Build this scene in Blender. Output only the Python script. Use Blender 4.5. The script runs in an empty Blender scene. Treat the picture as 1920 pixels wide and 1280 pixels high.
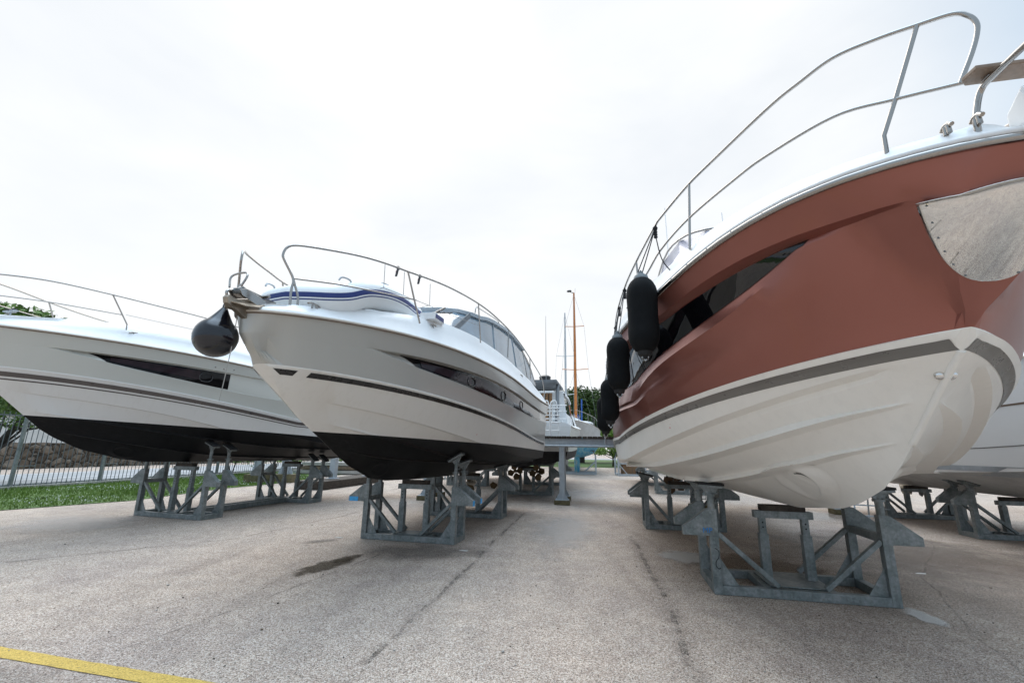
import bpy, bmesh, math, random
import numpy as np
from math import radians as rad, sin, cos, pi
from mathutils import Vector, Matrix, noise
from mathutils.bvhtree import BVHTree
random.seed(7)
scene = bpy.context.scene
COL = scene.collection

# ---------------------------------------------------------------- camera
cam_data = bpy.data.cameras.new("Camera")
cam = bpy.data.objects.new("Camera", cam_data)
COL.objects.link(cam)
cam_data.sensor_width = 36.0
cam_data.lens = 840.0 / 1920.0 * 36.0
cam_data.clip_start = 0.05
cam_data.clip_end = 3000.0
PITCH, ROLL = 0.2342, 0.0157
_f = Vector((0, cos(PITCH), sin(PITCH)))
_u = Vector((0, -sin(PITCH), cos(PITCH)))
_x = Vector((1, 0, 0))
_X = _x * cos(ROLL) + _u * sin(ROLL)
_U = -_x * sin(ROLL) + _u * cos(ROLL)
cam.matrix_world = Matrix(((_X.x, _U.x, -_f.x, 0), (_X.y, _U.y, -_f.y, 0), (_X.z, _U.z, -_f.z, 1.6), (0, 0, 0, 1)))
scene.camera = cam

# ---------------------------------------------------------------- world: overcast sky
SUN_EL, SUN_AZ = rad(48), rad(-15)          # azimuth from +Y towards +X
world = bpy.data.worlds.new("World")
scene.world = world
world.use_nodes = True
wn, wl = world.node_tree.nodes, world.node_tree.links
wn.clear()
w_out = wn.new("ShaderNodeOutputWorld")
w_bg = wn.new("ShaderNodeBackground")
w_bg.inputs["Strength"].default_value = 0.1
sky = wn.new("ShaderNodeTexSky")
sky.sky_type = 'NISHITA'
sky.sun_disc = False
sky.sun_elevation = SUN_EL
sky.sun_rotation = SUN_AZ
sky.air_density = 1.0
sky.dust_density = 2.0
tc = wn.new("ShaderNodeTexCoord")
cmap = wn.new("ShaderNodeMapping")
cmap.inputs["Scale"].default_value = (1.0, 1.0, 2.6)
wl.new(tc.outputs["Generated"], cmap.inputs["Vector"])
cn = wn.new("ShaderNodeTexNoise")
cn.inputs["Scale"].default_value = 1.7
cn.inputs["Detail"].default_value = 5.0
cn.inputs["Roughness"].default_value = 0.5
cn.inputs["Distortion"].default_value = 0.4
wl.new(cmap.outputs["Vector"], cn.inputs["Vector"])
cr = wn.new("ShaderNodeValToRGB")
cr.color_ramp.elements[0].position = 0.30
cr.color_ramp.elements[0].color = (6.1, 6.4, 6.75, 1)
cr.color_ramp.elements[1].position = 0.62
cr.color_ramp.elements[1].color = (7.3, 7.42, 7.5, 1)
wl.new(cn.outputs["Fac"], cr.inputs["Fac"])
# the cloud sheet thins out towards the upper right and left: bluer, darker there
dt = wn.new("ShaderNodeVectorMath"); dt.operation = 'DOT_PRODUCT'
dt.inputs[1].default_value = Vector((-0.14, 0.93, 0.32)).normalized()
wl.new(tc.outputs["Generated"], dt.inputs[0])
mr = wn.new("ShaderNodeMapRange")
mr.inputs["From Min"].default_value = 0.42
mr.inputs["From Max"].default_value = 0.70
mr.inputs["To Min"].default_value = 0.0
mr.inputs["To Max"].default_value = 1.0
mr.interpolation_type = 'SMOOTHSTEP'
wl.new(dt.outputs["Value"], mr.inputs["Value"])
thin = wn.new("ShaderNodeMix"); thin.data_type = 'RGBA'; thin.blend_type = 'MULTIPLY'
thin.inputs[0].default_value = 1.0
ramp2 = wn.new("ShaderNodeValToRGB")
ramp2.color_ramp.elements[0].color = (0.60, 0.74, 0.88, 1)
ramp2.color_ramp.elements[1].color = (1, 1, 1, 1)
wl.new(mr.outputs["Result"], ramp2.inputs["Fac"])
wl.new(cr.outputs["Color"], thin.inputs[6])
wl.new(ramp2.outputs["Color"], thin.inputs[7])
mixc = wn.new("ShaderNodeMix"); mixc.data_type = 'RGBA'
mixc.inputs[0].default_value = 0.97
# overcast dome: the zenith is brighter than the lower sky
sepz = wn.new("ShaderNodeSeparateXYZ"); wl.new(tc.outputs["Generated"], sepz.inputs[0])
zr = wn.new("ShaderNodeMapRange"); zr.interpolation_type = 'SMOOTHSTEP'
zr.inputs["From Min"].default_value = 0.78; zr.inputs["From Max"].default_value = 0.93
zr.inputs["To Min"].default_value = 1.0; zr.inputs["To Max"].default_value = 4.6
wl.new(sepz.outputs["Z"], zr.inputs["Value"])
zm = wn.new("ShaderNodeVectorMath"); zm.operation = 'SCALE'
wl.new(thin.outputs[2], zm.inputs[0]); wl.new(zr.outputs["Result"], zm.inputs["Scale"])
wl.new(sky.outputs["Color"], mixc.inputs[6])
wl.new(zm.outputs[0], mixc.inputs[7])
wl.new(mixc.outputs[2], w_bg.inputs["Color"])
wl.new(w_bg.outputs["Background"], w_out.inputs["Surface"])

# ---------------------------------------------------------------- sun (behind the cloud)
sd = bpy.data.lights.new("Sun", 'SUN')
sd.energy = 1.0
sd.angle = rad(40)
sd.color = (1.0, 0.97, 0.93)
sun = bpy.data.objects.new("Sun", sd)
COL.objects.link(sun)
_d = Vector((sin(SUN_AZ) * cos(SUN_EL), cos(SUN_AZ) * cos(SUN_EL), sin(SUN_EL)))
sun.rotation_euler = (-_d).to_track_quat('-Z', 'Y').to_euler()

scene.view_settings.view_transform = 'Standard'
scene.view_settings.look = 'None'
scene.view_settings.exposure = 0.50
scene.view_settings.gamma = 1.0
scene.render.engine = 'CYCLES'
scene.cycles.max_bounces = 8
scene.cycles.transparent_max_bounces = 12

# ---------------------------------------------------------------- materials
def nodes_of(name):
    m = bpy.data.materials.new(name)
    m.use_nodes = True
    nt = m.node_tree
    return m, nt.nodes, nt.links, nt.nodes["Principled BSDF"]

def mixrgb(n, l, fac, a, b, blend='MIX'):
    mx = n.new("ShaderNodeMix"); mx.data_type = 'RGBA'; mx.blend_type = blend
    for sock, v in ((0, fac), (6, a), (7, b)):
        if isinstance(v, (int, float)): mx.inputs[sock].default_value = v
        elif isinstance(v, tuple): mx.inputs[sock].default_value = v if len(v) == 4 else v + (1,)
        else: l.new(v, mx.inputs[sock])
    return mx.outputs[2]

def tex_noise(n, l, scale, detail=4, rough=0.55, vec=None, dist=0.0, coord='Object'):
    t = n.new("ShaderNodeTexNoise")
    t.inputs["Scale"].default_value = scale
    t.inputs["Detail"].default_value = detail
    t.inputs["Roughness"].default_value = rough
    t.inputs["Distortion"].default_value = dist
    if vec is None:
        c = n.new("ShaderNodeTexCoord"); vec = c.outputs[coord]
    l.new(vec, t.inputs["Vector"])
    return t.outputs["Fac"]

def ramp(n, l, fac, stops, interp='LINEAR'):
    r = n.new("ShaderNodeValToRGB")
    r.color_ramp.interpolation = interp
    e = r.color_ramp.elements
    while len(e) < len(stops): e.new(0.5)
    for i, (p, c) in enumerate(stops):
        e[i].position = p
        e[i].color = c if len(c) == 4 else tuple(c) + (1,)
    l.new(fac, r.inputs["Fac"])
    return r.outputs["Color"]

def g3(v): return (v, v, v)

def mat(name, col, rough=0.5, metal=0.0, var=0.12, vscale=3.0, bump=0.0, bscale=40.0, coat=0.0, spec=0.5, streak=0.0, rv=True):
    """painted / plain surface with slight procedural colour, gloss and relief variation"""
    m, n, l, b = nodes_of(name)
    f = tex_noise(n, l, vscale, 6, 0.6)
    lo = tuple(c * (1 - var) for c in col); hi = tuple(min(1, c * (1 + var * 0.6)) for c in col)
    c = ramp(n, l, f, [(0.3, lo), (0.7, hi)])
    if streak > 0:
        tcn = n.new("ShaderNodeTexCoord"); mp = n.new("ShaderNodeMapping")
        mp.inputs["Scale"].default_value = (9, 9, 0.6)
        l.new(tcn.outputs["Object"], mp.inputs["Vector"])
        s = tex_noise(n, l, 1.6, 5, 0.65, vec=mp.outputs["Vector"])
        sm = ramp(n, l, s, [(0.48, g3(0.0)), (0.78, g3(streak))])
        c = mixrgb(n, l, sm, c, tuple(x * 0.45 for x in col))
    l.new(c, b.inputs["Base Color"])
    rf = ramp(n, l, tex_noise(n, l, vscale * 2.3, 4, 0.6), [(0.3, g3(max(0.02, rough * 0.8))), (0.7, g3(min(1, rough * 1.25)))])
    if rv: l.new(rf, b.inputs["Roughness"])
    else: b.inputs["Roughness"].default_value = rough
    b.inputs["Metallic"].default_value = metal
    b.inputs["Specular IOR Level"].default_value = spec
    if coat > 0:
        b.inputs["Coat Weight"].default_value = coat
        b.inputs["Coat Roughness"].default_value = 0.06
    if bump > 0:
        bp = n.new("ShaderNodeBump")
        bp.inputs["Strength"].default_value = bump
        bp.inputs["Distance"].default_value = 0.01
        l.new(tex_noise(n, l, bscale, 4, 0.6), bp.inputs["Height"])
        l.new(bp.outputs["Normal"], b.inputs["Normal"])
    return m

def wl_mat(name, up, low, z0, slope, s0, rough_up=0.2, low_rough=0.48, edge=0.02):
    """hull bottom: gelcoat above, antifouling paint below a straight painted waterline (object space)"""
    m, n, l, b = nodes_of(name)
    c = n.new("ShaderNodeTexCoord"); sp = n.new("ShaderNodeSeparateXYZ")
    l.new(c.outputs["Object"], sp.inputs[0])
    ma = n.new("ShaderNodeMath"); ma.operation = 'MULTIPLY_ADD'
    ma.inputs[1].default_value = slope; ma.inputs[2].default_value = z0 - slope * s0
    l.new(sp.outputs["Y"], ma.inputs[0])
    gt = n.new("ShaderNodeMath"); gt.operation = 'GREATER_THAN'
    l.new(sp.outputs["Z"], gt.inputs[0]); l.new(ma.outputs[0], gt.inputs[1])
    fu = tex_noise(n, l, .6, 3)
    cu = ramp(n, l, fu, [(0.3, tuple(x * 0.97 for x in up)), (0.7, up)])
    fl = tex_noise(n, l, 6.0, 8, 0.7)
    mp = n.new("ShaderNodeMapping"); mp.inputs["Scale"].default_value = (14, 1.2, 14)
    l.new(c.outputs["Object"], mp.inputs["Vector"])
    fs = tex_noise(n, l, 2.0, 5, 0.6, vec=mp.outputs["Vector"])
    cl = ramp(n, l, fl, [(0.3, tuple(x * 0.7 for x in low)), (0.62, low), (0.8, tuple(x * 1.6 + 0.004 for x in low))])
    cl = mixrgb(n, l, ramp(n, l, fs, [(0.46, g3(0)), (0.74, g3(0.5))]), cl, tuple(x * 2.0 + 0.008 for x in low))
    mp2 = n.new("ShaderNodeMapping"); mp2.inputs["Scale"].default_value = (5, 7, .7)
    l.new(c.outputs["Object"], mp2.inputs["Vector"])
    run = ramp(n, l, tex_noise(n, l, 1.7, 7, 0.7, vec=mp2.outputs["Vector"]), [(0.52, g3(0)), (0.8, g3(0.22))])
    cu = mixrgb(n, l, run, cu, (0.46, 0.42, 0.34))
    l.new(mixrgb(n, l, gt.outputs[0], cl, cu), b.inputs["Base Color"])
    r = n.new("ShaderNodeMix")
    r.inputs[2].default_value = low_rough; r.inputs[3].default_value = rough_up
    l.new(gt.outputs[0], r.inputs[0]); l.new(r.outputs[0], b.inputs["Roughness"])
    b.inputs["Specular IOR Level"].default_value = 0.22
    bp = n.new("ShaderNodeBump"); bp.inputs["Strength"].default_value = 0.04; bp.inputs["Distance"].default_value = 0.01
    l.new(tex_noise(n, l, 60, 4), bp.inputs["Height"]); l.new(bp.outputs["Normal"], b.inputs["Normal"])
    return m

M = {}
M['white_gel'] = mat('white_gelcoat', (0.80, 0.80, 0.78), 0.25, var=0.03, vscale=.5, coat=0.2, rv=False)
M['deck_white'] = mat('deck_white', (0.82, 0.83, 0.83), 0.4, var=0.04, vscale=2)
M['grey_hull'] = mat('silver_beige_hull', (0.46, 0.45, 0.415), 0.26, metal=0.1, var=0.03, vscale=0.4, coat=0.35, rv=False)
M['grey_hull_b'] = mat('pale_grey_hull', (0.55, 0.55, 0.51), 0.26, metal=0.1, var=0.03, vscale=0.4, coat=0.35, rv=False)
M['copper'] = mat('copper_red_hull', (0.315, 0.119, 0.092), 0.33, metal=0.68, var=0.05, vscale=0.9, coat=0.22, rv=False)
M['stripe_black'] = mat('black_stripe', (0.02, 0.018, 0.017), 0.25, var=0.1)
M['stripe_grey'] = mat('taupe_stripe', (0.20, 0.188, 0.172), 0.3, metal=0.3, var=0.06)
M['stripe_brown'] = mat('brown_grey_stripe', (0.11, 0.095, 0.09), 0.3, var=0.06)
M['steel'] = mat('polished_stainless', (0.40, 0.375, 0.35), 0.14, metal=1.0, var=0.05, vscale=5)
M['mirror'] = mat('mirror_stainless', (0.74, 0.72, 0.69), 0.008, metal=1.0, var=0.02, vscale=1, rv=False)
M['rub_brown'] = mat('brown_rubbing_strip', (0.16, 0.11, 0.075), 0.5)
M['rub_cream'] = mat('cream_rubbing_strip', (0.62, 0.57, 0.50), 0.4)
M['glass_dark'] = mat('dark_hull_glass', (0.003, 0.003, 0.004), 0.05, var=0.1, spec=0.18, rv=False)
M['glass_gloss'] = mat('glossy_black_hull_glass', (0.003, 0.003, 0.004), 0.02, var=0.1, spec=0.6, rv=False)
M['glass_inner'] = mat('curtained_pane', (0.026, 0.014, 0.018), 0.06, var=0.45, vscale=4, spec=0.15, rv=False)
M['glass_blue'] = mat('tinted_cabin_glass', (0.17, 0.235, 0.29), 0.08, var=0.3, vscale=1.2, spec=0.4)
M['black_plastic'] = mat('black_plastic', (0.02, 0.02, 0.022), 0.4)
M['fender_cloth'] = mat('black_fender_cloth', (0.008, 0.009, 0.010), 0.95, bump=0.6, bscale=220, spec=0.15)
M['fender_vinyl'] = mat('black_vinyl', (0.007, 0.008, 0.012), 0.15, var=0.1, vscale=1, rv=False, coat=.3)
M['grey_plastic'] = mat('grey_plastic', (0.16, 0.18, 0.19), 0.5)
M['rope_black'] = mat('black_rope', (0.01, 0.01, 0.012), 0.9, bump=0.5, bscale=300)
M['rope_grey'] = mat('grey_rope', (0.4, 0.38, 0.35), 0.9)
M['galv'] = None
M['timber'] = mat('old_timber', (0.16, 0.115, 0.075), 0.85, var=0.5, vscale=9, bump=0.5, bscale=60)
M['timber_dark'] = mat('dark_wet_timber', (0.045, 0.033, 0.024), 0.8, var=0.5, vscale=9, bump=0.5)
M['rubber'] = mat('black_rubber', (0.016, 0.016, 0.017), 0.8)
M['bronze'] = mat('bronze', (0.17, 0.115, 0.055), 0.45, metal=0.6, var=0.4, vscale=12)
M['rust_bronze'] = mat('fouled_bronze', (0.12, 0.07, 0.035), 0.7, metal=0.2, var=0.5, vscale=14)
M['drive'] = mat('fouled_drive_paint', (0.42, 0.38, 0.31), 0.7, var=0.4, vscale=10)
M['pvc_white'] = mat('white_dinghy_fabric', (0.78, 0.80, 0.80), 0.5, var=0.04)
M['navy'] = mat('navy_dinghy_band', (0.012, 0.03, 0.16), 0.45)
M['blue_tape'] = mat('blue_tape', (0.05, 0.36, 0.72), 0.5, var=0.3, vscale=30)
M['blue_ink'] = mat('blue_marker', (0.03, 0.22, 0.55), 0.6)
M['black_ink'] = mat('black_marker', (0.012, 0.012, 0.012), 0.6)
M['red_ink'] = mat('red_marker', (0.6, 0.03, 0.04), 0.6)
M['red_plastic'] = mat('red_plastic', (0.45, 0.04, 0.05), 0.5)
M['yellow'] = mat('yellow_flag', (0.75, 0.45, 0.04), 0.7)
M['teak'] = mat('weathered_teak', (0.24, 0.17, 0.12), 0.5, var=0.3, vscale=12)
M['varnish'] = mat('orange_varnished_spruce', (0.50, 0.17, 0.035), 0.3, var=0.2, vscale=6)
M['alu'] = mat('mast_aluminium', (0.50, 0.53, 0.55), 0.45, metal=0.4, var=0.1)
M['alu_pale'] = mat('pale_painted_steel', (0.40, 0.44, 0.47), 0.5, metal=0.1, var=0.15, vscale=6, streak=0.25)
M['wire'] = mat('wire', (0.25, 0.26, 0.27), 0.5, metal=0.5)
M['blue_cover'] = mat('blue_canvas', (0.03, 0.10, 0.35), 0.8)
M['grey_canvas'] = mat('grey_canvas', (0.16, 0.17, 0.18), 0.8)
M['lav_glass'] = mat('pale_lavender_screen', (0.50, 0.49, 0.57), 0.15, var=0.06)
M['card'] = mat('brown_cardboard', (0.20, 0.115, 0.06), 0.85, var=0.25)
M['plinth'] = mat('mossy_wood_block', (0.13, 0.11, 0.055), 0.9, var=0.5, vscale=10, bump=0.5)
M['wicker'] = mat('brown_wicker', (0.24, 0.13, 0.06), 0.8, var=0.5, vscale=25, bump=0.8)

def galvanised():
    m, n, l, b = nodes_of('galvanised_steel')
    c = n.new("ShaderNodeTexCoord")
    v = n.new("ShaderNodeTexVoronoi"); v.inputs["Scale"].default_value = 42
    l.new(c.outputs["Object"], v.inputs["Vector"])
    sp = ramp(n, l, v.outputs["Color"], [(0.0, (0.205, 0.218, 0.218)), (1.0, (0.33, 0.345, 0.342))])
    big = ramp(n, l, tex_noise(n, l, 5, 7, 0.7), [(0.32, (0.40, 0.47, 0.47)), (0.68, (1.05, 1.05, 1.05))])
    c1 = mixrgb(n, l, 1.0, sp, big, 'MULTIPLY')
    mp = n.new("ShaderNodeMapping"); mp.inputs["Scale"].default_value = (16, 16, 1.3)
    l.new(c.outputs["Object"], mp.inputs["Vector"])
    st = ramp(n, l, tex_noise(n, l, 1.3, 5, 0.65, vec=mp.outputs["Vector"]), [(0.5, g3(0)), (0.8, g3(0.55))])
    c2 = mixrgb(n, l, st, c1, (0.10, 0.10, 0.085))
    ru = ramp(n, l, tex_noise(n, l, 9, 8, 0.75), [(0.60, g3(0)), (0.74, g3(0.6))])
    c3 = mixrgb(n, l, ru, c2, (0.17, 0.105, 0.06))
    l.new(c3, b.inputs["Base Color"])
    b.inputs["Metallic"].default_value = 0.25
    l.new(ramp(n, l, v.outputs["Color"], [(0, g3(0.42)), (1, g3(0.62))]), b.inputs["Roughness"])
    bp = n.new("ShaderNodeBump"); bp.inputs["Strength"].default_value = 0.25; bp.inputs["Distance"].default_value = 0.006
    l.new(tex_noise(n, l, 30, 6), bp.inputs["Height"]); l.new(bp.outputs["Normal"], b.inputs["Normal"])
    return m
M['galv'] = galvanised()

def m_ground():
    m, n, l, b = nodes_of('exposed_aggregate_asphalt')
    c = n.new("ShaderNodeTexCoord")
    P = c.outputs["Object"]
    nz = n.new("ShaderNodeTexNoise"); nz.inputs["Scale"].default_value = 90; nz.inputs["Detail"].default_value = 2
    l.new(P, nz.inputs["Vector"])
    wv = n.new("ShaderNodeVectorMath"); wv.operation = 'MULTIPLY_ADD'
    wv.inputs[1].default_value = (0.012, 0.012, 0.012)
    l.new(nz.outputs["Color"], wv.inputs[0]); l.new(P, wv.inputs[2])
    v = n.new("ShaderNodeTexVoronoi"); v.inputs["Scale"].default_value = 125
    l.new(wv.outputs[0], v.inputs["Vector"])
    sep = n.new("ShaderNodeSeparateColor"); l.new(v.outputs["Color"], sep.inputs[0])
    peb = ramp(n, l, sep.outputs[0], [(0.0, (0.14, 0.112, 0.092)), (0.2, (0.34, 0.268, 0.224)), (0.42, (0.49, 0.395, 0.333)), (0.66, (0.585, 0.488, 0.42)), (0.84, (0.69, 0.61, 0.54)), (1.0, (0.80, 0.75, 0.69))])
    dk = ramp(n, l, v.outputs["Distance"], [(0.0, g3(1.0)), (0.55, g3(0.9)), (0.9, g3(0.42))])
    c1 = mixrgb(n, l, 1.0, peb, dk, 'MULTIPLY')
    # wear: wide pale and brown areas
    big = ramp(n, l, tex_noise(n, l, 0.35, 6, 0.6, vec=P), [(0.3, (0.84, 0.83, 0.85)), (0.5, (1.0, 0.99, 0.97)), (0.72, (1.10, 1.05, 1.0))])
    c2 = mixrgb(n, l, 1.0, c1, big, 'MULTIPLY')
    mid = ramp(n, l, tex_noise(n, l, 2.6, 7, 0.7, vec=P), [(0.3, (0.80, 0.79, 0.79)), (0.7, (1.10, 1.09, 1.07))])
    c2 = mixrgb(n, l, 1.0, c2, mid, 'MULTIPLY')
    # tyre / drainage streaks running along the aisle
    mp = n.new("ShaderNodeMapping"); mp.inputs["Rotation"].default_value = (0, 0, rad(10)); mp.inputs["Scale"].default_value = (1.9, 0.16, 1)
    l.new(P, mp.inputs["Vector"])
    st = ramp(n, l, tex_noise(n, l, 1.0, 7, 0.65, vec=mp.outputs["Vector"]), [(0.30, (0.80, 0.79, 0.79)), (0.46, (1, 1, 1)), (0.75, (1.08, 1.08, 1.07))])
    c2 = mixrgb(n, l, 1.0, c2, st, 'MULTIPLY')
    l.new(c2, b.inputs["Base Color"])
    l.new(ramp(n, l, tex_noise(n, l, 0.5, 5, 0.6, vec=P), [(0.35, g3(0.62)), (0.7, g3(0.9))]), b.inputs["Roughness"])
    b.inputs["Specular IOR Level"].default_value = 0.22
    bp = n.new("ShaderNodeBump"); bp.inputs["Strength"].default_value = 0.7; bp.inputs["Distance"].default_value = 0.004
    bp.invert = True
    l.new(v.outputs["Distance"], bp.inputs["Height"]); l.new(bp.outputs["Normal"], b.inputs["Normal"])
    return m
M['ground'] = m_ground()

def m_mask(name, col, scale=6.0, lo=0.45, hi=0.6, alpha=0.8, rough=0.6, fine=True, edge=True):
    """thin layer of colour on the ground: ragged by noise, densest in the middle of its sheet"""
    m, n, l, b = nodes_of(name)
    c = n.new("ShaderNodeTexCoord")
    a = tex_noise(n, l, scale, 8, 0.65, vec=c.outputs["Object"])
    g = n.new("ShaderNodeTexGradient"); g.gradient_type = 'SPHERICAL'
    mp = n.new("ShaderNodeMapping"); mp.inputs["Location"].default_value = (-1, -1, 0); mp.inputs["Scale"].default_value = (2, 2, 0)
    l.new(c.outputs["Generated"], mp.inputs["Vector"]); l.new(mp.outputs["Vector"], g.inputs["Vector"])
    ad = n.new("ShaderNodeMath"); ad.operation = 'MULTIPLY_ADD'; ad.inputs[1].default_value = 0.8; 
    l.new(g.outputs["Fac"], ad.inputs[0]); l.new(a, ad.inputs[2])
    al = ramp(n, l, ad.outputs[0], [(lo, g3(0)), (hi, g3(alpha))])
    spk = ramp(n, l, tex_noise(n, l, 130, 2, 0.5, vec=c.outputs["Object"]), [(0.35, g3(0.55)), (0.6, g3(1.0))])
    l.new(mixrgb(n, l, 1.0, al, spk, 'MULTIPLY'), b.inputs["Alpha"])
    b.inputs["Base Color"].default_value = tuple(col) + (1,)
    b.inputs["Roughness"].default_value = rough
    return m

def m_yellow_line():
    m, n, l, b = nodes_of('worn_yellow_paint')
    c = n.new("ShaderNodeTexCoord"); P = c.outputs["Object"]
    v = n.new("ShaderNodeTexVoronoi"); v.inputs["Scale"].default_value = 105; l.new(P, v.inputs["Vector"])
    col = ramp(n, l, v.outputs["Color"], [(0, (0.50, 0.33, 0.055)), (1, (0.74, 0.52, 0.13))])
    dk = ramp(n, l, v.outputs["Distance"], [(0.3, g3(1)), (0.9, g3(0.6))])
    l.new(mixrgb(n, l, 1.0, col, dk, 'MULTIPLY'), b.inputs["Base Color"])
    a = ramp(n, l, tex_noise(n, l, 3.2, 8, 0.7, vec=P), [(0.30, g3(0.0)), (0.36, g3(1.0))])
    f = ramp(n, l, tex_noise(n, l, 75, 3, 0.6, vec=P), [(0.30, g3(0.25)), (0.42, g3(1.0))])
    l.new(mixrgb(n, l, 1.0, a, f, 'MULTIPLY'), b.inputs["Alpha"])
    b.inputs["Roughness"].default_value = 0.75
    return m
M['yellow_line'] = m_yellow_line()

def m_grass():
    m, n, l, b = nodes_of('grass_blade')
    oi = n.new("ShaderNodeTexCoord")
    f = tex_noise(n, l, 1.3, 6, 0.65)
    l.new(ramp(n, l, f, [(0.25, (0.055, 0.085, 0.012)), (0.5, (0.105, 0.185, 0.020)), (0.75, (0.19, 0.26, 0.04))]), b.inputs["Base Color"])
    b.inputs["Roughness"].default_value = 0.7
    return m
M['grass'] = m_grass()
M['soil'] = mat('lawn_base', (0.075, 0.13, 0.028), 0.95, var=0.45, vscale=5, bump=0.5)
M['flower'] = mat('white_petal', (0.8, 0.8, 0.74), 0.8)

def m_leaf(name, a, b_, c_):
    m, n, l, b = nodes_of(name)
    f = tex_noise(n, l, 0.9, 3, 0.6); f2 = tex_noise(n, l, 9.0, 2, 0.6)
    c1 = ramp(n, l, f, [(0.3, a), (0.7, b_)])
    l.new(mixrgb(n, l, ramp(n, l, f2, [(0.4, g3(0)), (0.7, g3(0.8))]), c1, c_), b.inputs["Base Color"])
    b.inputs["Roughness"].default_value = 0.6
    b.inputs["Specular IOR Level"].default_value = 0.3
    return m
M['leaf_pine'] = m_leaf('pine_needles', (0.020, 0.045, 0.010), (0.055, 0.10, 0.022), (0.09, 0.13, 0.03))
M['leaf_mid'] = m_leaf('green_leaves', (0.03, 0.075, 0.012), (0.09, 0.17, 0.025), (0.16, 0.24, 0.05))
M['leaf_light'] = m_leaf('light_green_leaves', (0.10, 0.19, 0.03), (0.19, 0.30, 0.06), (0.28, 0.38, 0.10))
M['bark'] = mat('bark', (0.035, 0.028, 0.022), 0.9, var=0.5, vscale=8, bump=0.8, bscale=18)

def m_stone():
    m, n, l, b = nodes_of('rubble_stone')
    c = n.new("ShaderNodeTexCoord")
    v = n.new("ShaderNodeTexVoronoi"); v.inputs["Scale"].default_value = 1.9; v.inputs["Randomness"].default_value = 1.0
    mp = n.new("ShaderNodeMapping"); mp.inputs["Scale"].default_value = (1, 1, 1.3)
    l.new(c.outputs["Object"], mp.inputs["Vector"]); l.new(mp.outputs["Vector"], v.inputs["Vector"])
    v2 = n.new("ShaderNodeTexVoronoi"); v2.feature = 'DISTANCE_TO_EDGE'; v2.inputs["Scale"].default_value = 1.9; v2.inputs["Randomness"].default_value = 1.0
    l.new(mp.outputs["Vector"], v2.inputs["Vector"])
    col = ramp(n, l, v.outputs["Color"], [(0, (0.08, 0.06, 0.042)), (0.5, (0.19, 0.145, 0.105)), (1, (0.38, 0.32, 0.26))])
    gr = ramp(n, l, tex_noise(n, l, 14, 6, 0.7), [(0.3, g3(0.6)), (0.7, g3(1.1))])
    col = mixrgb(n, l, 1.0, col, gr, 'MULTIPLY')
    jt = ramp(n, l, v2.outputs["Distance"], [(0.0, g3(1)), (0.09, g3(0))])
    l.new(mixrgb(n, l, jt, col, (0.018, 0.014, 0.010)), b.inputs["Base Color"])
    b.inputs["Roughness"].default_value = 0.95
    bp = n.new("ShaderNodeBump"); bp.inputs["Strength"].default_value = 1.0; bp.inputs["Distance"].default_value = 0.12
    l.new(ramp(n, l, v2.outputs["Distance"], [(0, g3(0)), (0.25, g3(1))]), bp.inputs["Height"]); l.new(bp.outputs["Normal"], b.inputs["Normal"])
    return m
M['stone'] = m_stone()
M['concrete'] = mat('concrete', (0.36, 0.34, 0.31), 0.85, var=0.2, vscale=4, bump=0.3)
M['road'] = mat('grey_road', (0.30, 0.31, 0.32), 0.8, var=0.12, vscale=1.5)
M['road_paint'] = mat('white_road_paint', (0.72, 0.72, 0.72), 0.7, var=0.15, vscale=3)
M['plaster'] = mat('pale_plaster', (0.66, 0.65, 0.62), 0.85, var=0.1)
M['blue_fouling'] = None

def m_bluehull():
    m, n, l, b = nodes_of('patchy_blue_antifouling')
    c = n.new("ShaderNodeTexCoord"); mp = n.new("ShaderNodeMapping"); mp.inputs["Scale"].default_value = (5, 1.5, 1.6)
    mp.inputs["Rotation"].default_value = (0, rad(25), 0)
    l.new(c.outputs["Object"], mp.inputs["Vector"])
    f = tex_noise(n, l, 1.5, 6, 0.7, vec=mp.outputs["Vector"])
    l.new(ramp(n, l, f, [(0.35, (0.035, 0.22, 0.42)), (0.5, (0.10, 0.36, 0.50)), (0.62, (0.33, 0.44, 0.44)), (0.75, (0.42, 0.43, 0.38))]), b.inputs["Base Color"])
    b.inputs["Roughness"].default_value = 0.8
    return m
M['blue_fouling'] = m_bluehull()

# ---------------------------------------------------------------- mesh helpers
def set_tags(o, label=None, cat=None, group=None, kind=None):
    if label: o['label'] = label
    if cat: o['category'] = cat
    if group: o['group'] = group
    if kind: o['kind'] = kind
    return o

def thing(name, label, cat, loc=(0, 0, 0), rz=0.0, group=None):
    o = bpy.data.objects.new(name, None)
    o.empty_display_size = 0.3
    COL.objects.link(o)
    o.location = loc
    o.rotation_euler = (0, 0, rz)
    return set_tags(o, label, cat, group)

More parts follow.
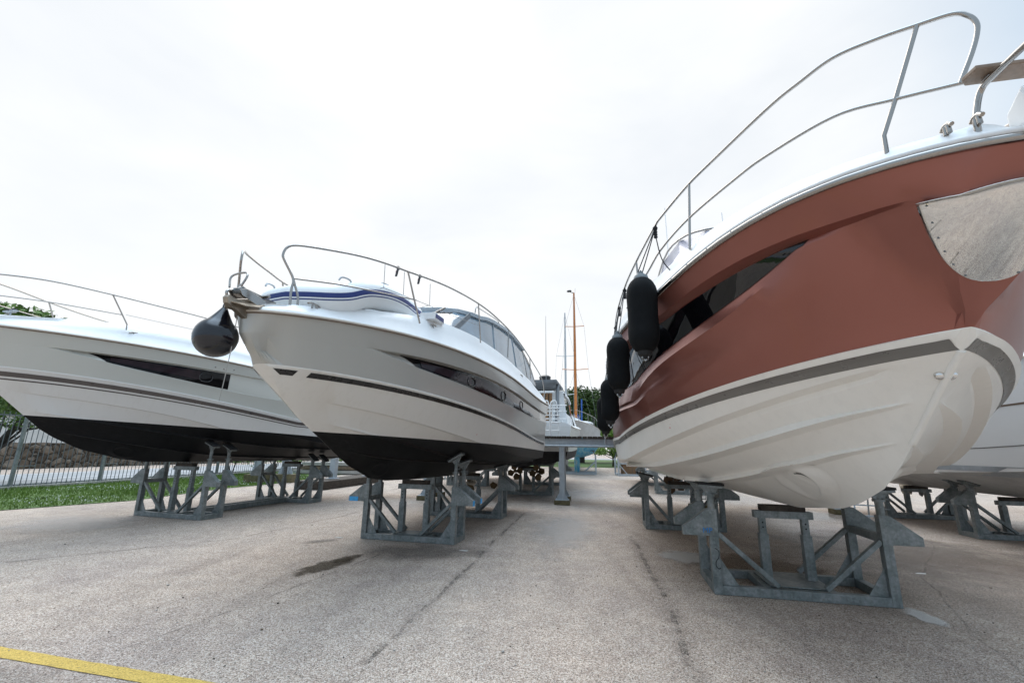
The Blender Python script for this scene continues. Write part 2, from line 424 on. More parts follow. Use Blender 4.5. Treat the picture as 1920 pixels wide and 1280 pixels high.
class MB:
    """collects faces, becomes ONE mesh object"""
    def __init__(s): s.v = []; s.f = []; s.m = []; s.mats = []
    def mi(s, m):
        if m not in s.mats: s.mats.append(m)
        return s.mats.index(m)
    def add(s, verts, faces, m):
        o = len(s.v); k = s.mi(m)
        s.v += [tuple(p) for p in verts]
        for f in faces: s.f.append([i + o for i in f]); s.m.append(k)
    def box(s, c, size, m, rot=None):
        hx, hy, hz = size[0] / 2, size[1] / 2, size[2] / 2
        P = [Vector((x, y, z)) for x in (-hx, hx) for y in (-hy, hy) for z in (-hz, hz)]
        if rot is not None: P = [rot @ p for p in P]
        P = [p + Vector(c) for p in P]
        s.add(P, [(0, 1, 3, 2), (4, 6, 7, 5), (0, 4, 5, 1), (2, 3, 7, 6), (0, 2, 6, 4), (1, 5, 7, 3)], m)
    def bar(s, a, b, w, h, m, up=(0, 0, 1)):
        a, b = Vector(a), Vector(b); d = (b - a); L = d.length; d.normalize()
        up = Vector(up)
        if abs(d.dot(up)) > 0.98: up = Vector((0, 1, 0))
        x = d.cross(up).normalized(); z = x.cross(d)
        R = Matrix((x, d, z)).transposed()
        s.box((a + b) / 2, (w, L, h), m, R)
    def tube(s, pts, r, m, n=8, cap=True, rr=None):
        pts = [Vector(p) for p in pts]; N = len(pts)
        t0 = (pts[1] - pts[0]).normalized()
        up = Vector((0, 0, 1)) if abs(t0.z) < 0.9 else Vector((1, 0, 0))
        nrm = (up - t0 * up.dot(t0)).normalized()
        V = []
        for i, p in enumerate(pts):
            if i == 0: t = t0
            elif i == N - 1: t = (pts[-1] - pts[-2]).normalized()
            else: t = ((pts[i + 1] - p).normalized() + (p - pts[i - 1]).normalized()).normalized()
            nrm = (nrm - t * nrm.dot(t)).normalized(); bn = t.cross(nrm)
            rad_ = rr[i] if rr else r
            for k in range(n):
                a = 2 * pi * k / n
                V.append(p + (nrm * cos(a) + bn * sin(a)) * rad_)
        F = []
        for i in range(N - 1):
            for k in range(n):
                F.append((i * n + k, i * n + (k + 1) % n, (i + 1) * n + (k + 1) % n, (i + 1) * n + k))
        if cap: F.append(tuple(range(n - 1, -1, -1))); F.append(tuple((N - 1) * n + k for k in range(n)))
        s.add(V, F, m)
    def lathe(s, base, axis, prof, m, n=20):
        """prof: (distance along axis, radius)"""
        base = Vector(base); ax = Vector(axis).normalized()
        up = Vector((0, 0, 1)) if abs(ax.z) < 0.9 else Vector((1, 0, 0))
        x = ax.cross(up).normalized(); y = ax.cross(x)
        V = []; F = []
        for d, r in prof:
            for k in range(n):
                a = 2 * pi * k / n
                V.append(base + ax * d + (x * cos(a) + y * sin(a)) * r)
        for i in range(len(prof) - 1):
            for k in range(n):
                F.append((i * n + k, i * n + (k + 1) % n, (i + 1) * n + (k + 1) % n, (i + 1) * n + k))
        F.append(tuple(range(n))); F.append(tuple((len(prof) - 1) * n + k for k in range(n - 1, -1, -1)))
        s.add(V, F, m)
    def prism(s, poly, off, m):
        """poly: 3D polygon, off: extrusion vector"""
        n = len(poly); off = Vector(off)
        V = [Vector(p) for p in poly] + [Vector(p) + off for p in poly]
        F = [tuple(range(n)), tuple(range(2 * n - 1, n - 1, -1))]
        for i in range(n): F.append((i, (i + 1) % n, n + (i + 1) % n, n + i))
        s.add(V, F, m)
    def grid(s, rows, m, closed=False, mfun=None):
        nc = len(rows[0]); V = [p for r in rows for p in r]; o = len(s.v)
        s.v += [tuple(p) for p in V]
        for i in range(len(rows) - 1):
            for j in range(nc - (0 if closed else 1)):
                j2 = (j + 1) % nc
                s.f.append([o + i * nc + j, o + i * nc + j2, o + (i + 1) * nc + j2, o + (i + 1) * nc + j])
                s.m.append(s.mi(mfun(i, j) if mfun else m))
    def build(s, name, parent=None, smooth=None, bevel=0.0, merge=None, solid=0.0, loc=None, tri=False):
        me = bpy.data.meshes.new(name)
        me.from_pydata(s.v, [], s.f)
        for k in s.mats: me.materials.append(M[k] if isinstance(k, str) else k)
        me.polygons.foreach_set("material_index", s.m)
        bm = bmesh.new(); bm.from_mesh(me)
        if merge is not None:
            bmesh.ops.remove_doubles(bm, verts=bm.verts, dist=merge)
            bmesh.ops.dissolve_degenerate(bm, edges=bm.edges, dist=1e-5)
        bmesh.ops.recalc_face_normals(bm, faces=bm.faces)
        if tri: bmesh.ops.triangulate(bm, faces=bm.faces)
        bm.to_mesh(me); bm.free()
        if smooth is not None:
            me.polygons.foreach_set("use_smooth", [True] * len(me.polygons))
            me.set_sharp_from_angle(angle=rad(smooth))
        o = bpy.data.objects.new(name, me)
        COL.objects.link(o)
        if parent is not None: o.parent = parent
        if loc is not None: o.location = loc
        if solid:
            md = o.modifiers.new('s', 'SOLIDIFY'); md.thickness = solid; md.offset = 0
        if bevel:
            md = o.modifiers.new('b', 'BEVEL'); md.width = bevel; md.segments = 2; md.limit_method = 'ANGLE'; md.angle_limit = rad(40)
        return o

def spline(pts, k=5):
    """Catmull-Rom through the points"""
    P = [Vector(p) for p in pts]; out = []
    P = [P[0] * 2 - P[1]] + P + [P[-1] * 2 - P[-2]]
    for i in range(1, len(P) - 2):
        a, b, c, d = P[i - 1], P[i], P[i + 1], P[i + 2]
        for j in range(k):
            t = j / k
            out.append(0.5 * ((2 * b) + (-a + c) * t + (2 * a - 5 * b + 4 * c - d) * t * t + (-a + 3 * b - 3 * c + d) * t ** 3))
    out.append(P[-2])
    return out

def lerp(a, b, t): return a + (b - a) * t
def interp(x, xs, ys):
    if x <= xs[0]: return ys[0]
    for i in range(1, len(xs)):
        if x <= xs[i]:
            return lerp(ys[i - 1], ys[i], (x - xs[i - 1]) / max(1e-9, xs[i] - xs[i - 1]))
    return ys[-1]

def copy_tree(o, parent=None):
    c = o.copy(); COL.objects.link(c); c.parent = parent
    for ch in list(o.children): copy_tree(ch, c)
    return c
WIN = {'M': [-2.9, -2.349, -2.109, 3.977], 'L': [-3.106, -2.548, -2.314, -0.202]}
# hull lines: start s, then half breadths and heights in millimetres at stations spaced (j/n)**1.7
HULL = {}
_t = [
(-4050,[0,55,112,163,206,245,287,330,374,420,467,514,562,610,659,708,757,805,854,902,949,996,1041,1087,1131,1173,1215,1256,1295,1332,1368,1402,1435,1465,1494,1520,1545,1567,1587,1605,1620,1633,1643,1651,1656,1659,1660,1660,1660,1660,1660,1660,1660,1660,1660,1660,1660,1660,1660,1660],[2935,2936,2938,2941,2945,2949,2954,2959,2965,2971,2977,2984,2990,2997,3003,3009,3015,3020,3026,3031,3035,3039,3042,3045,3047,3048,3048,3048,3047,3045,3042,3039,3035,3029,3023,3017,3009,3001,2992,2982,2972,2961,2950,2939,2927,2915,2904,2892,2880,2869,2859,2849,2840,2833,2826,2821,2818,2818,2819,2820]),
(-4048,[0,49,90,129,161,191,222,255,310,362,412,462,512,561,611,661,711,761,811,860,909,957,1004,1050,1095,1139,1182,1223,1263,1302,1339,1374,1407,1439,1469,1496,1522,1545,1566,1584,1600,1614,1625,1634,1640,1644,1646,1646,1646,1646,1646,1646,1646,1646,1646,1646,1646,1646,1646,1646],[2836,2837,2838,2840,2842,2845,2848,2851,2855,2858,2863,2867,2871,2876,2881,2886,2891,2897,2903,2908,2913,2917,2921,2924,2927,2929,2930,2930,2930,2929,2927,2924,2920,2915,2910,2904,2897,2889,2880,2871,2861,2851,2840,2828,2817,2805,2793,2780,2768,2757,2745,2734,2724,2715,2707,2700,2695,2692,2690,2688]),
(-4046,[0,39,68,95,117,138,160,182,248,307,360,412,463,514,565,617,668,719,770,820,870,919,967,1014,1060,1105,1149,1191,1232,1272,1310,1346,1380,1413,1444,1472,1499,1523,1545,1564,1581,1596,1608,1618,1625,1630,1632,1633,1633,1633,1633,1633,1633,1633,1633,1633,1633,1632,1632,1632],[2738,2738,2738,2739,2739,2740,2741,2743,2744,2746,2748,2750,2753,2756,2759,2763,2768,2774,2780,2786,2791,2796,2800,2804,2807,2810,2812,2813,2813,2812,2811,2809,2805,2801,2797,2791,2784,2777,2769,2760,2750,2740,2729,2718,2706,2694,2682,2669,2656,2644,2632,2620,2608,2598,2588,2579,2572,2566,2561,2556]),
(-4044,[0,41,67,92,113,133,153,175,244,302,356,408,459,511,562,613,664,716,762,791,810,831,869,916,962,1007,1051,1095,1139,1183,1226,1268,1308,1346,1382,1414,1441,1466,1488,1507,1525,1539,1552,1561,1568,1573,1575,1576,1576,1576,1577,1577,1577,1577,1577,1577,1576,1576,1576,1575],[2726,2726,2726,2727,2727,2728,2729,2731,2732,2734,2736,2738,2741,2744,2747,2751,2756,2762,2768,2774,2779,2784,2789,2792,2795,2798,2800,2801,2801,2800,2799,2797,2793,2789,2785,2779,2772,2765,2757,2748,2738,2728,2717,2706,2694,2682,2670,2657,2644,2632,2620,2608,2596,2586,2576,2567,2560,2554,2549,2544]),
(-4042,[0,43,67,90,110,129,149,170,242,300,353,405,457,508,560,611,662,714,765,810,853,895,937,979,1009,1050,1091,1130,1169,1207,1243,1278,1312,1344,1374,1403,1430,1456,1479,1500,1519,1536,1550,1562,1572,1578,1583,1585,1586,1587,1589,1590,1591,1592,1594,1595,1596,1596,1597,1597],[2718,2718,2718,2719,2719,2720,2721,2723,2724,2726,2728,2730,2733,2736,2739,2744,2748,2754,2760,2750,2733,2715,2697,2678,2664,2650,2636,2622,2608,2594,2580,2565,2551,2537,2522,2508,2494,2481,2467,2454,2441,2429,2417,2406,2395,2385,2376,2367,2360,2353,2347,2343,2339,2337,2336,2337,2338,2339,2340,2341]),
(-4040,[0,43,65,87,106,124,143,163,237,296,349,401,453,505,556,608,659,710,761,807,850,892,934,976,1018,1059,1100,1140,1179,1216,1253,1288,1321,1354,1384,1413,1440,1466,1489,1510,1529,1546,1561,1573,1582,1589,1594,1596,1597,1598,1599,1601,1602,1603,1604,1605,1606,1607,1608,1608],[2706,2706,2706,2707,2708,2708,2709,2711,2712,2714,2716,2718,2721,2724,2727,2732,2736,2742,2748,2738,2721,2703,2685,2666,2652,2638,2624,2610,2596,2582,2568,2553,2539,2525,2510,2496,2482,2469,2455,2442,2429,2417,2405,2394,2383,2373,2364,2355,2348,2341,2335,2331,2327,2325,2324,2325,2326,2327,2328,2329]),
(-3906,[0,54,57,62,67,74,177,228,276,324,372,420,467,515,564,612,659,707,752,796,839,881,923,964,1005,1045,1084,1122,1159,1196,1231,1265,1298,1330,1360,1388,1414,1439,1461,1482,1500,1517,1531,1542,1551,1558,1562,1563,1564,1564,1565,1565,1566,1566,1567,1567,1568,1568,1568,1568],[2565,2565,2565,2565,2566,2566,2566,2566,2567,2567,2567,2568,2568,2569,2569,2569,2570,2570,2563,2553,2542,2531,2519,2508,2498,2487,2475,2463,2451,2438,2425,2411,2397,2382,2367,2352,2336,2321,2305,2288,2272,2256,2239,2223,2207,2191,2175,2160,2145,2131,2117,2104,2092,2081,2071,2063,2056,2049,2044,2040]),
(-3769,[0,48,93,130,165,202,241,281,322,364,407,451,495,539,583,628,672,717,761,805,848,891,933,975,1016,1056,1095,1134,1171,1207,1241,1275,1307,1337,1366,1393,1419,1442,1464,1484,1501,1517,1530,1541,1550,1556,1559,1560,1560,1560,1560,1560,1560,1560,1560,1560,1560,1560,1560,1560],[2437,2437,2437,2436,2436,2436,2435,2434,2433,2432,2431,2429,2427,2424,2421,2418,2414,2410,2405,2399,2393,2387,2380,2372,2363,2354,2344,2333,2322,2309,2296,2283,2268,2253,2238,2221,2204,2187,2168,2150,2130,2111,2091,2070,2050,2029,2008,1988,1967,1947,1927,1907,1888,1870,1853,1837,1824,1812,1802,1794]),
(-3756,[0,78,110,141,175,211,250,291,331,371,415,458,502,547,591,636,680,725,769,813,857,900,942,984,1025,1065,1105,1143,1180,1216,1251,1285,1317,1348,1377,1404,1430,1453,1475,1495,1513,1529,1542,1553,1562,1568,1572,1573,1573,1573,1573,1573,1573,1573,1572,1572,1572,1572,1572,1572],[2425,2425,2425,2424,2424,2423,2423,2422,2421,2420,2418,2416,2414,2412,2409,2405,2402,2397,2392,2387,2381,2374,2367,2359,2350,2341,2331,2320,2309,2297,2284,2270,2256,2241,2225,2209,2192,2174,2156,2137,2118,2098,2078,2058,2037,2017,1996,1975,1955,1934,1914,1895,1876,1858,1841,1825,1812,1800,1790,1782]),
(-3737,[0,101,122,147,177,210,245,283,319,359,403,447,491,535,580,625,669,714,758,802,846,889,932,974,1016,1056,1096,1134,1172,1208,1243,1277,1310,1340,1370,1397,1423,1447,1469,1490,1508,1523,1537,1548,1557,1563,1567,1568,1569,1569,1569,1569,1568,1568,1568,1568,1568,1568,1568,1568],[2407,2407,2406,2406,2406,2405,2405,2404,2403,2401,2400,2398,2396,2393,2390,2387,2383,2379,2374,2368,2362,2355,2348,2340,2331,2322,2312,2301,2290,2278,2265,2251,2237,2222,2206,2189,2172,2155,2137,2118,2099,2079,2059,2039,2019,1998,1977,1957,1936,1916,1896,1877,1858,1840,1822,1807,1794,1782,1772,1764]),
(-3401,[0,11,32,55,82,112,143,176,210,246,283,321,359,399,439,479,520,561,603,644,686,728,769,810,851,892,932,971,1010,1048,1086,1122,1157,1192,1225,1257,1287,1317,1344,1370,1394,1416,1436,1453,1468,1481,1491,1497,1500,1500,1500,1500,1500,1500,1500,1500,1500,1500,1500,1500],[2138,2137,2136,2135,2132,2129,2126,2122,2118,2112,2107,2100,2093,2085,2076,2066,2056,2044,2032,2019,2004,1989,1973,1956,1938,1919,1899,1878,1857,1834,1811,1788,1763,1739,1714,1688,1663,1637,1612,1587,1562,1539,1516,1494,1474,1455,1438,1424,1412,1403,1395,1389,1384,1379,1375,1371,1368,1365,1363,1361]),
(-3388,[0,10,30,54,81,110,140,171,202,233,264,295,327,360,394,431,471,513,554,595,637,678,719,760,801,841,881,920,958,995,1032,1068,1102,1136,1168,1199,1229,1257,1283,1308,1331,1352,1370,1387,1401,1412,1421,1426,1428,1427,1427,1426,1425,1425,1424,1424,1424,1423,1423,1423],[2129,2129,2127,2126,2123,2121,2117,2113,2109,2103,2098,2091,2084,2076,2067,2057,2046,2035,2023,2009,1995,1980,1964,1947,1928,1910,1890,1869,1847,1825,1802,1778,1754,1729,1704,1679,1654,1628,1603,1578,1554,1530,1507,1485,1465,1447,1430,1416,1404,1395,1387,1381,1376,1371,1367,1363,1360,1357,1355,1353]),
(-3147,[0,7,20,42,60,78,96,117,138,161,185,214,244,275,308,341,373,406,440,473,502,532,562,594,624,646,668,691,711,728,744,760,776,792,808,823,837,852,867,884,901,921,942,966,992,1020,1047,1076,1102,1121,1138,1153,1166,1179,1189,1199,1207,1214,1221,1226],[1966,1965,1962,1961,1953,1947,1940,1931,1921,1910,1897,1883,1869,1854,1838,1821,1804,1786,1767,1748,1729,1709,1688,1668,1647,1626,1605,1584,1563,1542,1521,1500,1480,1460,1441,1422,1404,1387,1371,1356,1342,1330,1319,1310,1303,1297,1294,1293,1293,1293,1293,1293,1293,1293,1293,1293,1293,1293,1294,1294]),
(-3091,[0,6,19,41,47,63,81,101,125,151,183,219,256,293,330,363,394,426,460,490,519,548,578,609,635,657,680,702,720,736,752,768,784,800,815,830,844,859,874,890,908,928,949,973,999,1027,1054,1083,1108,1126,1143,1158,1171,1183,1194,1203,1211,1218,1225,1230],[1928,1927,1924,1926,1915,1908,1901,1892,1881,1869,1857,1843,1829,1814,1798,1781,1764,1747,1728,1710,1690,1671,1651,1630,1610,1589,1568,1547,1527,1506,1485,1465,1445,1426,1407,1388,1371,1354,1338,1324,1310,1298,1288,1279,1272,1267,1264,1263,1263,1263,1263,1263,1263,1263,1263,1263,1263,1263,1264,1264]),
(-3076,[0,6,18,42,43,59,77,96,117,139,167,196,226,258,290,322,354,386,420,449,477,506,536,566,590,610,630,651,666,679,692,705,717,729,742,752,762,772,783,794,807,822,839,858,879,902,924,948,970,985,999,1012,1023,1032,1041,1048,1055,1060,1065,1068],[1918,1916,1914,1919,1904,1898,1890,1881,1870,1859,1846,1833,1818,1803,1787,1771,1754,1736,1718,1699,1680,1661,1641,1620,1600,1579,1559,1538,1517,1496,1476,1456,1436,1416,1398,1379,1362,1345,1330,1315,1302,1290,1279,1271,1264,1259,1256,1255,1255,1255,1255,1255,1255,1255,1255,1255,1255,1255,1256,1256]),
(-2525,[0,4,13,25,43,55,73,91,108,127,148,170,195,219,239,260,284,311,340,373,396,418,440,465,490,509,529,551,575,600,627,656,687,717,748,758,767,777,787,799,813,828,846,866,885,904,927,946,961,973,985,995,1004,1013,1020,1026,1031,1036,1040,1043],[1635,1633,1630,1625,1621,1611,1601,1590,1578,1565,1552,1538,1525,1511,1498,1486,1474,1463,1453,1444,1436,1428,1420,1413,1406,1399,1393,1387,1381,1376,1371,1366,1362,1358,1354,1340,1326,1313,1300,1289,1279,1270,1262,1256,1252,1250,1249,1249,1249,1249,1249,1249,1249,1249,1249,1249,1249,1250,1250,1250]),
(-2457,[0,4,13,24,43,53,70,89,111,135,161,188,216,237,258,280,305,333,363,391,411,432,455,480,501,521,541,564,587,613,640,669,699,729,760,794,814,826,839,853,868,886,905,927,948,970,993,1013,1029,1042,1055,1066,1076,1085,1093,1100,1106,1111,1116,1120],[1597,1595,1592,1586,1584,1571,1561,1551,1539,1527,1515,1502,1489,1477,1465,1453,1442,1432,1423,1415,1407,1400,1392,1385,1379,1372,1366,1361,1355,1350,1345,1341,1337,1333,1329,1326,1317,1304,1292,1281,1271,1262,1255,1250,1246,1243,1243,1243,1243,1243,1243,1243,1243,1243,1243,1243,1243,1244,1244,1244]),
(-2433,[0,4,13,24,43,52,66,82,100,119,141,164,186,204,224,246,272,299,330,354,373,393,415,439,457,474,493,513,535,558,583,610,637,664,692,723,742,751,760,771,783,797,813,832,849,868,888,906,919,930,941,950,958,966,972,978,983,987,990,993],[1584,1582,1578,1573,1571,1558,1548,1537,1526,1514,1502,1490,1477,1465,1454,1442,1432,1422,1413,1405,1398,1390,1383,1376,1370,1363,1357,1352,1346,1341,1337,1332,1328,1324,1321,1318,1309,1297,1285,1274,1264,1256,1249,1243,1239,1237,1237,1237,1237,1237,1237,1237,1237,1237,1237,1237,1237,1238,1238,1238]),
(-2403,[0,2,6,11,18,25,33,42,52,63,74,80,80,81,82,83,84,85,85,88,91,94,97,100,104,108,113,118,123,129,134,140,146,153,160,167,175,183,191,199,207,215,223,231,239,247,255,261,265,270,274,278,282,286,289,292,295,298,301,304],[1567,1564,1557,1548,1536,1522,1508,1491,1473,1453,1432,1404,1378,1352,1325,1297,1267,1236,1199,1187,1173,1159,1145,1130,1126,1121,1117,1112,1107,1102,1097,1092,1089,1086,1084,1082,1079,1077,1074,1071,1069,1066,1063,1060,1061,1062,1063,1064,1066,1067,1068,1069,1071,1072,1073,1075,1076,1077,1079,1080]),
(-2403,[0,0,0,0,0,0,0,0,0,0,0,0,0,0,0,0,0,0,0,0,0,0,0,0,0,0,0,0,0,0,0,0,0,0,0,0,0,0,0,0,0,0,0,0,0,0,0,0,0,0,0,0,0,0,0,0,0,0,0,0],[1567,1563,1554,1541,1524,1505,1485,1461,1435,1407,1377,1344,1318,1292,1265,1237,1207,1176,1139,1127,1113,1099,1085,1070,1066,1061,1057,1052,1047,1042,1037,1032,1029,1026,1024,1022,1019,1017,1014,1011,1009,1006,1003,1000,1001,1002,1003,1004,1006,1007,1008,1009,1011,1012,1013,1015,1016,1017,1019,1020]),
]
HULL['M'] = [[((s0 + (5100 - s0) * (j / 59) ** 1.7) / 1000, b / 1000, z / 1000) for j, (b, z) in enumerate(zip(B, Z))] for s0, B, Z in _t]
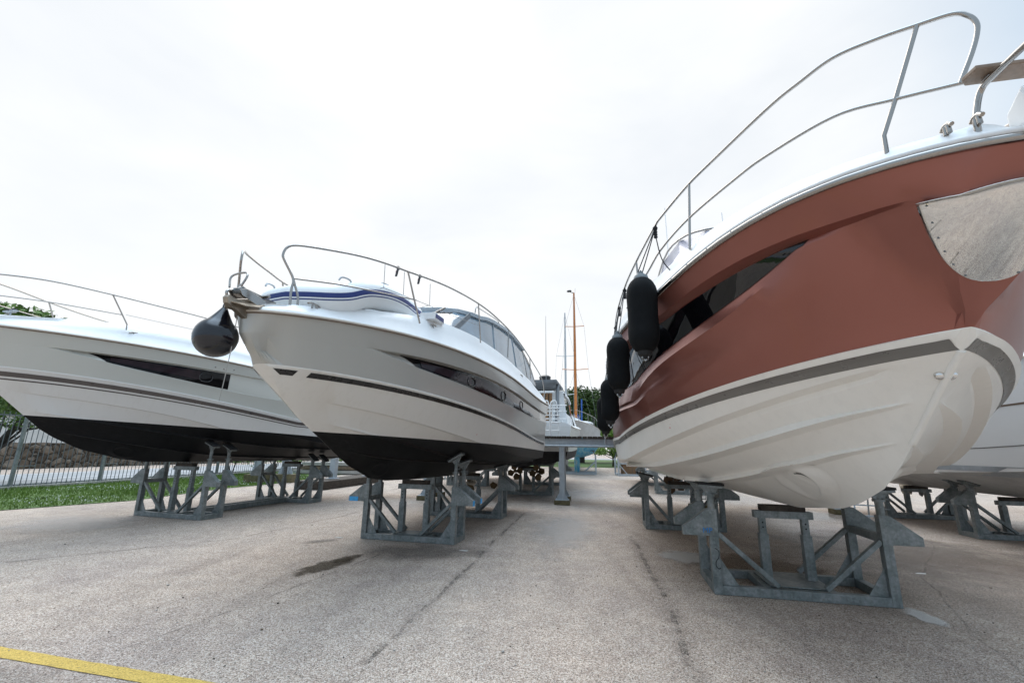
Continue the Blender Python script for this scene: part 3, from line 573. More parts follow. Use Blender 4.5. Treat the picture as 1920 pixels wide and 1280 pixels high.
_t = [
(-4016,[0,57,112,164,206,245,286,329,374,419,466,513,561,609,658,707,755,804,852,900,947,994,1039,1084,1128,1171,1213,1253,1292,1330,1366,1400,1433,1463,1492,1519,1543,1565,1585,1603,1619,1632,1642,1650,1656,1659,1660,1660,1660,1660,1660,1660,1660,1660,1660,1660,1660,1660,1660,1660],[3378,3378,3378,3378,3379,3379,3380,3380,3381,3382,3383,3384,3385,3386,3387,3388,3389,3389,3389,3390,3390,3390,3389,3389,3388,3386,3385,3383,3380,3378,3374,3371,3367,3362,3357,3351,3345,3338,3330,3327,3323,3316,3306,3294,3278,3261,3241,3220,3197,3174,3150,3126,3102,3079,3058,3039,3023,3011,3003,3000]),
(-3992,[0,94,122,151,178,207,238,271,324,376,425,475,524,573,622,672,721,770,819,867,915,962,1009,1054,1099,1142,1185,1226,1265,1304,1340,1375,1409,1440,1470,1497,1523,1546,1567,1586,1602,1616,1628,1637,1644,1649,1651,1653,1654,1655,1656,1658,1659,1659,1659,1659,1659,1659,1659,1659],[3259,3259,3259,3259,3260,3260,3260,3261,3261,3262,3263,3264,3264,3265,3266,3267,3268,3268,3269,3269,3270,3270,3270,3269,3268,3267,3266,3265,3263,3260,3257,3254,3251,3246,3242,3237,3231,3226,3220,3217,3213,3209,3202,3195,3186,3177,3166,3155,3143,3131,3119,3106,3094,3073,3052,3033,3017,3005,2997,2994]),
(-3943,[0,110,121,136,153,173,194,243,304,355,404,453,502,551,601,650,699,748,797,845,893,940,986,1032,1076,1120,1162,1204,1244,1282,1319,1355,1389,1421,1451,1479,1505,1529,1551,1570,1587,1602,1615,1625,1634,1640,1643,1646,1648,1650,1653,1656,1658,1659,1659,1659,1659,1659,1659,1659],[3140,3140,3140,3140,3140,3141,3141,3141,3142,3142,3142,3143,3144,3144,3145,3146,3147,3148,3149,3149,3150,3150,3150,3150,3149,3149,3148,3146,3145,3143,3140,3137,3134,3131,3126,3122,3117,3114,3110,3107,3104,3101,3099,3097,3095,3094,3092,3091,3090,3089,3088,3088,3087,3066,3045,3027,3011,2999,2991,2988]),
(-3936,[0,110,120,134,151,169,189,246,304,354,403,452,501,550,600,647,680,703,724,752,796,843,889,935,980,1024,1069,1114,1159,1203,1246,1287,1325,1361,1394,1422,1448,1472,1494,1513,1531,1546,1558,1569,1577,1583,1587,1589,1591,1594,1597,1599,1602,1603,1603,1603,1603,1603,1603,1603],[3128,3128,3128,3128,3128,3129,3129,3129,3130,3130,3130,3131,3132,3132,3133,3134,3135,3136,3137,3137,3138,3138,3138,3138,3137,3136,3135,3134,3133,3131,3128,3125,3122,3119,3114,3110,3105,3101,3098,3095,3092,3089,3087,3085,3083,3082,3080,3079,3078,3077,3076,3075,3075,3060,3039,3021,3005,2993,2985,2982]),
(-3931,[0,110,120,133,149,167,187,248,304,354,403,452,501,550,599,648,695,738,780,822,863,905,932,973,1014,1053,1093,1131,1168,1205,1240,1275,1308,1339,1370,1398,1426,1451,1475,1496,1516,1533,1548,1561,1571,1579,1583,1586,1587,1589,1591,1593,1596,1598,1601,1603,1605,1606,1607,1607],[3120,3120,3120,3120,3120,3121,3121,3121,3122,3122,3123,3123,3124,3125,3125,3126,3121,3102,3083,3063,3042,3021,2996,2976,2956,2936,2916,2897,2877,2858,2840,2821,2803,2786,2770,2754,2739,2726,2714,2703,2693,2685,2677,2670,2664,2659,2654,2650,2647,2644,2641,2639,2637,2635,2633,2632,2631,2630,2629,2628]),
(-3923,[0,109,119,131,146,164,182,251,305,354,403,452,501,550,599,648,694,736,779,821,862,903,943,984,1024,1064,1103,1141,1179,1215,1251,1285,1318,1350,1380,1409,1436,1462,1485,1507,1526,1544,1559,1571,1582,1589,1594,1596,1598,1600,1602,1604,1606,1609,1611,1614,1615,1617,1618,1618],[3108,3108,3108,3108,3108,3109,3109,3109,3110,3110,3111,3111,3112,3113,3113,3114,3108,3089,3070,3050,3029,3008,2983,2963,2943,2923,2903,2884,2865,2846,2827,2809,2791,2774,2757,2741,2727,2713,2701,2691,2681,2673,2665,2658,2652,2647,2642,2638,2635,2632,2629,2627,2625,2623,2621,2620,2619,2618,2617,2616]),
(-3813,[0,67,70,75,80,169,218,263,308,354,399,445,492,538,585,630,674,718,761,803,845,887,928,968,1008,1047,1085,1122,1159,1195,1230,1264,1297,1328,1357,1385,1412,1436,1459,1480,1498,1515,1529,1541,1550,1557,1562,1563,1564,1565,1566,1567,1568,1569,1570,1570,1571,1572,1572,1572],[2931,2931,2930,2930,2930,2930,2929,2929,2928,2927,2926,2925,2924,2922,2921,2915,2905,2893,2881,2868,2855,2838,2824,2810,2795,2780,2764,2747,2731,2714,2696,2679,2661,2643,2624,2606,2588,2570,2552,2535,2518,2501,2485,2469,2453,2438,2432,2426,2417,2406,2392,2378,2362,2346,2331,2316,2303,2293,2286,2283]),
(-3715,[0,47,92,130,165,201,240,280,321,363,406,449,493,537,581,625,670,714,758,802,845,888,930,972,1013,1053,1092,1130,1167,1203,1238,1271,1303,1333,1362,1390,1415,1439,1461,1481,1499,1515,1528,1540,1548,1555,1559,1560,1560,1560,1560,1560,1560,1560,1560,1560,1560,1560,1560,1560],[2773,2773,2773,2772,2771,2770,2769,2768,2766,2764,2762,2759,2756,2752,2748,2743,2738,2732,2725,2717,2709,2700,2690,2679,2667,2655,2641,2627,2612,2596,2579,2562,2543,2524,2504,2483,2462,2440,2417,2394,2371,2348,2324,2300,2277,2253,2249,2241,2227,2209,2187,2162,2136,2108,2082,2056,2034,2016,2004,2000]),
(-3708,[0,65,102,135,170,207,246,288,328,368,409,454,498,542,587,631,676,720,764,808,852,895,937,979,1020,1060,1099,1138,1175,1211,1246,1280,1312,1343,1372,1400,1426,1450,1472,1492,1510,1526,1539,1551,1560,1567,1571,1572,1573,1573,1573,1573,1573,1573,1573,1573,1573,1573,1573,1573],[2761,2761,2761,2760,2759,2758,2757,2756,2754,2752,2750,2747,2744,2740,2736,2731,2725,2719,2712,2705,2696,2687,2677,2667,2655,2642,2629,2615,2600,2584,2567,2549,2530,2511,2491,2470,2449,2427,2405,2382,2359,2335,2312,2288,2265,2241,2237,2228,2215,2197,2175,2150,2124,2096,2070,2044,2022,2004,1992,1988]),
(-3692,[0,90,114,142,172,206,242,280,318,355,396,441,485,530,575,619,664,708,753,797,840,883,926,968,1009,1050,1089,1128,1165,1202,1237,1271,1304,1335,1365,1393,1419,1443,1465,1485,1503,1519,1533,1545,1554,1561,1566,1568,1568,1569,1569,1569,1569,1569,1569,1569,1568,1568,1568,1568],[2743,2743,2742,2742,2741,2740,2739,2737,2736,2734,2731,2728,2725,2721,2717,2712,2707,2700,2694,2686,2677,2668,2658,2647,2636,2623,2610,2596,2580,2564,2547,2530,2511,2492,2472,2451,2430,2408,2386,2363,2340,2316,2293,2269,2246,2223,2219,2210,2196,2178,2156,2132,2105,2078,2051,2026,2004,1986,1974,1970]),
(-3280,[0,12,32,55,82,111,142,174,208,244,280,317,356,395,434,474,515,556,597,638,679,720,762,803,843,883,923,963,1001,1039,1076,1113,1148,1183,1216,1248,1279,1308,1336,1362,1386,1408,1429,1447,1463,1477,1487,1495,1499,1500,1500,1500,1500,1500,1500,1500,1500,1500,1500,1500],[2418,2417,2416,2413,2410,2406,2402,2397,2391,2385,2379,2372,2364,2356,2347,2338,2328,2317,2305,2293,2280,2266,2250,2234,2216,2197,2176,2153,2129,2103,2074,2043,2010,1973,1934,1912,1910,1904,1896,1886,1873,1858,1840,1821,1800,1777,1753,1729,1703,1677,1651,1626,1601,1578,1557,1538,1523,1511,1503,1500]),
(-3269,[0,11,30,53,79,107,135,163,192,222,253,284,317,351,388,428,468,509,549,590,631,672,713,753,794,834,873,912,950,987,1024,1060,1094,1128,1160,1191,1222,1251,1278,1303,1327,1349,1369,1386,1401,1414,1424,1431,1434,1434,1433,1431,1430,1429,1428,1427,1426,1425,1424,1424],[2409,2408,2407,2404,2401,2397,2393,2388,2382,2376,2370,2363,2355,2347,2338,2329,2319,2308,2296,2284,2271,2256,2241,2224,2207,2187,2167,2144,2120,2093,2065,2034,2000,1964,1924,1904,1902,1896,1888,1878,1865,1849,1832,1813,1791,1769,1745,1720,1695,1669,1643,1618,1593,1570,1549,1530,1515,1502,1495,1492]),
(-2978,[0,7,21,39,60,84,109,136,164,194,225,255,283,312,340,367,395,425,455,482,508,535,563,592,622,651,678,707,737,765,793,824,859,898,912,911,911,911,914,917,923,931,942,956,974,996,1021,1050,1081,1116,1155,1198,1245,1294,1344,1391,1433,1447,1446,1446],[2165,2164,2161,2157,2151,2144,2136,2127,2117,2106,2094,2082,2069,2055,2041,2026,2011,1995,1979,1962,1946,1929,1911,1894,1876,1858,1841,1823,1805,1787,1770,1752,1735,1718,1701,1685,1669,1653,1638,1623,1609,1596,1584,1573,1563,1554,1546,1539,1533,1527,1522,1518,1514,1511,1508,1505,1503,1496,1489,1486]),
(-2935,[0,7,20,38,59,83,110,140,173,207,241,271,301,330,356,383,411,440,470,495,521,548,576,605,635,662,689,718,748,775,803,835,870,910,916,915,915,916,918,922,928,936,947,962,980,1002,1027,1056,1087,1122,1161,1204,1251,1300,1349,1396,1438,1471,1492,1496],[2128,2127,2124,2119,2113,2106,2098,2089,2079,2068,2057,2045,2032,2018,2004,1989,1974,1959,1943,1927,1910,1893,1876,1859,1841,1824,1806,1789,1771,1754,1736,1719,1702,1685,1668,1652,1636,1621,1606,1592,1578,1564,1552,1542,1532,1523,1515,1509,1502,1497,1492,1488,1484,1481,1478,1475,1473,1471,1469,1468]),
(-2923,[0,7,20,38,58,81,105,132,160,189,219,245,272,300,325,352,379,408,437,461,486,512,538,566,595,621,646,673,701,725,751,780,811,847,850,848,845,844,844,846,849,854,863,875,890,908,930,954,982,1012,1046,1085,1126,1170,1213,1256,1293,1323,1341,1345],[2118,2117,2114,2109,2103,2096,2088,2079,2069,2058,2047,2035,2022,2008,1994,1980,1965,1949,1933,1917,1900,1884,1867,1849,1832,1815,1797,1779,1762,1744,1727,1710,1693,1676,1660,1644,1628,1612,1597,1583,1569,1556,1544,1533,1524,1515,1507,1500,1494,1489,1484,1480,1476,1473,1470,1467,1465,1463,1461,1460]),
(-2586,[0,6,17,31,44,58,74,91,110,125,141,159,178,198,219,237,250,264,279,295,312,330,348,358,369,381,394,396,398,400,403,406,405,393,382,370,359,350,343,337,332,330,328,328,330,333,338,344,351,360,371,384,398,413,428,444,458,470,479,484],[1834,1833,1830,1826,1820,1813,1805,1796,1786,1774,1763,1750,1737,1723,1708,1693,1678,1662,1646,1629,1612,1595,1577,1560,1542,1524,1506,1489,1471,1453,1436,1418,1402,1387,1373,1360,1348,1337,1327,1318,1310,1302,1295,1289,1284,1279,1274,1270,1266,1263,1260,1258,1255,1253,1251,1250,1248,1247,1246,1245]),
(-2550,[0,5,13,23,36,51,68,88,107,125,145,166,188,210,231,245,258,272,287,303,320,338,354,364,375,386,397,399,402,404,406,409,406,394,383,371,361,352,345,339,335,332,331,332,333,337,341,347,355,364,375,387,401,416,432,447,461,474,482,487],[1804,1803,1800,1795,1790,1782,1774,1765,1755,1744,1732,1720,1707,1693,1678,1664,1648,1633,1616,1600,1583,1566,1549,1531,1514,1496,1479,1461,1443,1426,1408,1391,1376,1361,1347,1334,1323,1312,1302,1293,1285,1278,1271,1265,1259,1254,1250,1246,1242,1239,1236,1233,1231,1229,1227,1226,1224,1223,1222,1221]),
(-2536,[0,4,11,21,34,48,64,81,95,110,126,143,162,182,203,214,227,240,255,270,286,304,318,327,336,346,354,354,354,354,353,353,346,333,320,307,295,284,275,267,260,255,251,248,247,247,248,250,254,259,265,273,282,293,304,315,325,335,342,347],[1794,1792,1789,1785,1779,1772,1763,1754,1744,1733,1722,1709,1696,1682,1668,1653,1638,1622,1606,1590,1573,1556,1539,1522,1504,1487,1469,1452,1434,1417,1399,1382,1367,1352,1338,1326,1314,1304,1294,1285,1277,1269,1263,1257,1251,1246,1242,1238,1234,1231,1228,1225,1223,1221,1219,1218,1216,1215,1214,1213]),
(-2506,[0,1,4,8,13,19,25,32,40,48,58,62,63,64,65,67,68,70,72,74,75,77,80,83,86,89,93,98,103,109,115,122,126,128,131,135,138,142,146,151,155,161,166,172,178,185,192,200,207,216,224,234,243,253,263,271,279,285,288,289],[1775,1772,1764,1753,1739,1723,1703,1685,1669,1652,1633,1607,1575,1542,1512,1491,1469,1445,1421,1396,1369,1342,1324,1309,1294,1278,1268,1265,1261,1257,1254,1250,1246,1242,1239,1238,1237,1235,1234,1233,1231,1230,1228,1227,1225,1224,1222,1221,1219,1218,1216,1214,1213,1211,1209,1207,1205,1204,1202,1200]),
(-2506,[0,0,0,0,0,0,0,0,0,0,0,0,0,0,0,0,0,0,0,0,0,0,0,0,0,0,0,0,0,0,0,0,0,0,0,0,0,0,0,0,0,0,0,0,0,0,0,0,0,0,0,0,0,0,0,0,0,0,0,0],[1775,1771,1761,1746,1728,1705,1680,1655,1631,1605,1577,1547,1515,1482,1452,1431,1409,1385,1361,1336,1309,1282,1264,1249,1234,1218,1208,1205,1201,1197,1194,1190,1186,1182,1179,1178,1177,1175,1174,1173,1171,1170,1168,1167,1165,1164,1162,1161,1159,1158,1156,1154,1153,1151,1149,1147,1145,1144,1142,1140]),
]
HULL['L'] = [[((s0 + (5100 - s0) * (j / 59) ** 1.7) / 1000, b / 1000, z / 1000) for j, (b, z) in enumerate(zip(B, Z))] for s0, B, Z in _t]
_t = [
(-4100,[0,104,182,257,323,391,462,535,610,685,761,838,913,989,1063,1137,1208,1279,1347,1413,1477,1538,1597,1652,1705,1754,1799,1841,1880,1915,1946,1973,1996,2015,2031,2042,2050,2054,2055,2053,2051,2049,2046,2043,2039,2036,2032,2028,2024,2019,2014,2009,2004,1998,1993,1987,1980,1974,1967,1960],[3099,3103,3112,3124,3138,3154,3170,3185,3200,3212,3221,3228,3230,3229,3224,3215,3202,3186,3167,3146,3124,3103,3085,3071,3064,3064,3063,3061,3058,3055,3051,3047,3042,3036,3029,3022,3014,3006,2996,2987,2976,2966,2955,2943,2932,2920,2908,2896,2884,2872,2861,2850,2840,2830,2822,2815,2809,2804,2801,2800]),
(-4040,[0,208,243,285,334,389,448,510,574,641,708,794,875,955,1033,1110,1185,1257,1327,1395,1460,1522,1583,1642,1696,1746,1792,1835,1874,1909,1940,1968,1991,2011,2026,2038,2045,2049,2050,2048,2046,2043,2040,2037,2034,2030,2026,2022,2018,2013,2008,2003,1998,1992,1986,1980,1974,1968,1961,1954],[3007,3011,3020,3032,3046,3061,3077,3093,3107,3119,3129,3135,3139,3138,3134,3125,3113,3098,3080,3060,3039,3019,3004,2997,2995,2994,2992,2990,2986,2983,2978,2973,2967,2960,2953,2945,2936,2927,2917,2906,2895,2884,2872,2860,2848,2835,2822,2810,2797,2785,2773,2762,2751,2742,2733,2725,2719,2714,2711,2710]),
(-3981,[0,228,252,285,325,370,420,473,530,589,669,758,843,927,1008,1087,1163,1238,1309,1378,1444,1508,1572,1633,1687,1738,1785,1829,1868,1904,1935,1963,1987,2006,2021,2033,2040,2044,2044,2043,2041,2038,2035,2032,2028,2024,2021,2016,2012,2007,2002,1997,1992,1986,1980,1974,1968,1961,1955,1948],[2916,2920,2929,2941,2955,2970,2986,3001,3015,3028,3038,3045,3048,3048,3045,3037,3026,3011,2994,2975,2955,2935,2927,2927,2925,2924,2921,2918,2914,2909,2904,2898,2891,2884,2876,2867,2858,2848,2837,2826,2814,2802,2789,2777,2764,2750,2737,2724,2711,2698,2686,2674,2663,2653,2644,2636,2629,2624,2621,2620]),
(-3977,[0,228,251,282,317,353,385,421,459,498,562,639,721,804,886,966,1044,1119,1193,1264,1333,1396,1460,1522,1576,1627,1675,1718,1758,1793,1825,1853,1876,1896,1911,1922,1929,1933,1933,1932,1929,1926,1923,1920,1916,1912,1908,1904,1899,1894,1889,1884,1878,1873,1867,1860,1854,1847,1841,1833],[2910,2913,2922,2933,2946,2960,2974,2988,3000,3011,3020,3026,3028,3027,3023,3016,3006,2993,2978,2963,2948,2929,2921,2921,2919,2918,2915,2912,2908,2903,2898,2892,2885,2877,2867,2857,2846,2834,2821,2808,2794,2780,2765,2749,2734,2718,2702,2686,2670,2655,2640,2626,2612,2600,2589,2579,2571,2565,2561,2560]),
(-3965,[0,229,251,280,313,347,377,413,451,492,567,653,726,783,844,909,977,1046,1117,1188,1257,1325,1389,1451,1508,1562,1612,1659,1702,1745,1786,1822,1852,1877,1897,1912,1922,1928,1930,1930,1928,1925,1922,1919,1915,1911,1907,1903,1898,1893,1888,1883,1877,1871,1865,1859,1852,1846,1839,1831],[2894,2897,2905,2916,2929,2942,2956,2970,2982,2992,3001,3006,2992,2950,2910,2871,2834,2799,2765,2733,2703,2674,2645,2616,2587,2555,2521,2482,2438,2417,2416,2414,2411,2407,2402,2396,2389,2381,2373,2363,2353,2342,2330,2317,2305,2291,2278,2264,2250,2237,2223,2211,2198,2187,2177,2168,2161,2155,2151,2150]),
(-3956,[0,230,250,278,310,343,372,408,445,486,566,654,711,786,870,944,1011,1082,1154,1228,1300,1371,1438,1502,1560,1615,1665,1710,1753,1803,1847,1885,1918,1945,1966,1983,1994,2001,2004,2004,2002,1999,1996,1993,1990,1986,1982,1978,1973,1968,1963,1958,1953,1947,1941,1935,1928,1921,1914,1907],[2881,2885,2893,2903,2916,2929,2943,2956,2968,2978,2986,2991,2935,2879,2827,2778,2734,2693,2657,2623,2591,2561,2530,2497,2460,2415,2361,2293,2219,2219,2217,2215,2213,2209,2205,2200,2194,2187,2180,2172,2164,2154,2145,2135,2124,2114,2103,2092,2080,2070,2059,2049,2039,2030,2022,2014,2008,2004,2001,2000]),
(-3870,[0,222,235,254,277,303,331,362,392,474,561,625,687,753,825,900,978,1056,1134,1211,1287,1359,1428,1493,1553,1608,1659,1705,1752,1800,1843,1879,1911,1936,1956,1971,1982,1988,1991,1990,1988,1985,1982,1979,1975,1971,1967,1963,1959,1954,1949,1943,1938,1932,1926,1920,1913,1907,1900,1892],[2780,2781,2785,2789,2794,2799,2803,2806,2808,2808,2806,2774,2734,2696,2660,2627,2596,2568,2542,2517,2493,2469,2444,2415,2382,2341,2291,2228,2191,2191,2189,2187,2183,2179,2174,2169,2162,2155,2147,2138,2129,2119,2108,2098,2086,2075,2063,2051,2039,2027,2016,2005,1994,1984,1975,1968,1961,1957,1953,1952]),
(-3747,[0,187,194,203,215,227,240,275,365,450,523,598,676,755,837,919,1001,1083,1163,1242,1318,1390,1458,1521,1581,1635,1686,1732,1782,1827,1867,1901,1930,1953,1971,1985,1994,1999,2001,2000,1997,1995,1992,1988,1985,1981,1977,1972,1968,1963,1958,1953,1947,1941,1935,1929,1922,1916,1909,1902],[2656,2656,2656,2654,2653,2650,2646,2640,2633,2625,2600,2575,2552,2529,2508,2488,2469,2451,2434,2417,2400,2381,2359,2334,2303,2265,2219,2169,2165,2163,2161,2158,2154,2150,2144,2138,2130,2123,2114,2104,2094,2083,2072,2060,2048,2036,2023,2011,1998,1985,1973,1961,1950,1940,1931,1922,1916,1911,1907,1906]),
(-3596,[0,106,107,108,110,153,228,302,379,457,538,621,705,792,880,969,1056,1142,1225,1303,1377,1447,1512,1574,1631,1684,1733,1783,1829,1871,1907,1939,1965,1985,2001,2013,2021,2025,2025,2023,2021,2018,2015,2012,2008,2004,2000,1995,1991,1986,1981,1976,1970,1964,1958,1952,1946,1939,1932,1925],[2498,2496,2492,2487,2479,2470,2459,2448,2437,2426,2414,2404,2393,2383,2373,2364,2354,2345,2335,2323,2310,2295,2276,2254,2225,2191,2148,2138,2137,2135,2133,2129,2124,2119,2113,2106,2098,2089,2080,2069,2059,2047,2035,2022,2010,1996,1983,1970,1956,1943,1930,1918,1906,1895,1886,1877,1870,1865,1861,1860]),
(-3520,[0,50,50,55,124,190,259,331,406,483,562,642,723,805,886,968,1048,1126,1203,1278,1350,1418,1483,1545,1603,1657,1707,1756,1800,1840,1875,1906,1931,1951,1968,1980,1987,1991,1991,1990,1987,1985,1982,1978,1975,1971,1967,1963,1959,1954,1949,1944,1938,1933,1927,1921,1915,1908,1901,1894],[2407,2406,2402,2398,2392,2385,2377,2368,2358,2348,2338,2327,2316,2304,2292,2279,2266,2252,2236,2220,2202,2183,2161,2136,2108,2077,2043,2029,2014,1998,1982,1966,1960,1957,1953,1949,1944,1938,1931,1924,1917,1909,1900,1891,1882,1872,1862,1852,1842,1832,1823,1814,1805,1797,1789,1783,1778,1773,1771,1770]),
(-3449,[0,23,62,110,166,227,293,363,435,510,587,665,743,822,901,980,1057,1134,1208,1281,1351,1419,1484,1545,1603,1658,1709,1756,1798,1836,1870,1900,1925,1945,1962,1974,1981,1984,1985,1983,1981,1978,1975,1972,1969,1965,1962,1958,1953,1949,1944,1939,1934,1928,1922,1916,1910,1904,1897,1890],[2322,2321,2318,2315,2310,2305,2298,2290,2282,2272,2261,2249,2236,2222,2207,2191,2173,2154,2135,2114,2092,2068,2044,2019,1993,1967,1939,1911,1883,1854,1826,1797,1797,1796,1795,1793,1791,1788,1784,1780,1776,1771,1766,1760,1754,1748,1742,1735,1729,1722,1716,1710,1704,1698,1693,1689,1685,1682,1681,1680]),
(-3442,[0,33,70,119,178,245,318,389,462,536,612,690,769,848,927,1005,1083,1160,1234,1307,1378,1446,1511,1574,1632,1687,1739,1786,1829,1867,1902,1931,1956,1976,1992,2003,2010,2013,2013,2012,2009,2007,2004,2001,1998,1994,1990,1986,1982,1977,1972,1967,1962,1957,1951,1945,1939,1932,1925,1918],[2313,2312,2310,2306,2302,2296,2289,2282,2273,2263,2252,2241,2228,2213,2198,2182,2164,2146,2126,2105,2083,2060,2035,2010,1984,1958,1930,1903,1874,1846,1817,1789,1789,1788,1787,1785,1783,1780,1776,1772,1768,1763,1758,1752,1746,1740,1734,1727,1721,1714,1708,1702,1696,1690,1685,1681,1677,1674,1673,1672]),
(-3405,[0,51,73,112,173,239,310,379,449,522,597,673,751,830,909,988,1066,1144,1220,1294,1366,1436,1503,1567,1628,1685,1739,1788,1833,1873,1908,1939,1960,1977,1990,1999,2005,2007,2007,2005,2003,2000,1997,1994,1991,1987,1983,1979,1975,1970,1965,1960,1955,1949,1944,1938,1931,1925,1918,1911],[2273,2272,2269,2266,2261,2255,2248,2241,2232,2222,2211,2199,2186,2172,2157,2140,2123,2104,2084,2063,2041,2018,1994,1969,1943,1917,1889,1862,1833,1805,1776,1752,1752,1751,1750,1748,1745,1742,1739,1735,1730,1726,1720,1715,1709,1703,1697,1690,1684,1677,1671,1665,1659,1653,1648,1644,1640,1637,1636,1635]),
(-3398,[0,48,66,105,161,221,286,353,422,495,569,646,724,802,881,960,1039,1117,1193,1268,1340,1410,1478,1542,1604,1661,1715,1764,1809,1850,1886,1916,1937,1953,1966,1975,1980,1982,1982,1980,1978,1975,1972,1969,1965,1962,1958,1954,1949,1945,1940,1935,1930,1924,1918,1912,1906,1899,1892,1885],[2265,2264,2262,2258,2253,2247,2241,2233,2224,2214,2203,2191,2178,2164,2149,2132,2115,2096,2076,2055,2033,2010,1986,1961,1935,1909,1881,1854,1826,1797,1769,1745,1745,1744,1743,1741,1738,1735,1732,1728,1723,1719,1713,1708,1702,1696,1690,1683,1677,1670,1664,1658,1652,1646,1641,1637,1633,1630,1629,1628]),
(-3345,[0,20,53,94,140,191,246,304,365,428,494,562,631,702,775,849,923,999,1075,1151,1227,1304,1379,1454,1528,1601,1671,1739,1802,1861,1911,1946,1944,1942,1940,1937,1934,1931,1928,1924,1920,1916,1912,1907,1903,1898,1892,1887,1881,1875,1869,1862,1855,1848,1841,1833,1825,1817,1809,1800],[2206,2204,2200,2194,2186,2177,2166,2153,2139,2123,2105,2086,2065,2042,2018,1991,1964,1934,1903,1870,1835,1799,1762,1723,1683,1642,1600,1558,1515,1481,1480,1479,1477,1473,1469,1464,1458,1452,1444,1436,1427,1417,1407,1396,1385,1374,1362,1350,1338,1326,1314,1303,1293,1283,1274,1266,1259,1254,1251,1250]),
(-3327,[0,12,44,84,131,182,229,259,285,326,391,459,528,599,671,744,817,892,966,1041,1116,1190,1264,1336,1408,1478,1546,1610,1670,1725,1775,1806,1804,1802,1800,1797,1794,1791,1787,1782,1778,1773,1767,1762,1756,1749,1743,1736,1728,1720,1712,1704,1695,1686,1677,1668,1659,1650,1641,1632],[2191,2189,2185,2179,2171,2161,2150,2138,2123,2107,2090,2070,2049,2027,2002,1976,1948,1918,1887,1854,1820,1784,1746,1708,1668,1627,1585,1543,1501,1469,1468,1467,1464,1461,1457,1452,1446,1439,1432,1424,1415,1405,1395,1384,1373,1361,1350,1338,1326,1314,1302,1291,1280,1271,1262,1254,1247,1242,1239,1238]),
(-3278,[0,8,31,67,111,160,211,259,305,352,406,472,539,606,677,745,814,885,956,1027,1097,1168,1239,1310,1382,1454,1525,1592,1672,1744,1791,1814,1811,1809,1806,1802,1798,1794,1789,1784,1778,1772,1766,1759,1752,1744,1736,1728,1719,1710,1701,1691,1681,1671,1661,1651,1641,1631,1622,1614],[2150,2148,2144,2137,2129,2119,2107,2093,2077,2060,2041,2021,1999,1975,1950,1923,1895,1866,1835,1803,1770,1735,1700,1663,1626,1588,1550,1512,1477,1459,1458,1456,1454,1450,1446,1441,1435,1428,1420,1412,1403,1393,1383,1372,1361,1350,1338,1326,1314,1302,1291,1280,1269,1260,1251,1243,1237,1232,1229,1228]),
(-3197,[0,5,23,53,90,134,183,233,284,336,392,454,515,581,643,705,770,834,899,965,1028,1092,1158,1225,1295,1367,1438,1507,1622,1692,1731,1742,1739,1736,1732,1728,1723,1716,1710,1702,1695,1686,1677,1668,1658,1647,1636,1624,1612,1599,1586,1573,1559,1546,1532,1519,1507,1495,1485,1477],[2082,2079,2074,2067,2058,2046,2033,2018,2001,1982,1962,1941,1918,1894,1868,1842,1814,1785,1755,1724,1692,1660,1627,1593,1560,1526,1492,1459,1439,1433,1432,1429,1426,1422,1418,1412,1406,1399,1391,1383,1374,1364,1354,1343,1332,1320,1309,1297,1285,1274,1263,1252,1241,1232,1223,1216,1209,1205,1202,1200]),
(-3090,[0,4,17,39,71,110,157,210,268,331,397,462,531,594,649,708,768,827,891,946,1013,1077,1146,1220,1298,1382,1465,1553,1661,1709,1741,1741,1738,1735,1731,1726,1720,1714,1707,1699,1691,1682,1672,1662,1652,1641,1629,1616,1603,1590,1576,1562,1547,1533,1519,1505,1492,1481,1471,1462],[1988,1986,1980,1971,1960,1948,1936,1923,1910,1897,1883,1868,1851,1830,1805,1778,1751,1723,1695,1667,1638,1609,1580,1552,1524,1496,1470,1444,1428,1427,1425,1422,1419,1415,1410,1404,1398,1391,1383,1375,1366,1356,1346,1335,1324,1313,1301,1290,1278,1267,1256,1245,1235,1225,1217,1209,1203,1199,1196,1194]),
(-3071,[0,4,17,40,74,120,180,246,313,382,446,501,560,616,671,729,788,848,911,964,1031,1096,1164,1237,1316,1399,1481,1605,1762,1807,1838,1835,1831,1827,1822,1817,1811,1805,1798,1791,1784,1777,1769,1761,1752,1743,1734,1724,1714,1704,1694,1683,1673,1662,1651,1640,1630,1621,1612,1604],[1972,1969,1963,1954,1943,1930,1915,1899,1881,1861,1840,1817,1794,1769,1744,1718,1691,1663,1635,1606,1578,1549,1521,1492,1464,1437,1410,1395,1395,1393,1391,1388,1385,1380,1375,1369,1363,1355,1347,1339,1330,1320,1310,1299,1288,1277,1265,1254,1242,1231,1220,1210,1200,1190,1182,1175,1169,1164,1161,1160]),
(-3052,[0,3,16,38,67,104,146,190,237,287,337,388,447,496,547,601,654,708,766,806,867,922,980,1043,1110,1182,1246,1358,1491,1535,1560,1557,1553,1549,1543,1538,1529,1519,1509,1498,1486,1473,1459,1444,1429,1412,1395,1376,1357,1337,1317,1296,1275,1254,1234,1215,1198,1183,1172,1164],[1955,1952,1946,1938,1927,1914,1899,1882,1864,1845,1824,1801,1778,1753,1728,1702,1675,1647,1620,1591,1563,1534,1506,1478,1450,1423,1396,1383,1383,1381,1379,1376,1372,1368,1363,1357,1350,1343,1335,1326,1317,1307,1297,1287,1276,1264,1253,1242,1230,1219,1208,1197,1187,1178,1170,1163,1157,1152,1149,1148]),
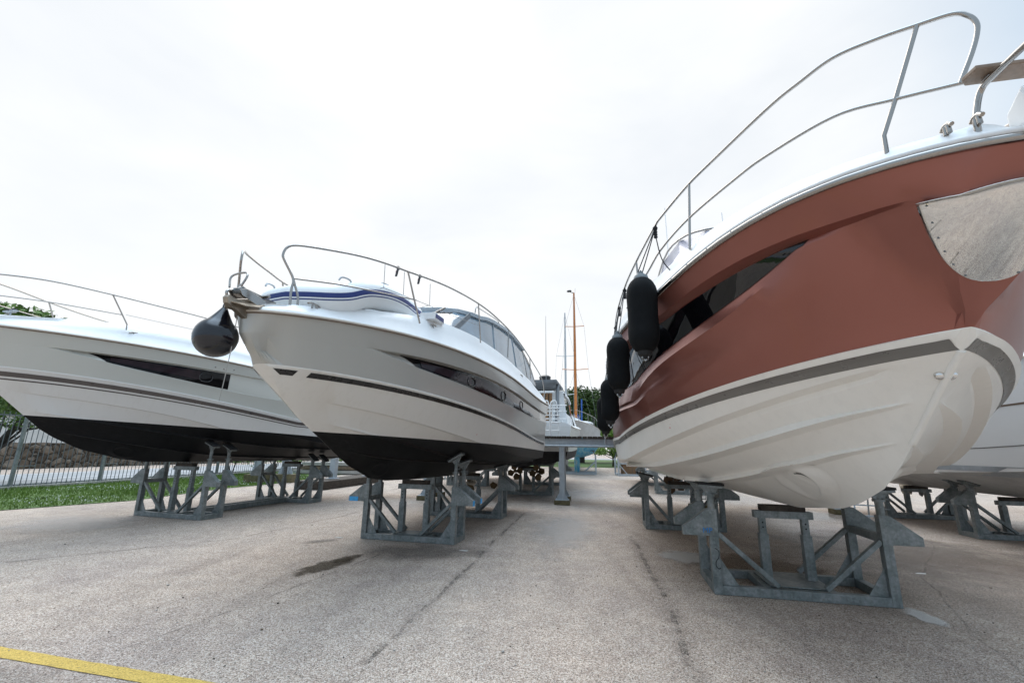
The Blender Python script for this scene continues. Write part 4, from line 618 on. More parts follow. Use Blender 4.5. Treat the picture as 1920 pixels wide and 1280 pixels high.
(-2798,[0,2,11,26,47,75,111,146,187,235,283,323,366,408,446,484,526,554,594,628,666,707,753,804,856,895,1003,1105,1146,1168,1170,1171,1171,1172,1172,1169,1163,1158,1152,1146,1140,1133,1126,1119,1111,1103,1094,1086,1077,1067,1058,1048,1038,1029,1019,1010,1002,994,988,982],[1727,1725,1719,1710,1699,1687,1674,1661,1648,1635,1621,1606,1588,1567,1543,1519,1494,1470,1445,1420,1395,1371,1347,1323,1301,1279,1276,1275,1274,1273,1271,1269,1266,1262,1259,1254,1250,1245,1239,1233,1227,1221,1214,1207,1200,1192,1185,1177,1170,1163,1155,1149,1142,1136,1131,1126,1122,1120,1118,1117]),
(-2778,[0,2,11,26,49,81,123,167,215,269,315,349,386,426,463,501,543,566,608,642,680,721,767,818,867,907,1021,1116,1155,1175,1177,1177,1178,1178,1178,1175,1169,1164,1158,1152,1145,1138,1131,1123,1115,1107,1099,1090,1080,1071,1061,1051,1041,1031,1021,1012,1003,996,989,984],[1710,1708,1702,1693,1682,1669,1655,1638,1621,1602,1582,1560,1538,1516,1492,1468,1444,1419,1395,1370,1345,1321,1297,1274,1251,1230,1229,1228,1227,1226,1224,1221,1219,1215,1211,1207,1203,1197,1192,1186,1180,1173,1167,1160,1152,1145,1138,1130,1123,1115,1108,1102,1095,1089,1084,1079,1075,1072,1071,1070]),
(-2758,[0,2,10,25,46,72,101,129,162,201,228,256,289,327,357,391,429,439,477,503,533,565,602,643,678,706,804,881,915,932,933,934,935,935,934,928,920,912,902,892,881,869,857,844,829,814,798,782,764,746,727,708,690,671,653,637,622,610,601,596],[1693,1691,1685,1676,1665,1652,1638,1622,1604,1585,1565,1544,1522,1500,1476,1453,1428,1404,1379,1355,1331,1307,1283,1260,1237,1217,1217,1216,1215,1214,1212,1209,1206,1203,1199,1195,1190,1185,1180,1174,1168,1161,1154,1147,1140,1133,1125,1118,1111,1103,1096,1089,1083,1077,1072,1067,1063,1060,1059,1058]),
(-2728,[0,0,2,4,7,12,17,24,32,38,40,43,45,49,53,58,64,72,81,91,103,116,131,149,170,198,229,254,266,269,268,268,268,268,269,271,274,278,282,286,291,296,302,309,315,323,331,339,348,357,367,376,386,395,403,411,417,421,424,423],[1668,1660,1644,1620,1590,1554,1523,1487,1447,1402,1369,1334,1297,1260,1232,1201,1175,1159,1145,1131,1116,1100,1084,1067,1059,1056,1053,1051,1048,1045,1042,1040,1037,1033,1030,1030,1030,1030,1030,1030,1030,1030,1030,1030,1030,1030,1030,1030,1030,1030,1030,1030,1030,1030,1030,1030,1030,1030,1030,1030]),
(-2728,[0,0,0,0,0,0,0,0,0,0,0,0,0,0,0,0,0,0,0,0,0,0,0,0,0,0,0,0,0,0,0,0,0,0,0,0,0,0,0,0,0,0,0,0,0,0,0,0,0,0,0,0,0,0,0,0,0,0,0,0],[1668,1659,1639,1610,1573,1530,1490,1444,1393,1342,1309,1274,1237,1200,1172,1141,1115,1099,1085,1071,1056,1040,1024,1007,999,996,993,991,988,985,982,980,977,973,970,970,970,970,970,970,970,970,970,970,970,970,970,970,970,970,970,970,970,970,970,970,970,970,970,970]),
]
HULL['R'] = [[((s0 + (8000 - s0) * (j / 59) ** 1.7) / 1000, b / 1000, z / 1000) for j, (b, z) in enumerate(zip(B, Z))] for s0, B, Z in _t]
# ================================================================ hull toolkit
class Hull:
    """rows: from sheer to keel, each a list of (s, half breadth, z); s runs aft, local Y"""
    def __init__(h, rows, sd):
        h.rows = rows; h.sd = sd; h.bv = []; h.send = rows[0][-1][0]
        h.cache = [([p[0] for p in r], [p[1] for p in r], [p[2] for p in r]) for r in rows]
    def at(h, i, s):
        a, b, z = h.cache[i]
        return interp(s, a, b), interp(s, a, z)
    def section(h, s):
        out = []
        for i, (a, b, z) in enumerate(h.cache):
            if a[0] < s: out.append((interp(s, a, b), interp(s, a, z)))
        st = [(a[0], z[0]) for a, b, z in h.cache]
        if st[-1][0] > s:
            st.sort(); out.append((0.0, interp(s, [p[0] for p in st], [p[1] for p in st])))
        return out
    def w_at(h, s, z):
        best = None
        for t in h.bv:
            loc, nr, i, d = t.ray_cast(Vector((6, s, z)), Vector((-1, 0, 0)), 6.0)
            if loc is not None and (best is None or loc.x > best): best = loc.x
        if best is not None: return best
        if h.bv: return 0.0
        sec = h.section(s)
        if not sec: return 0.0
        if z >= sec[0][1]: return sec[0][0]
        for (b0, z0), (b1, z1) in zip(sec, sec[1:]):
            if z1 <= z <= z0:
                return lerp(b0, b1, (z0 - z) / max(1e-6, z0 - z1))
        return sec[-1][0]
    def z_under(h, s, w):
        sec = h.section(s); best = sec[-1][1]
        for (b0, z0), (b1, z1) in zip(sec, sec[1:]):
            if min(b0, b1) <= w <= max(b0, b1) and abs(b0 - b1) > 1e-6:
                best = lerp(z0, z1, (b0 - w) / (b0 - b1))
        return best
    def P(h, s, w, z): return (w * h.sd, s, z)

def both(h): return (1, -1)

def hull_skin(h, i0, i1, m, name, parent, transom=True, smooth=28, sub=1):
    mb = MB()
    for side in (1, -1):
        rows = []
        for i in range(i0, i1 + 1):
            rows.append([(side * b, s, z) for s, b, z in h.rows[i]])
        mb.grid(rows, m)
    if transom:
        for i in range(i0, i1):
            s, b, z = h.rows[i][-1]; s2, b2, z2 = h.rows[i + 1][-1]
            mb.add([(b, s, z), (-b, s, z), (-b2, s2, z2), (b2, s2, z2)], [(0, 1, 2, 3)], m)
    o = mb.build(name, parent, smooth=smooth, merge=2e-4, tri=True)
    if h is not None:
        h.bv.append(BVHTree.FromPolygons([v.co.copy() for v in o.data.vertices], [tuple(p.vertices) for p in o.data.polygons]))
    return o

def patch(h, f, nu, nv, m, name, parent, sides=(1,), off=0.004, thick=0.0):
    """f(u,v) -> (s, w, z) on the hull side; pushed out by off"""
    out = []
    for side in sides:
        mb = MB()
        rows = []
        for i in range(nv + 1):
            r = []
            for j in range(nu + 1):
                s, w, z = f(j / nu, i / nv)
                w = h.w_at(s, z) or w
                r.append((side * h.sd * (w + off), s, z))
            rows.append(r)
        mb.grid(rows, m)
        out.append(mb.build(name, parent, smooth=40, merge=1e-5))
    return out

def between(h, i0, i1, s0, s1, v0=0.0, v1=1.0):
    """u runs aft from s0(v) to s1(v); v from row i0 down to row i1"""
    def f(u, v):
        vv = lerp(v0(u) if callable(v0) else v0, v1(u) if callable(v1) else v1, v)
        a = s0(v) if callable(s0) else s0; b = s1(v) if callable(s1) else s1
        s = lerp(a, b, u ** 1.3)
        b0, z0 = h.at(i0, s); b1, z1 = h.at(i1, s)
        return s, lerp(b0, b1, vv), lerp(z0, z1, vv)
    return f

def band(h, iref, inext, s0, s1, dz0, dz1):
    """strip whose top/bottom lie dz0/dz1 below row iref, lying on the skin towards row inext"""
    def f(u, v):
        a = s0(v) if callable(s0) else s0
        s = lerp(a, s1, u ** 1.5)
        b0, z0 = h.at(iref, s); b1, z1 = h.at(inext, s)
        t = lerp(dz0, dz1, v) / max(0.02, z0 - z1)
        t = min(t, 0.97)
        return s, lerp(b0, b1, t), lerp(z0, z1, t)
    return f

def deck(h, prof, parent, name='deck', m='deck_white', edge=(0.03, 0.05)):
    """prof(s) -> list of (inset, dz) from the gunwale inwards; closed by the centre line"""
    mb = MB(); base = h.rows[0]
    for side in (1, -1):
        rows = []
        n = len(prof(0.0))
        for k in range(-1, n + 1):
            r = []
            for s, b, z in base:
                pr = prof(s)
                if k == -1: r.append((side * b, s, z))
                elif k == n: r.append((0, s + 0.0, z + pr[-1][1] + 0.04))
                else:
                    ins, dz = pr[k]
                    w = b - ins if b > 2 * ins else b * 0.5
                    ss = s
                    if b < 0.3: ss = s + min(ins, 0.12) * (1 - b / 0.3)
                    r.append((side * w, ss, z + dz))
            rows.append(r)
        mb.grid(rows, m)
    s, b, z = base[-1]; pr = prof(s)
    # aft face of the deck
    pts = [(b, s, z)] + [(b - i, s, z + d) for i, d in pr] + [(0, s, z + pr[-1][1] + 0.04)]
    pts2 = pts + [(-p[0], p[1], p[2]) for p in reversed(pts[:-1])]
    mb.add(pts2, [tuple(range(len(pts2)))], m)
    return mb.build(name, parent, smooth=50, merge=3e-4)

def rail(h, pts, r, m, name, parent, mirror=True, k=5, smooth_pts=True):
    out = []
    for side in ((1, -1) if mirror else (1,)):
        mb = MB()
        P = [(w * side * h.sd, s, z) for s, w, z in pts]
        mb.tube(spline(P, k) if smooth_pts else P, r, m, n=10)
        out.append(mb.build(name, parent, smooth=50))
    return out

def gunwale(h, off, dz, r, m, name, parent, n=8):
    mb = MB()
    pts = [(b + off, s, z + dz) for s, b, z in h.rows[0]]
    st = [(p[0], p[1], p[2]) for p in pts]
    s0 = h.rows[0][0]
    st[0] = (0.0, s0[0] - off, s0[2] + dz)
    full = [(-p[0], p[1], p[2]) for p in reversed(st[1:])] + st
    mb.tube(full, r, m, n=n)
    return mb.build(name, parent, smooth=50)

def boat_root(name, label, cat, c, deg, group=None):
    return thing(name, label, cat, (c[0], c[1], 0), -rad(deg), group)

POSE = dict(M=((-1.78, 8.36), 14, 1), L=((-7.55, 10.5), 17, 1), R=((3.38, 5.85), 12.34, -1))
def Wp(k, s, w, z):
    c, deg, sd = POSE[k]; p = rad(deg)
    return Vector((c[0] + sin(p) * s + cos(p) * w * sd, c[1] + cos(p) * s - sin(p) * w * sd, z))

# ================================================================ the yard
def sheet(name, pts, z, m, kind='structure', thick=None, label=None):
    mb = MB(); mb.add([(x, y, z) for x, y in pts], [tuple(range(len(pts)))], m)
    o = mb.build(name); set_tags(o, kind=kind, label=label); return o

g = MB(); g.add([(-900, -300, 0), (900, -300, 0), (900, 1500, 0), (-900, 1500, 0)], [(0, 1, 2, 3)], 'ground')
set_tags(g.build('ground'), kind='structure')

def strip_mesh(name, pts, w, z, m, jitter=0.0, kind='structure', step=0.12, wvar=0.5):
    """thin ribbon on the ground along a polyline"""
    mb = MB(); L = []; R_ = []
    P = [Vector((p[0], p[1], 0)) for p in pts]
    dense = []
    for a, b in zip(P, P[1:]):
        n = max(1, int((b - a).length / step))
        for i in range(n): dense.append(a.lerp(b, i / n))
    dense.append(P[-1])
    rows = [[], []]
    for i, p in enumerate(dense):
        d = (dense[min(i + 1, len(dense) - 1)] - dense[max(i - 1, 0)]).normalized()
        nrm = Vector((-d.y, d.x, 0))
        q = p + nrm * (noise.noise(p * 1.3) * jitter + noise.noise(p * 7) * jitter * 0.35)
        ww = w * (1 + wvar * noise.noise(p * 9 + Vector((5, 0, 0))))
        rows[0].append((q.x + nrm.x * ww / 2, q.y + nrm.y * ww / 2, z)); rows[1].append((q.x - nrm.x * ww / 2, q.y - nrm.y * ww / 2, z))
    mb.grid(rows, m)
    return set_tags(mb.build(name), kind=kind)

M['crack'] = None
def m_crack():
    m, n, l, b = nodes_of('crack_in_asphalt')
    a = ramp(n, l, tex_noise(n, l, 2.2, 8, 0.75), [(0.44, g3(0.0)), (0.58, g3(0.55))])
    f = ramp(n, l, tex_noise(n, l, 60, 3, 0.6), [(0.38, g3(0.1)), (0.6, g3(1))])
    l.new(mixrgb(n, l, 1.0, a, f, 'MULTIPLY'), b.inputs["Alpha"])
    b.inputs["Base Color"].default_value = (0.035, 0.032, 0.03, 1); b.inputs["Roughness"].default_value = 0.9
    return m
M['crack'] = m_crack()
strip_mesh('crack', [(-1.3, 2.4), (-1.11, 3.58), (-0.6, 6.4), (-0.23, 8.75), (0.4, 12.2)], 0.045, 0.004, 'crack', 0.05)
strip_mesh('crack', [(1.15, 2.2), (1.36, 3.66), (1.8, 5.7), (2.05, 7.3), (2.35, 9.2)], 0.06, 0.004, 'crack', 0.05)
strip_mesh('crack', [(-9.0, 5.2), (-6.83, 6.57), (-4.76, 8.37), (-3.91, 11.1), (-3.5, 14.0)], 0.03, 0.004, 'crack', 0.05)
strip_mesh('crack', [(-3.1, 4.0), (-2.7, 4.9), (-2.3, 6.3), (-1.9, 7.6)], 0.03, 0.004, 'crack', 0.04)
strip_mesh('crack', [(3.2, 2.6), (4.3, 4.6), (5.6, 6.6), (7.8, 8.8)], 0.025, 0.004, 'crack', 0.05)

def m_streak():
    m, n, l, b = nodes_of('dirt_streak')
    a = ramp(n, l, tex_noise(n, l, 1.1, 8, 0.75), [(0.35, g3(0)), (0.65, g3(0.10))])
    l.new(a, b.inputs["Alpha"])
    b.inputs["Base Color"].default_value = (0.10, 0.085, 0.075, 1); b.inputs["Roughness"].default_value = 0.9
    return m
M['streak'] = m_streak()
for w_ in (.10, .17):
    strip_mesh('dirt_streak', [(-1.3, 2.4), (-1.11, 3.58), (-0.6, 6.4), (-0.23, 8.75), (0.4, 12.2)], w_, 0.005 + w_ * .01, 'streak', 0.05)
    strip_mesh('dirt_streak', [(1.15, 2.2), (1.36, 3.66), (1.8, 5.7), (2.05, 7.3), (2.35, 9.2)], w_ * 1.4, 0.005 + w_ * .01, 'streak', 0.05)
strip_mesh('dirt_streak', [(-9.0, 5.2), (-6.83, 6.57), (-4.76, 8.37), (-3.91, 11.1), (-3.5, 14.0)], .12, .006, 'streak', 0.05)

def ground_patch(name, c, size, rz, m, z=0.006):
    mb = MB(); hx, hy = size[0] / 2, size[1] / 2
    mb.add([(-hx, -hy, 0), (hx, -hy, 0), (hx, hy, 0), (-hx, hy, 0)], [(0, 1, 2, 3)], m)
    o = mb.build(name, loc=(c[0], c[1], z)); o.rotation_euler = (0, 0, rz); return set_tags(o, kind='structure')
M['stain_brown'] = m_mask('brown_leaf_mould', (0.055, 0.036, 0.016), 4.0, 0.72, 0.92, 0.85, 0.9)
M['stain_dark'] = m_mask('dark_patch', (0.10, 0.085, 0.075), 1.6, 0.62, 1.15, 0.55, 0.5)  # darker brownish grey laid over the asphalt
M['stain_tan'] = m_mask('tan_patch', (0.17, 0.105, 0.055), 2.2, 0.7, 1.1, 0.6, 0.7)
M['stain_tan2'] = m_mask('brown_tinge', (0.20, 0.14, 0.10), 0.8, 0.5, 1.3, 0.45, 0.8)
M['stain_pale'] = m_mask('pale_lime_patch', (0.62, 0.60, 0.57), 3.5, 0.66, 0.9, 0.75, 0.7)
M['stain_wet'] = m_mask('wet_film', (0.20, 0.19, 0.18), 2.0, 0.66, 1.0, 0.5, 0.12)
ground_patch('leaf_mould', (-2.5, 6.68), (0.60, 1.75), rad(-24), 'stain_brown')
ground_patch('leaf_mould', (-2.35, 7.1), (0.34, 0.9), rad(-24), 'stain_brown', .011)
ground_patch('dark_patch', (-1.4, 7.6), (2.6, 1.5), rad(10), 'stain_dark', 0.008)
ground_patch('dark_patch', (3.6, 6.9), (2.6, 3.2), rad(0), 'stain_tan', 0.008)
ground_patch('pale_patch', (2.75, 7.5), (1.1, 1.3), rad(10), 'stain_pale', 0.010)
ground_patch('pale_patch', (4.22, 5.05), (0.34, 0.75), rad(-10), 'stain_pale', 0.010)
M['faint_overlay'] = m_mask('pale_overlay', (0.46, 0.44, 0.42), 1.3, 0.62, 1.4, 0.5, 0.6)  # pale overlay; along the aisle it paints the gloss of wet ground as colour
ground_patch('pale_patch', (1.1, 9.8), (1.8, 6.5), rad(-10), 'faint_overlay', 0.008)
ground_patch('pale_patch', (1.9, 17), (5, 8), rad(-10), 'faint_overlay', 0.008)
ground_patch('pale_patch', (-8.8, 9.6), (3.6, 3.0), rad(-10), 'faint_overlay', 0.012)
ground_patch('dark_patch', (6.8, 6.0), (7, 8), rad(20), 'stain_tan2', 0.007)  # broad brown tone over the asphalt right of the red boat
ground_patch('wet_film', (8.0, 12.6), (2.4, 3.4), rad(-30), 'stain_wet', 0.010)
ground_patch('dark_patch', (6.6, 8.2), (5, 5), rad(0), 'stain_dark', 0.006)
ground_patch('dark_patch', (-4.0, 3.4), (3.4, 1.2), rad(-14), 'stain_dark', 0.006)
ground_patch('dark_patch', (-3.2, 8.3), (0.35, 0.9), rad(-50), 'stain_dark', 0.012)
for (x, y, r) in ((-4.6, 9.7, .03), (-3.3, 7.9, .05), (-6.2, 8.5, .03), (-2.6, 11, .04), (-1.9, 9.1, .05), (-3.4, 10.4, .035)):
    ground_patch('tar_spot', (x, y), (r * 3.2, r * 2), rad(20), 'stain_dark', 0.014)

def grit():
    rnd = random.Random(21); mb = MB()
    for k in range(1500):
        x = rnd.uniform(-9, 9); y = 2.2 + 12 * rnd.random() ** 1.4; r = rnd.uniform(.003, .010) * (1.6 if rnd.random() < .06 else 1)
        a = rnd.uniform(0, 6.3); q = [(cos(a + i * 1.26) * r * rnd.uniform(.5, 1.2), sin(a + i * 1.26) * r * rnd.uniform(.5, 1.2)) for i in range(5)]
        m_ = rnd.choice(['timber', 'timber_dark', 'bark', 'concrete', 'concrete', 'stone'])
        mb.prism([(x + u, y + v, .004) for u, v in q], (0, 0, r * .5), m_)
    set_tags(mb.build('grit'), 'loose grit and leaf crumbs scattered over the asphalt', 'grit', None, 'stuff')
grit()

ytri = [(-4.6, 4.38), (-4.04, 4.05), (-2.9, 3.80), (-2.02, 3.55), (-1.2, 3.3), (-0.2, 2.95)]
def yline():
    mb = MB()
    a, b = Vector((-6.6, 4.618, 0)), Vector((-0.1, 3.01, 0))
    d = (b - a).normalized(); nrm = Vector((-d.y, d.x, 0)); rows = [[], []]
    for i in range(90):
        p = a.lerp(b, i / 89)
        e = 0.006 * noise.noise(p * 12)
        for k, w in ((0, 0.066), (1, -0.066)):
            q = p + nrm * (w + e + 0.005 * noise.noise(p * 31 + Vector((k * 9, 0, 0))))
            rows[k].append((q.x, q.y, 0.005))
    mb.grid(rows, 'yellow_line')
    o = mb.build('yellow_line'); set_tags(o, kind='structure')
yline()

# ---- lawn, kerb, road on the left, beyond the yard edge
edge = [(-16, 4), (-11.93, 11.17), (-10.65, 13.4), (-10.5, 17.4), (-9.9, 19.6), (-9.7, 24), (-9.2, 33), (-6, 46)]
fence_line = [(-19.6, 6), (-17.2, 14.5), (-16.5, 18.0), (-15.4, 23.0), (-13.6, 33.0), (-10.5, 48.0)]
lawn_pts = edge + list(reversed(fence_line))
sheet('lawn', lawn_pts, 0.012, 'soil')
road_in = [(x - 1.0, y) for x, y in fence_line]; road_out = [(x - 8.3, y + 1) for x, y in fence_line]
verge = fence_line + list(reversed(road_in))
sheet('verge', verge, 0.016, 'soil')
sheet('road', road_in + list(reversed(road_out)), 0.02, 'road')
strip_mesh('road_line', [(x - 4.2, y) for x, y in fence_line], 0.14, 0.026, 'road_paint', 0, wvar=0)
strip_mesh('road_line', [(x - 7.6, y + 1) for x, y in fence_line], 0.14, 0.026, 'road_paint', 0, wvar=0)
kb = MB()
for a, b in zip(fence_line, fence_line[1:]):
    kb.bar((a[0] + .12, a[1], 0.05), (b[0] + .12, b[1], 0.05), 0.14, 0.1, 'concrete')
set_tags(kb.build('kerb'), kind='structure')
sheet('far_lawn', [(-8, 43), (60, 43), (60, 75), (-8, 75)], 0.012, 'soil')
sheet('far_road', [(-30, 76), (80, 76), (80, 84), (-30, 84)], 0.02, 'road')

def in_poly(x, y, P):
    c = False
    for i in range(len(P)):
        x1, y1 = P[i]; x2, y2 = P[i - 1]
        if (y1 > y) != (y2 > y) and x < (x2 - x1) * (y - y1) / (y2 - y1) + x1: c = not c
    return c
def grass_field(name, poly, n, hmin, hmax, seed, far=False, flowers=0, bb=None):
    rnd = random.Random(seed); mb = MB(); xs = [p[0] for p in poly]; ys = [p[1] for p in poly]
    x0, x1, y0, y1 = bb or (min(xs), max(xs), min(ys), max(ys)); k = 0
    while k < n:
        x = rnd.uniform(x0, x1); y = rnd.uniform(y0, y1)
        if not in_poly(x, y, poly): k += 0.2; continue
        k += 1
        d = max(1.0, math.hypot(x, y) / 12.0)
        hh = rnd.uniform(hmin, hmax) * (0.75 + 0.5 * noise.noise(Vector((x * .7, y * .7, 0)))); w = 0.007 * d
        a = rnd.uniform(0, pi); lx, ly = rnd.uniform(-.5, .5) * hh, rnd.uniform(-.5, .5) * hh
        z = 0.012
        mb.add([(x - cos(a) * w, y - sin(a) * w, z), (x + cos(a) * w, y + sin(a) * w, z), (x + lx, y + ly, z + hh)], [(0, 1, 2)], 'grass')
    for _ in range(flowers):
        x = rnd.uniform(x0, x1); y = rnd.uniform(y0, y1)
        if not in_poly(x, y, poly) or noise.noise(Vector((x * .45, y * .45, 3))) < 0.12 - 0.2 * (x > -13.2): continue
        r = rnd.uniform(.008, .016); z = rnd.uniform(.05, .11)
        mb.add([(x - r, y, z), (x, y - r, z), (x + r, y, z + .004), (x, y + r, z + .008)], [(0, 1, 2, 3)], 'flower')
        mb.add([(x - r * .8, y, z - r), (x + r * .8, y, z - r), (x + r * .8, y, z + r), (x - r * .8, y, z + r)], [(0, 1, 2, 3)], 'flower')
    return set_tags(mb.build(name), kind='stuff', label='short green lawn grass with small white flowers beside the metal bar fence' if flowers else None, cat='grass')
grass_field('grass', edge[1:6] + [(-14.6, 28), (-15.4, 23), (-16.5, 18.0), (-17.2, 14.5), (-17.9, 11.5)], 26000, 0.05, 0.13, 3, flowers=2600)
o_ = grass_field('verge_grass', verge, 5000, 0.08, 0.25, 4); o_['label'] = 'rough grass on the verge between the bar fence and the road'

# ---- bar fence
M['fence_grey'] = mat('weathered_fence_zinc', (0.13, 0.145, 0.155), 0.6, metal=.2, var=.2)
def make_fence():
    t = thing('bar_fence', 'long galvanised metal bar fence between the lawn and the road', 'fence', (-17, 15, 0))
    off = Vector((-17, 15, 0)); rails = MB(); bars = MB(); nbar = 0
    H = 2.45; barobjs = 0
    acc = 0.0; posts = []
    for a, b in zip(fence_line, fence_line[1:]):
        A, B = Vector((a[0], a[1], 0)) - off, Vector((b[0], b[1], 0)) - off
        rails.bar(A + Vector((0, 0, .13)), B + Vector((0, 0, .13)), .03, .045, 'galv')
        rails.bar(A + Vector((0, 0, H)), B + Vector((0, 0, H)), .03, .045, 'galv')
        L = (B - A).length; d = (B - A).normalized()
        while acc < L:
            p = A + d * acc
            if p.y + 15 > 9.5 and p.y + 15 < 44:
                bars.box(p + Vector((0.03, 0, .1 + H / 2)), (.017, .017, H + .02), 'fence_grey')
            acc += 0.155
        acc -= L
    rails.build('rail', t); o = bars.build('bar', t); o['kind'] = 'stuff'
    ys = [15.9 + 2.75 * i for i in range(-2, 10)]
    fx = [p[1] for p in fence_line]; fy = [p[0] for p in fence_line]
    for y in ys:
        x = interp(y, fx, fy)
        p = MB(); p.box((0, 0, 1.3), (.09, .09, 2.6), 'galv'); p.box((0, 0, 2.615), (.1, .1, .03), 'galv')
        p.box((-.0, 0.35, .75), (.02, .7, .03), 'galv')
        q = p.build('post', t, bevel=.004); q.location = (x + 17 + 0.04, y - 15, 0)
make_fence()
sp = MB(); sp.lathe((0, 0, 0), (0, 0, 1), [(0, .06), (.95, .055), (.98, .03)], 'timber', 10)
o = sp.build('short_post', smooth=40, loc=(-16.75, 15.1, 0)); set_tags(o, 'short round pale post just behind the bar fence at far left', 'post')

# ---- stone wall across the road
def stone_wall():
    mb = MB(); a, b = Vector((-30.5, 20, 0)), Vector((-21.5, 52, 0)); d = (b - a).normalized(); nrm = Vector((d.y, -d.x, 0))
    N = 320; rows = []
    for k in range(15):
        z = k / 14 * 1.5; r = []
        for i in range(N + 1):
            p = a.lerp(b, i / N)
            e = 0.16 * (abs(noise.noise(Vector((i * .38, k * 1.05, 0)))) ) + .04 * noise.noise(Vector((i * 1.1, k * 2.3, 4)))
            top = 0.09 * noise.noise(Vector((i * .12, 0, 9))) if k == 14 else 0
            q = p + nrm * e; r.append((q.x, q.y, z + top))
        rows.append(r)
    back = [(p[0] - nrm.x * .6, p[1] - nrm.y * .6, p[2] - .02) for p in rows[-1]]
    rows.append(back); rows.append([(p[0], p[1], 0) for p in back])
    mb.grid(rows, 'stone')
    set_tags(mb.build('stone_wall', smooth=60), 'low brown rubble stone wall across the road behind the bar fence', 'wall')
stone_wall()
hw = MB(); hw.bar((-36, 22, 1.6), (-27, 56, 1.6), .3, 3.2, 'plaster')
hw.bar((-36, 22, 3.25), (-27, 56, 3.25), .5, .1, 'concrete')
set_tags(hw.build('plaster_wall'), 'pale plastered wall standing behind the rubble stone wall', 'wall')

# ================================================================ trees
def leaf_mesh(rnd, mb, clumps, per, size, m, flat=0.6):
    for (c, r) in clumps:
        c = Vector(c)
        for _ in range(per):
            d = Vector((rnd.gauss(0, 1), rnd.gauss(0, 1), rnd.gauss(0, 1))).normalized()
            rr = r * (rnd.random() ** 0.4)
            p = c + Vector((d.x * rr, d.y * rr, d.z * rr * flat))
            s = size * rnd.uniform(.6, 1.4)
            u = Vector((rnd.gauss(0, 1), rnd.gauss(0, 1), rnd.gauss(0, .6))).normalized()
            v = u.cross(Vector((rnd.gauss(0, 1), rnd.gauss(0, 1), rnd.gauss(0, 1)))).normalized()
            mb.add([p - u * s, p + v * s * .45, p + u * s, p - v * s * .45], [(0, 1, 2, 3)], m)

def tree(name, label, cat, loc, H, R_, leaf, seed, trunk_h=0.45, nclump=26, per=260, size=.11, lean=(0, 0), flat=.6, group=None, spread=1.0, tr=.2):
    rnd = random.Random(seed); t = thing(name, label, cat, loc, 0, group)
    mb = MB(); top = Vector((lean[0], lean[1], H * trunk_h * 1.25))
    mid = Vector((lean[0] * .4 + .1 * H * .1, lean[1] * .4, H * trunk_h * .6))
    mb.tube(spline([(0, 0, -.05), mid, top, top + Vector((0, 0, H * .3))], 5), tr, 'bark', n=9, rr=[tr * (1 - .75 * i / 15) for i in range(16)])
    clumps = []
    for i in range(nclump):
        a = 2 * pi * (i * .618 + rnd.random() * .2); q = math.sqrt(rnd.random())
        zf = rnd.uniform(0, 1)
        env = math.sin(pi * (0.18 + .78 * zf)) ** .6
        c = Vector((cos(a) * R_ * q * env * spread, sin(a) * R_ * q * env * spread, H * trunk_h + (H * (1 - trunk_h)) * (.08 + .86 * zf))) + Vector((lean[0], lean[1], 0))
        clumps.append((c, R_ * rnd.uniform(.24, .42)))
        if i % 2 == 0:
            st = Vector((0, 0, 0)).lerp(mid, .8) if name == 'gnarled_tree' and i % 4 == 0 else mid.lerp(top, rnd.uniform(.3, 1))
            m_ = (st + c) / 2 + Vector((0, 0, -.08 * H * rnd.random()))
            mb.tube(spline([st, m_, c], 3), tr * .4, 'bark', n=6, rr=[tr * .42 * (1 - .85 * k / 6) for k in range(7)])
    mb.build('trunk', t, smooth=60)
    lm = MB(); leaf_mesh(rnd, lm, clumps, per, size, leaf, flat)
    lm.build('crown', t)
    return t

tree('pine_tree', 'broad dark green pine behind the wooden yacht mast', 'tree', (9.0, 58, 0), 8.6, 5.2, 'leaf_pine', 11, trunk_h=.42, nclump=46, per=420, size=.20, flat=.7, tr=.35)
tree('pine_tree', 'dark green pine to the left of the wooden yacht mast', 'tree', (4.7, 62, 0), 9.3, 2.9, 'leaf_pine', 12, trunk_h=.42, nclump=24, per=340, size=.2, flat=.7, tr=.3)
tree('pine_tree', 'dark green pine partly hidden by the black fenders', 'tree', (15.2, 60, 0), 7.4, 4.2, 'leaf_pine', 13, trunk_h=.4, nclump=30, per=320, size=.2, flat=.7, tr=.3)
tree('small_tree', 'small light green leafy tree on the far lawn seen under the walkway', 'tree', (10.2, 46, 0), 3.7, 2.2, 'leaf_light', 14, trunk_h=.24, nclump=30, per=200, size=.11, tr=.10)
tree('small_tree', 'light green tree on the far lawn, right of the small one under the walkway', 'tree', (14.2, 48, 0), 4.6, 2.4, 'leaf_light', 15, trunk_h=.24, nclump=26, per=200, size=.12, tr=.10)
tree('small_tree', 'light green tree on the far lawn, left of the blue bottomed yacht', 'tree', (4.0, 50, 0), 3.6, 2.2, 'leaf_light', 16, trunk_h=.24, nclump=22, per=180, size=.12, tr=.10)
tree('gnarled_tree', 'dark gnarled tree with a forked trunk behind the bar fence at far left', 'tree', (-20.6, 17.9, 0), 4.0, 2.3, 'leaf_mid', 17, trunk_h=.58, nclump=20, per=240, size=.075, lean=(1.3, .3), tr=.15)
tree('hill_tree', 'large green tree rising above the deck of the left boat at the far left edge', 'tree', (-58, 48, 0), 16.2, 8.5, 'leaf_mid', 18, trunk_h=.3, nclump=70, per=420, size=.38, flat=.6, tr=.7)
tree('hill_tree', 'lower green tree beside the large one above the deck of the left boat', 'tree', (-51.0, 50, 0), 14.0, 5.5, 'leaf_mid', 19, trunk_h=.3, nclump=50, per=380, size=.36, flat=.6, tr=.6)
vi = [(-14.6, 24.5), (-13.9, 27.5), (-13.3, 31), (-12.6, 35), (-11.6, 39)]
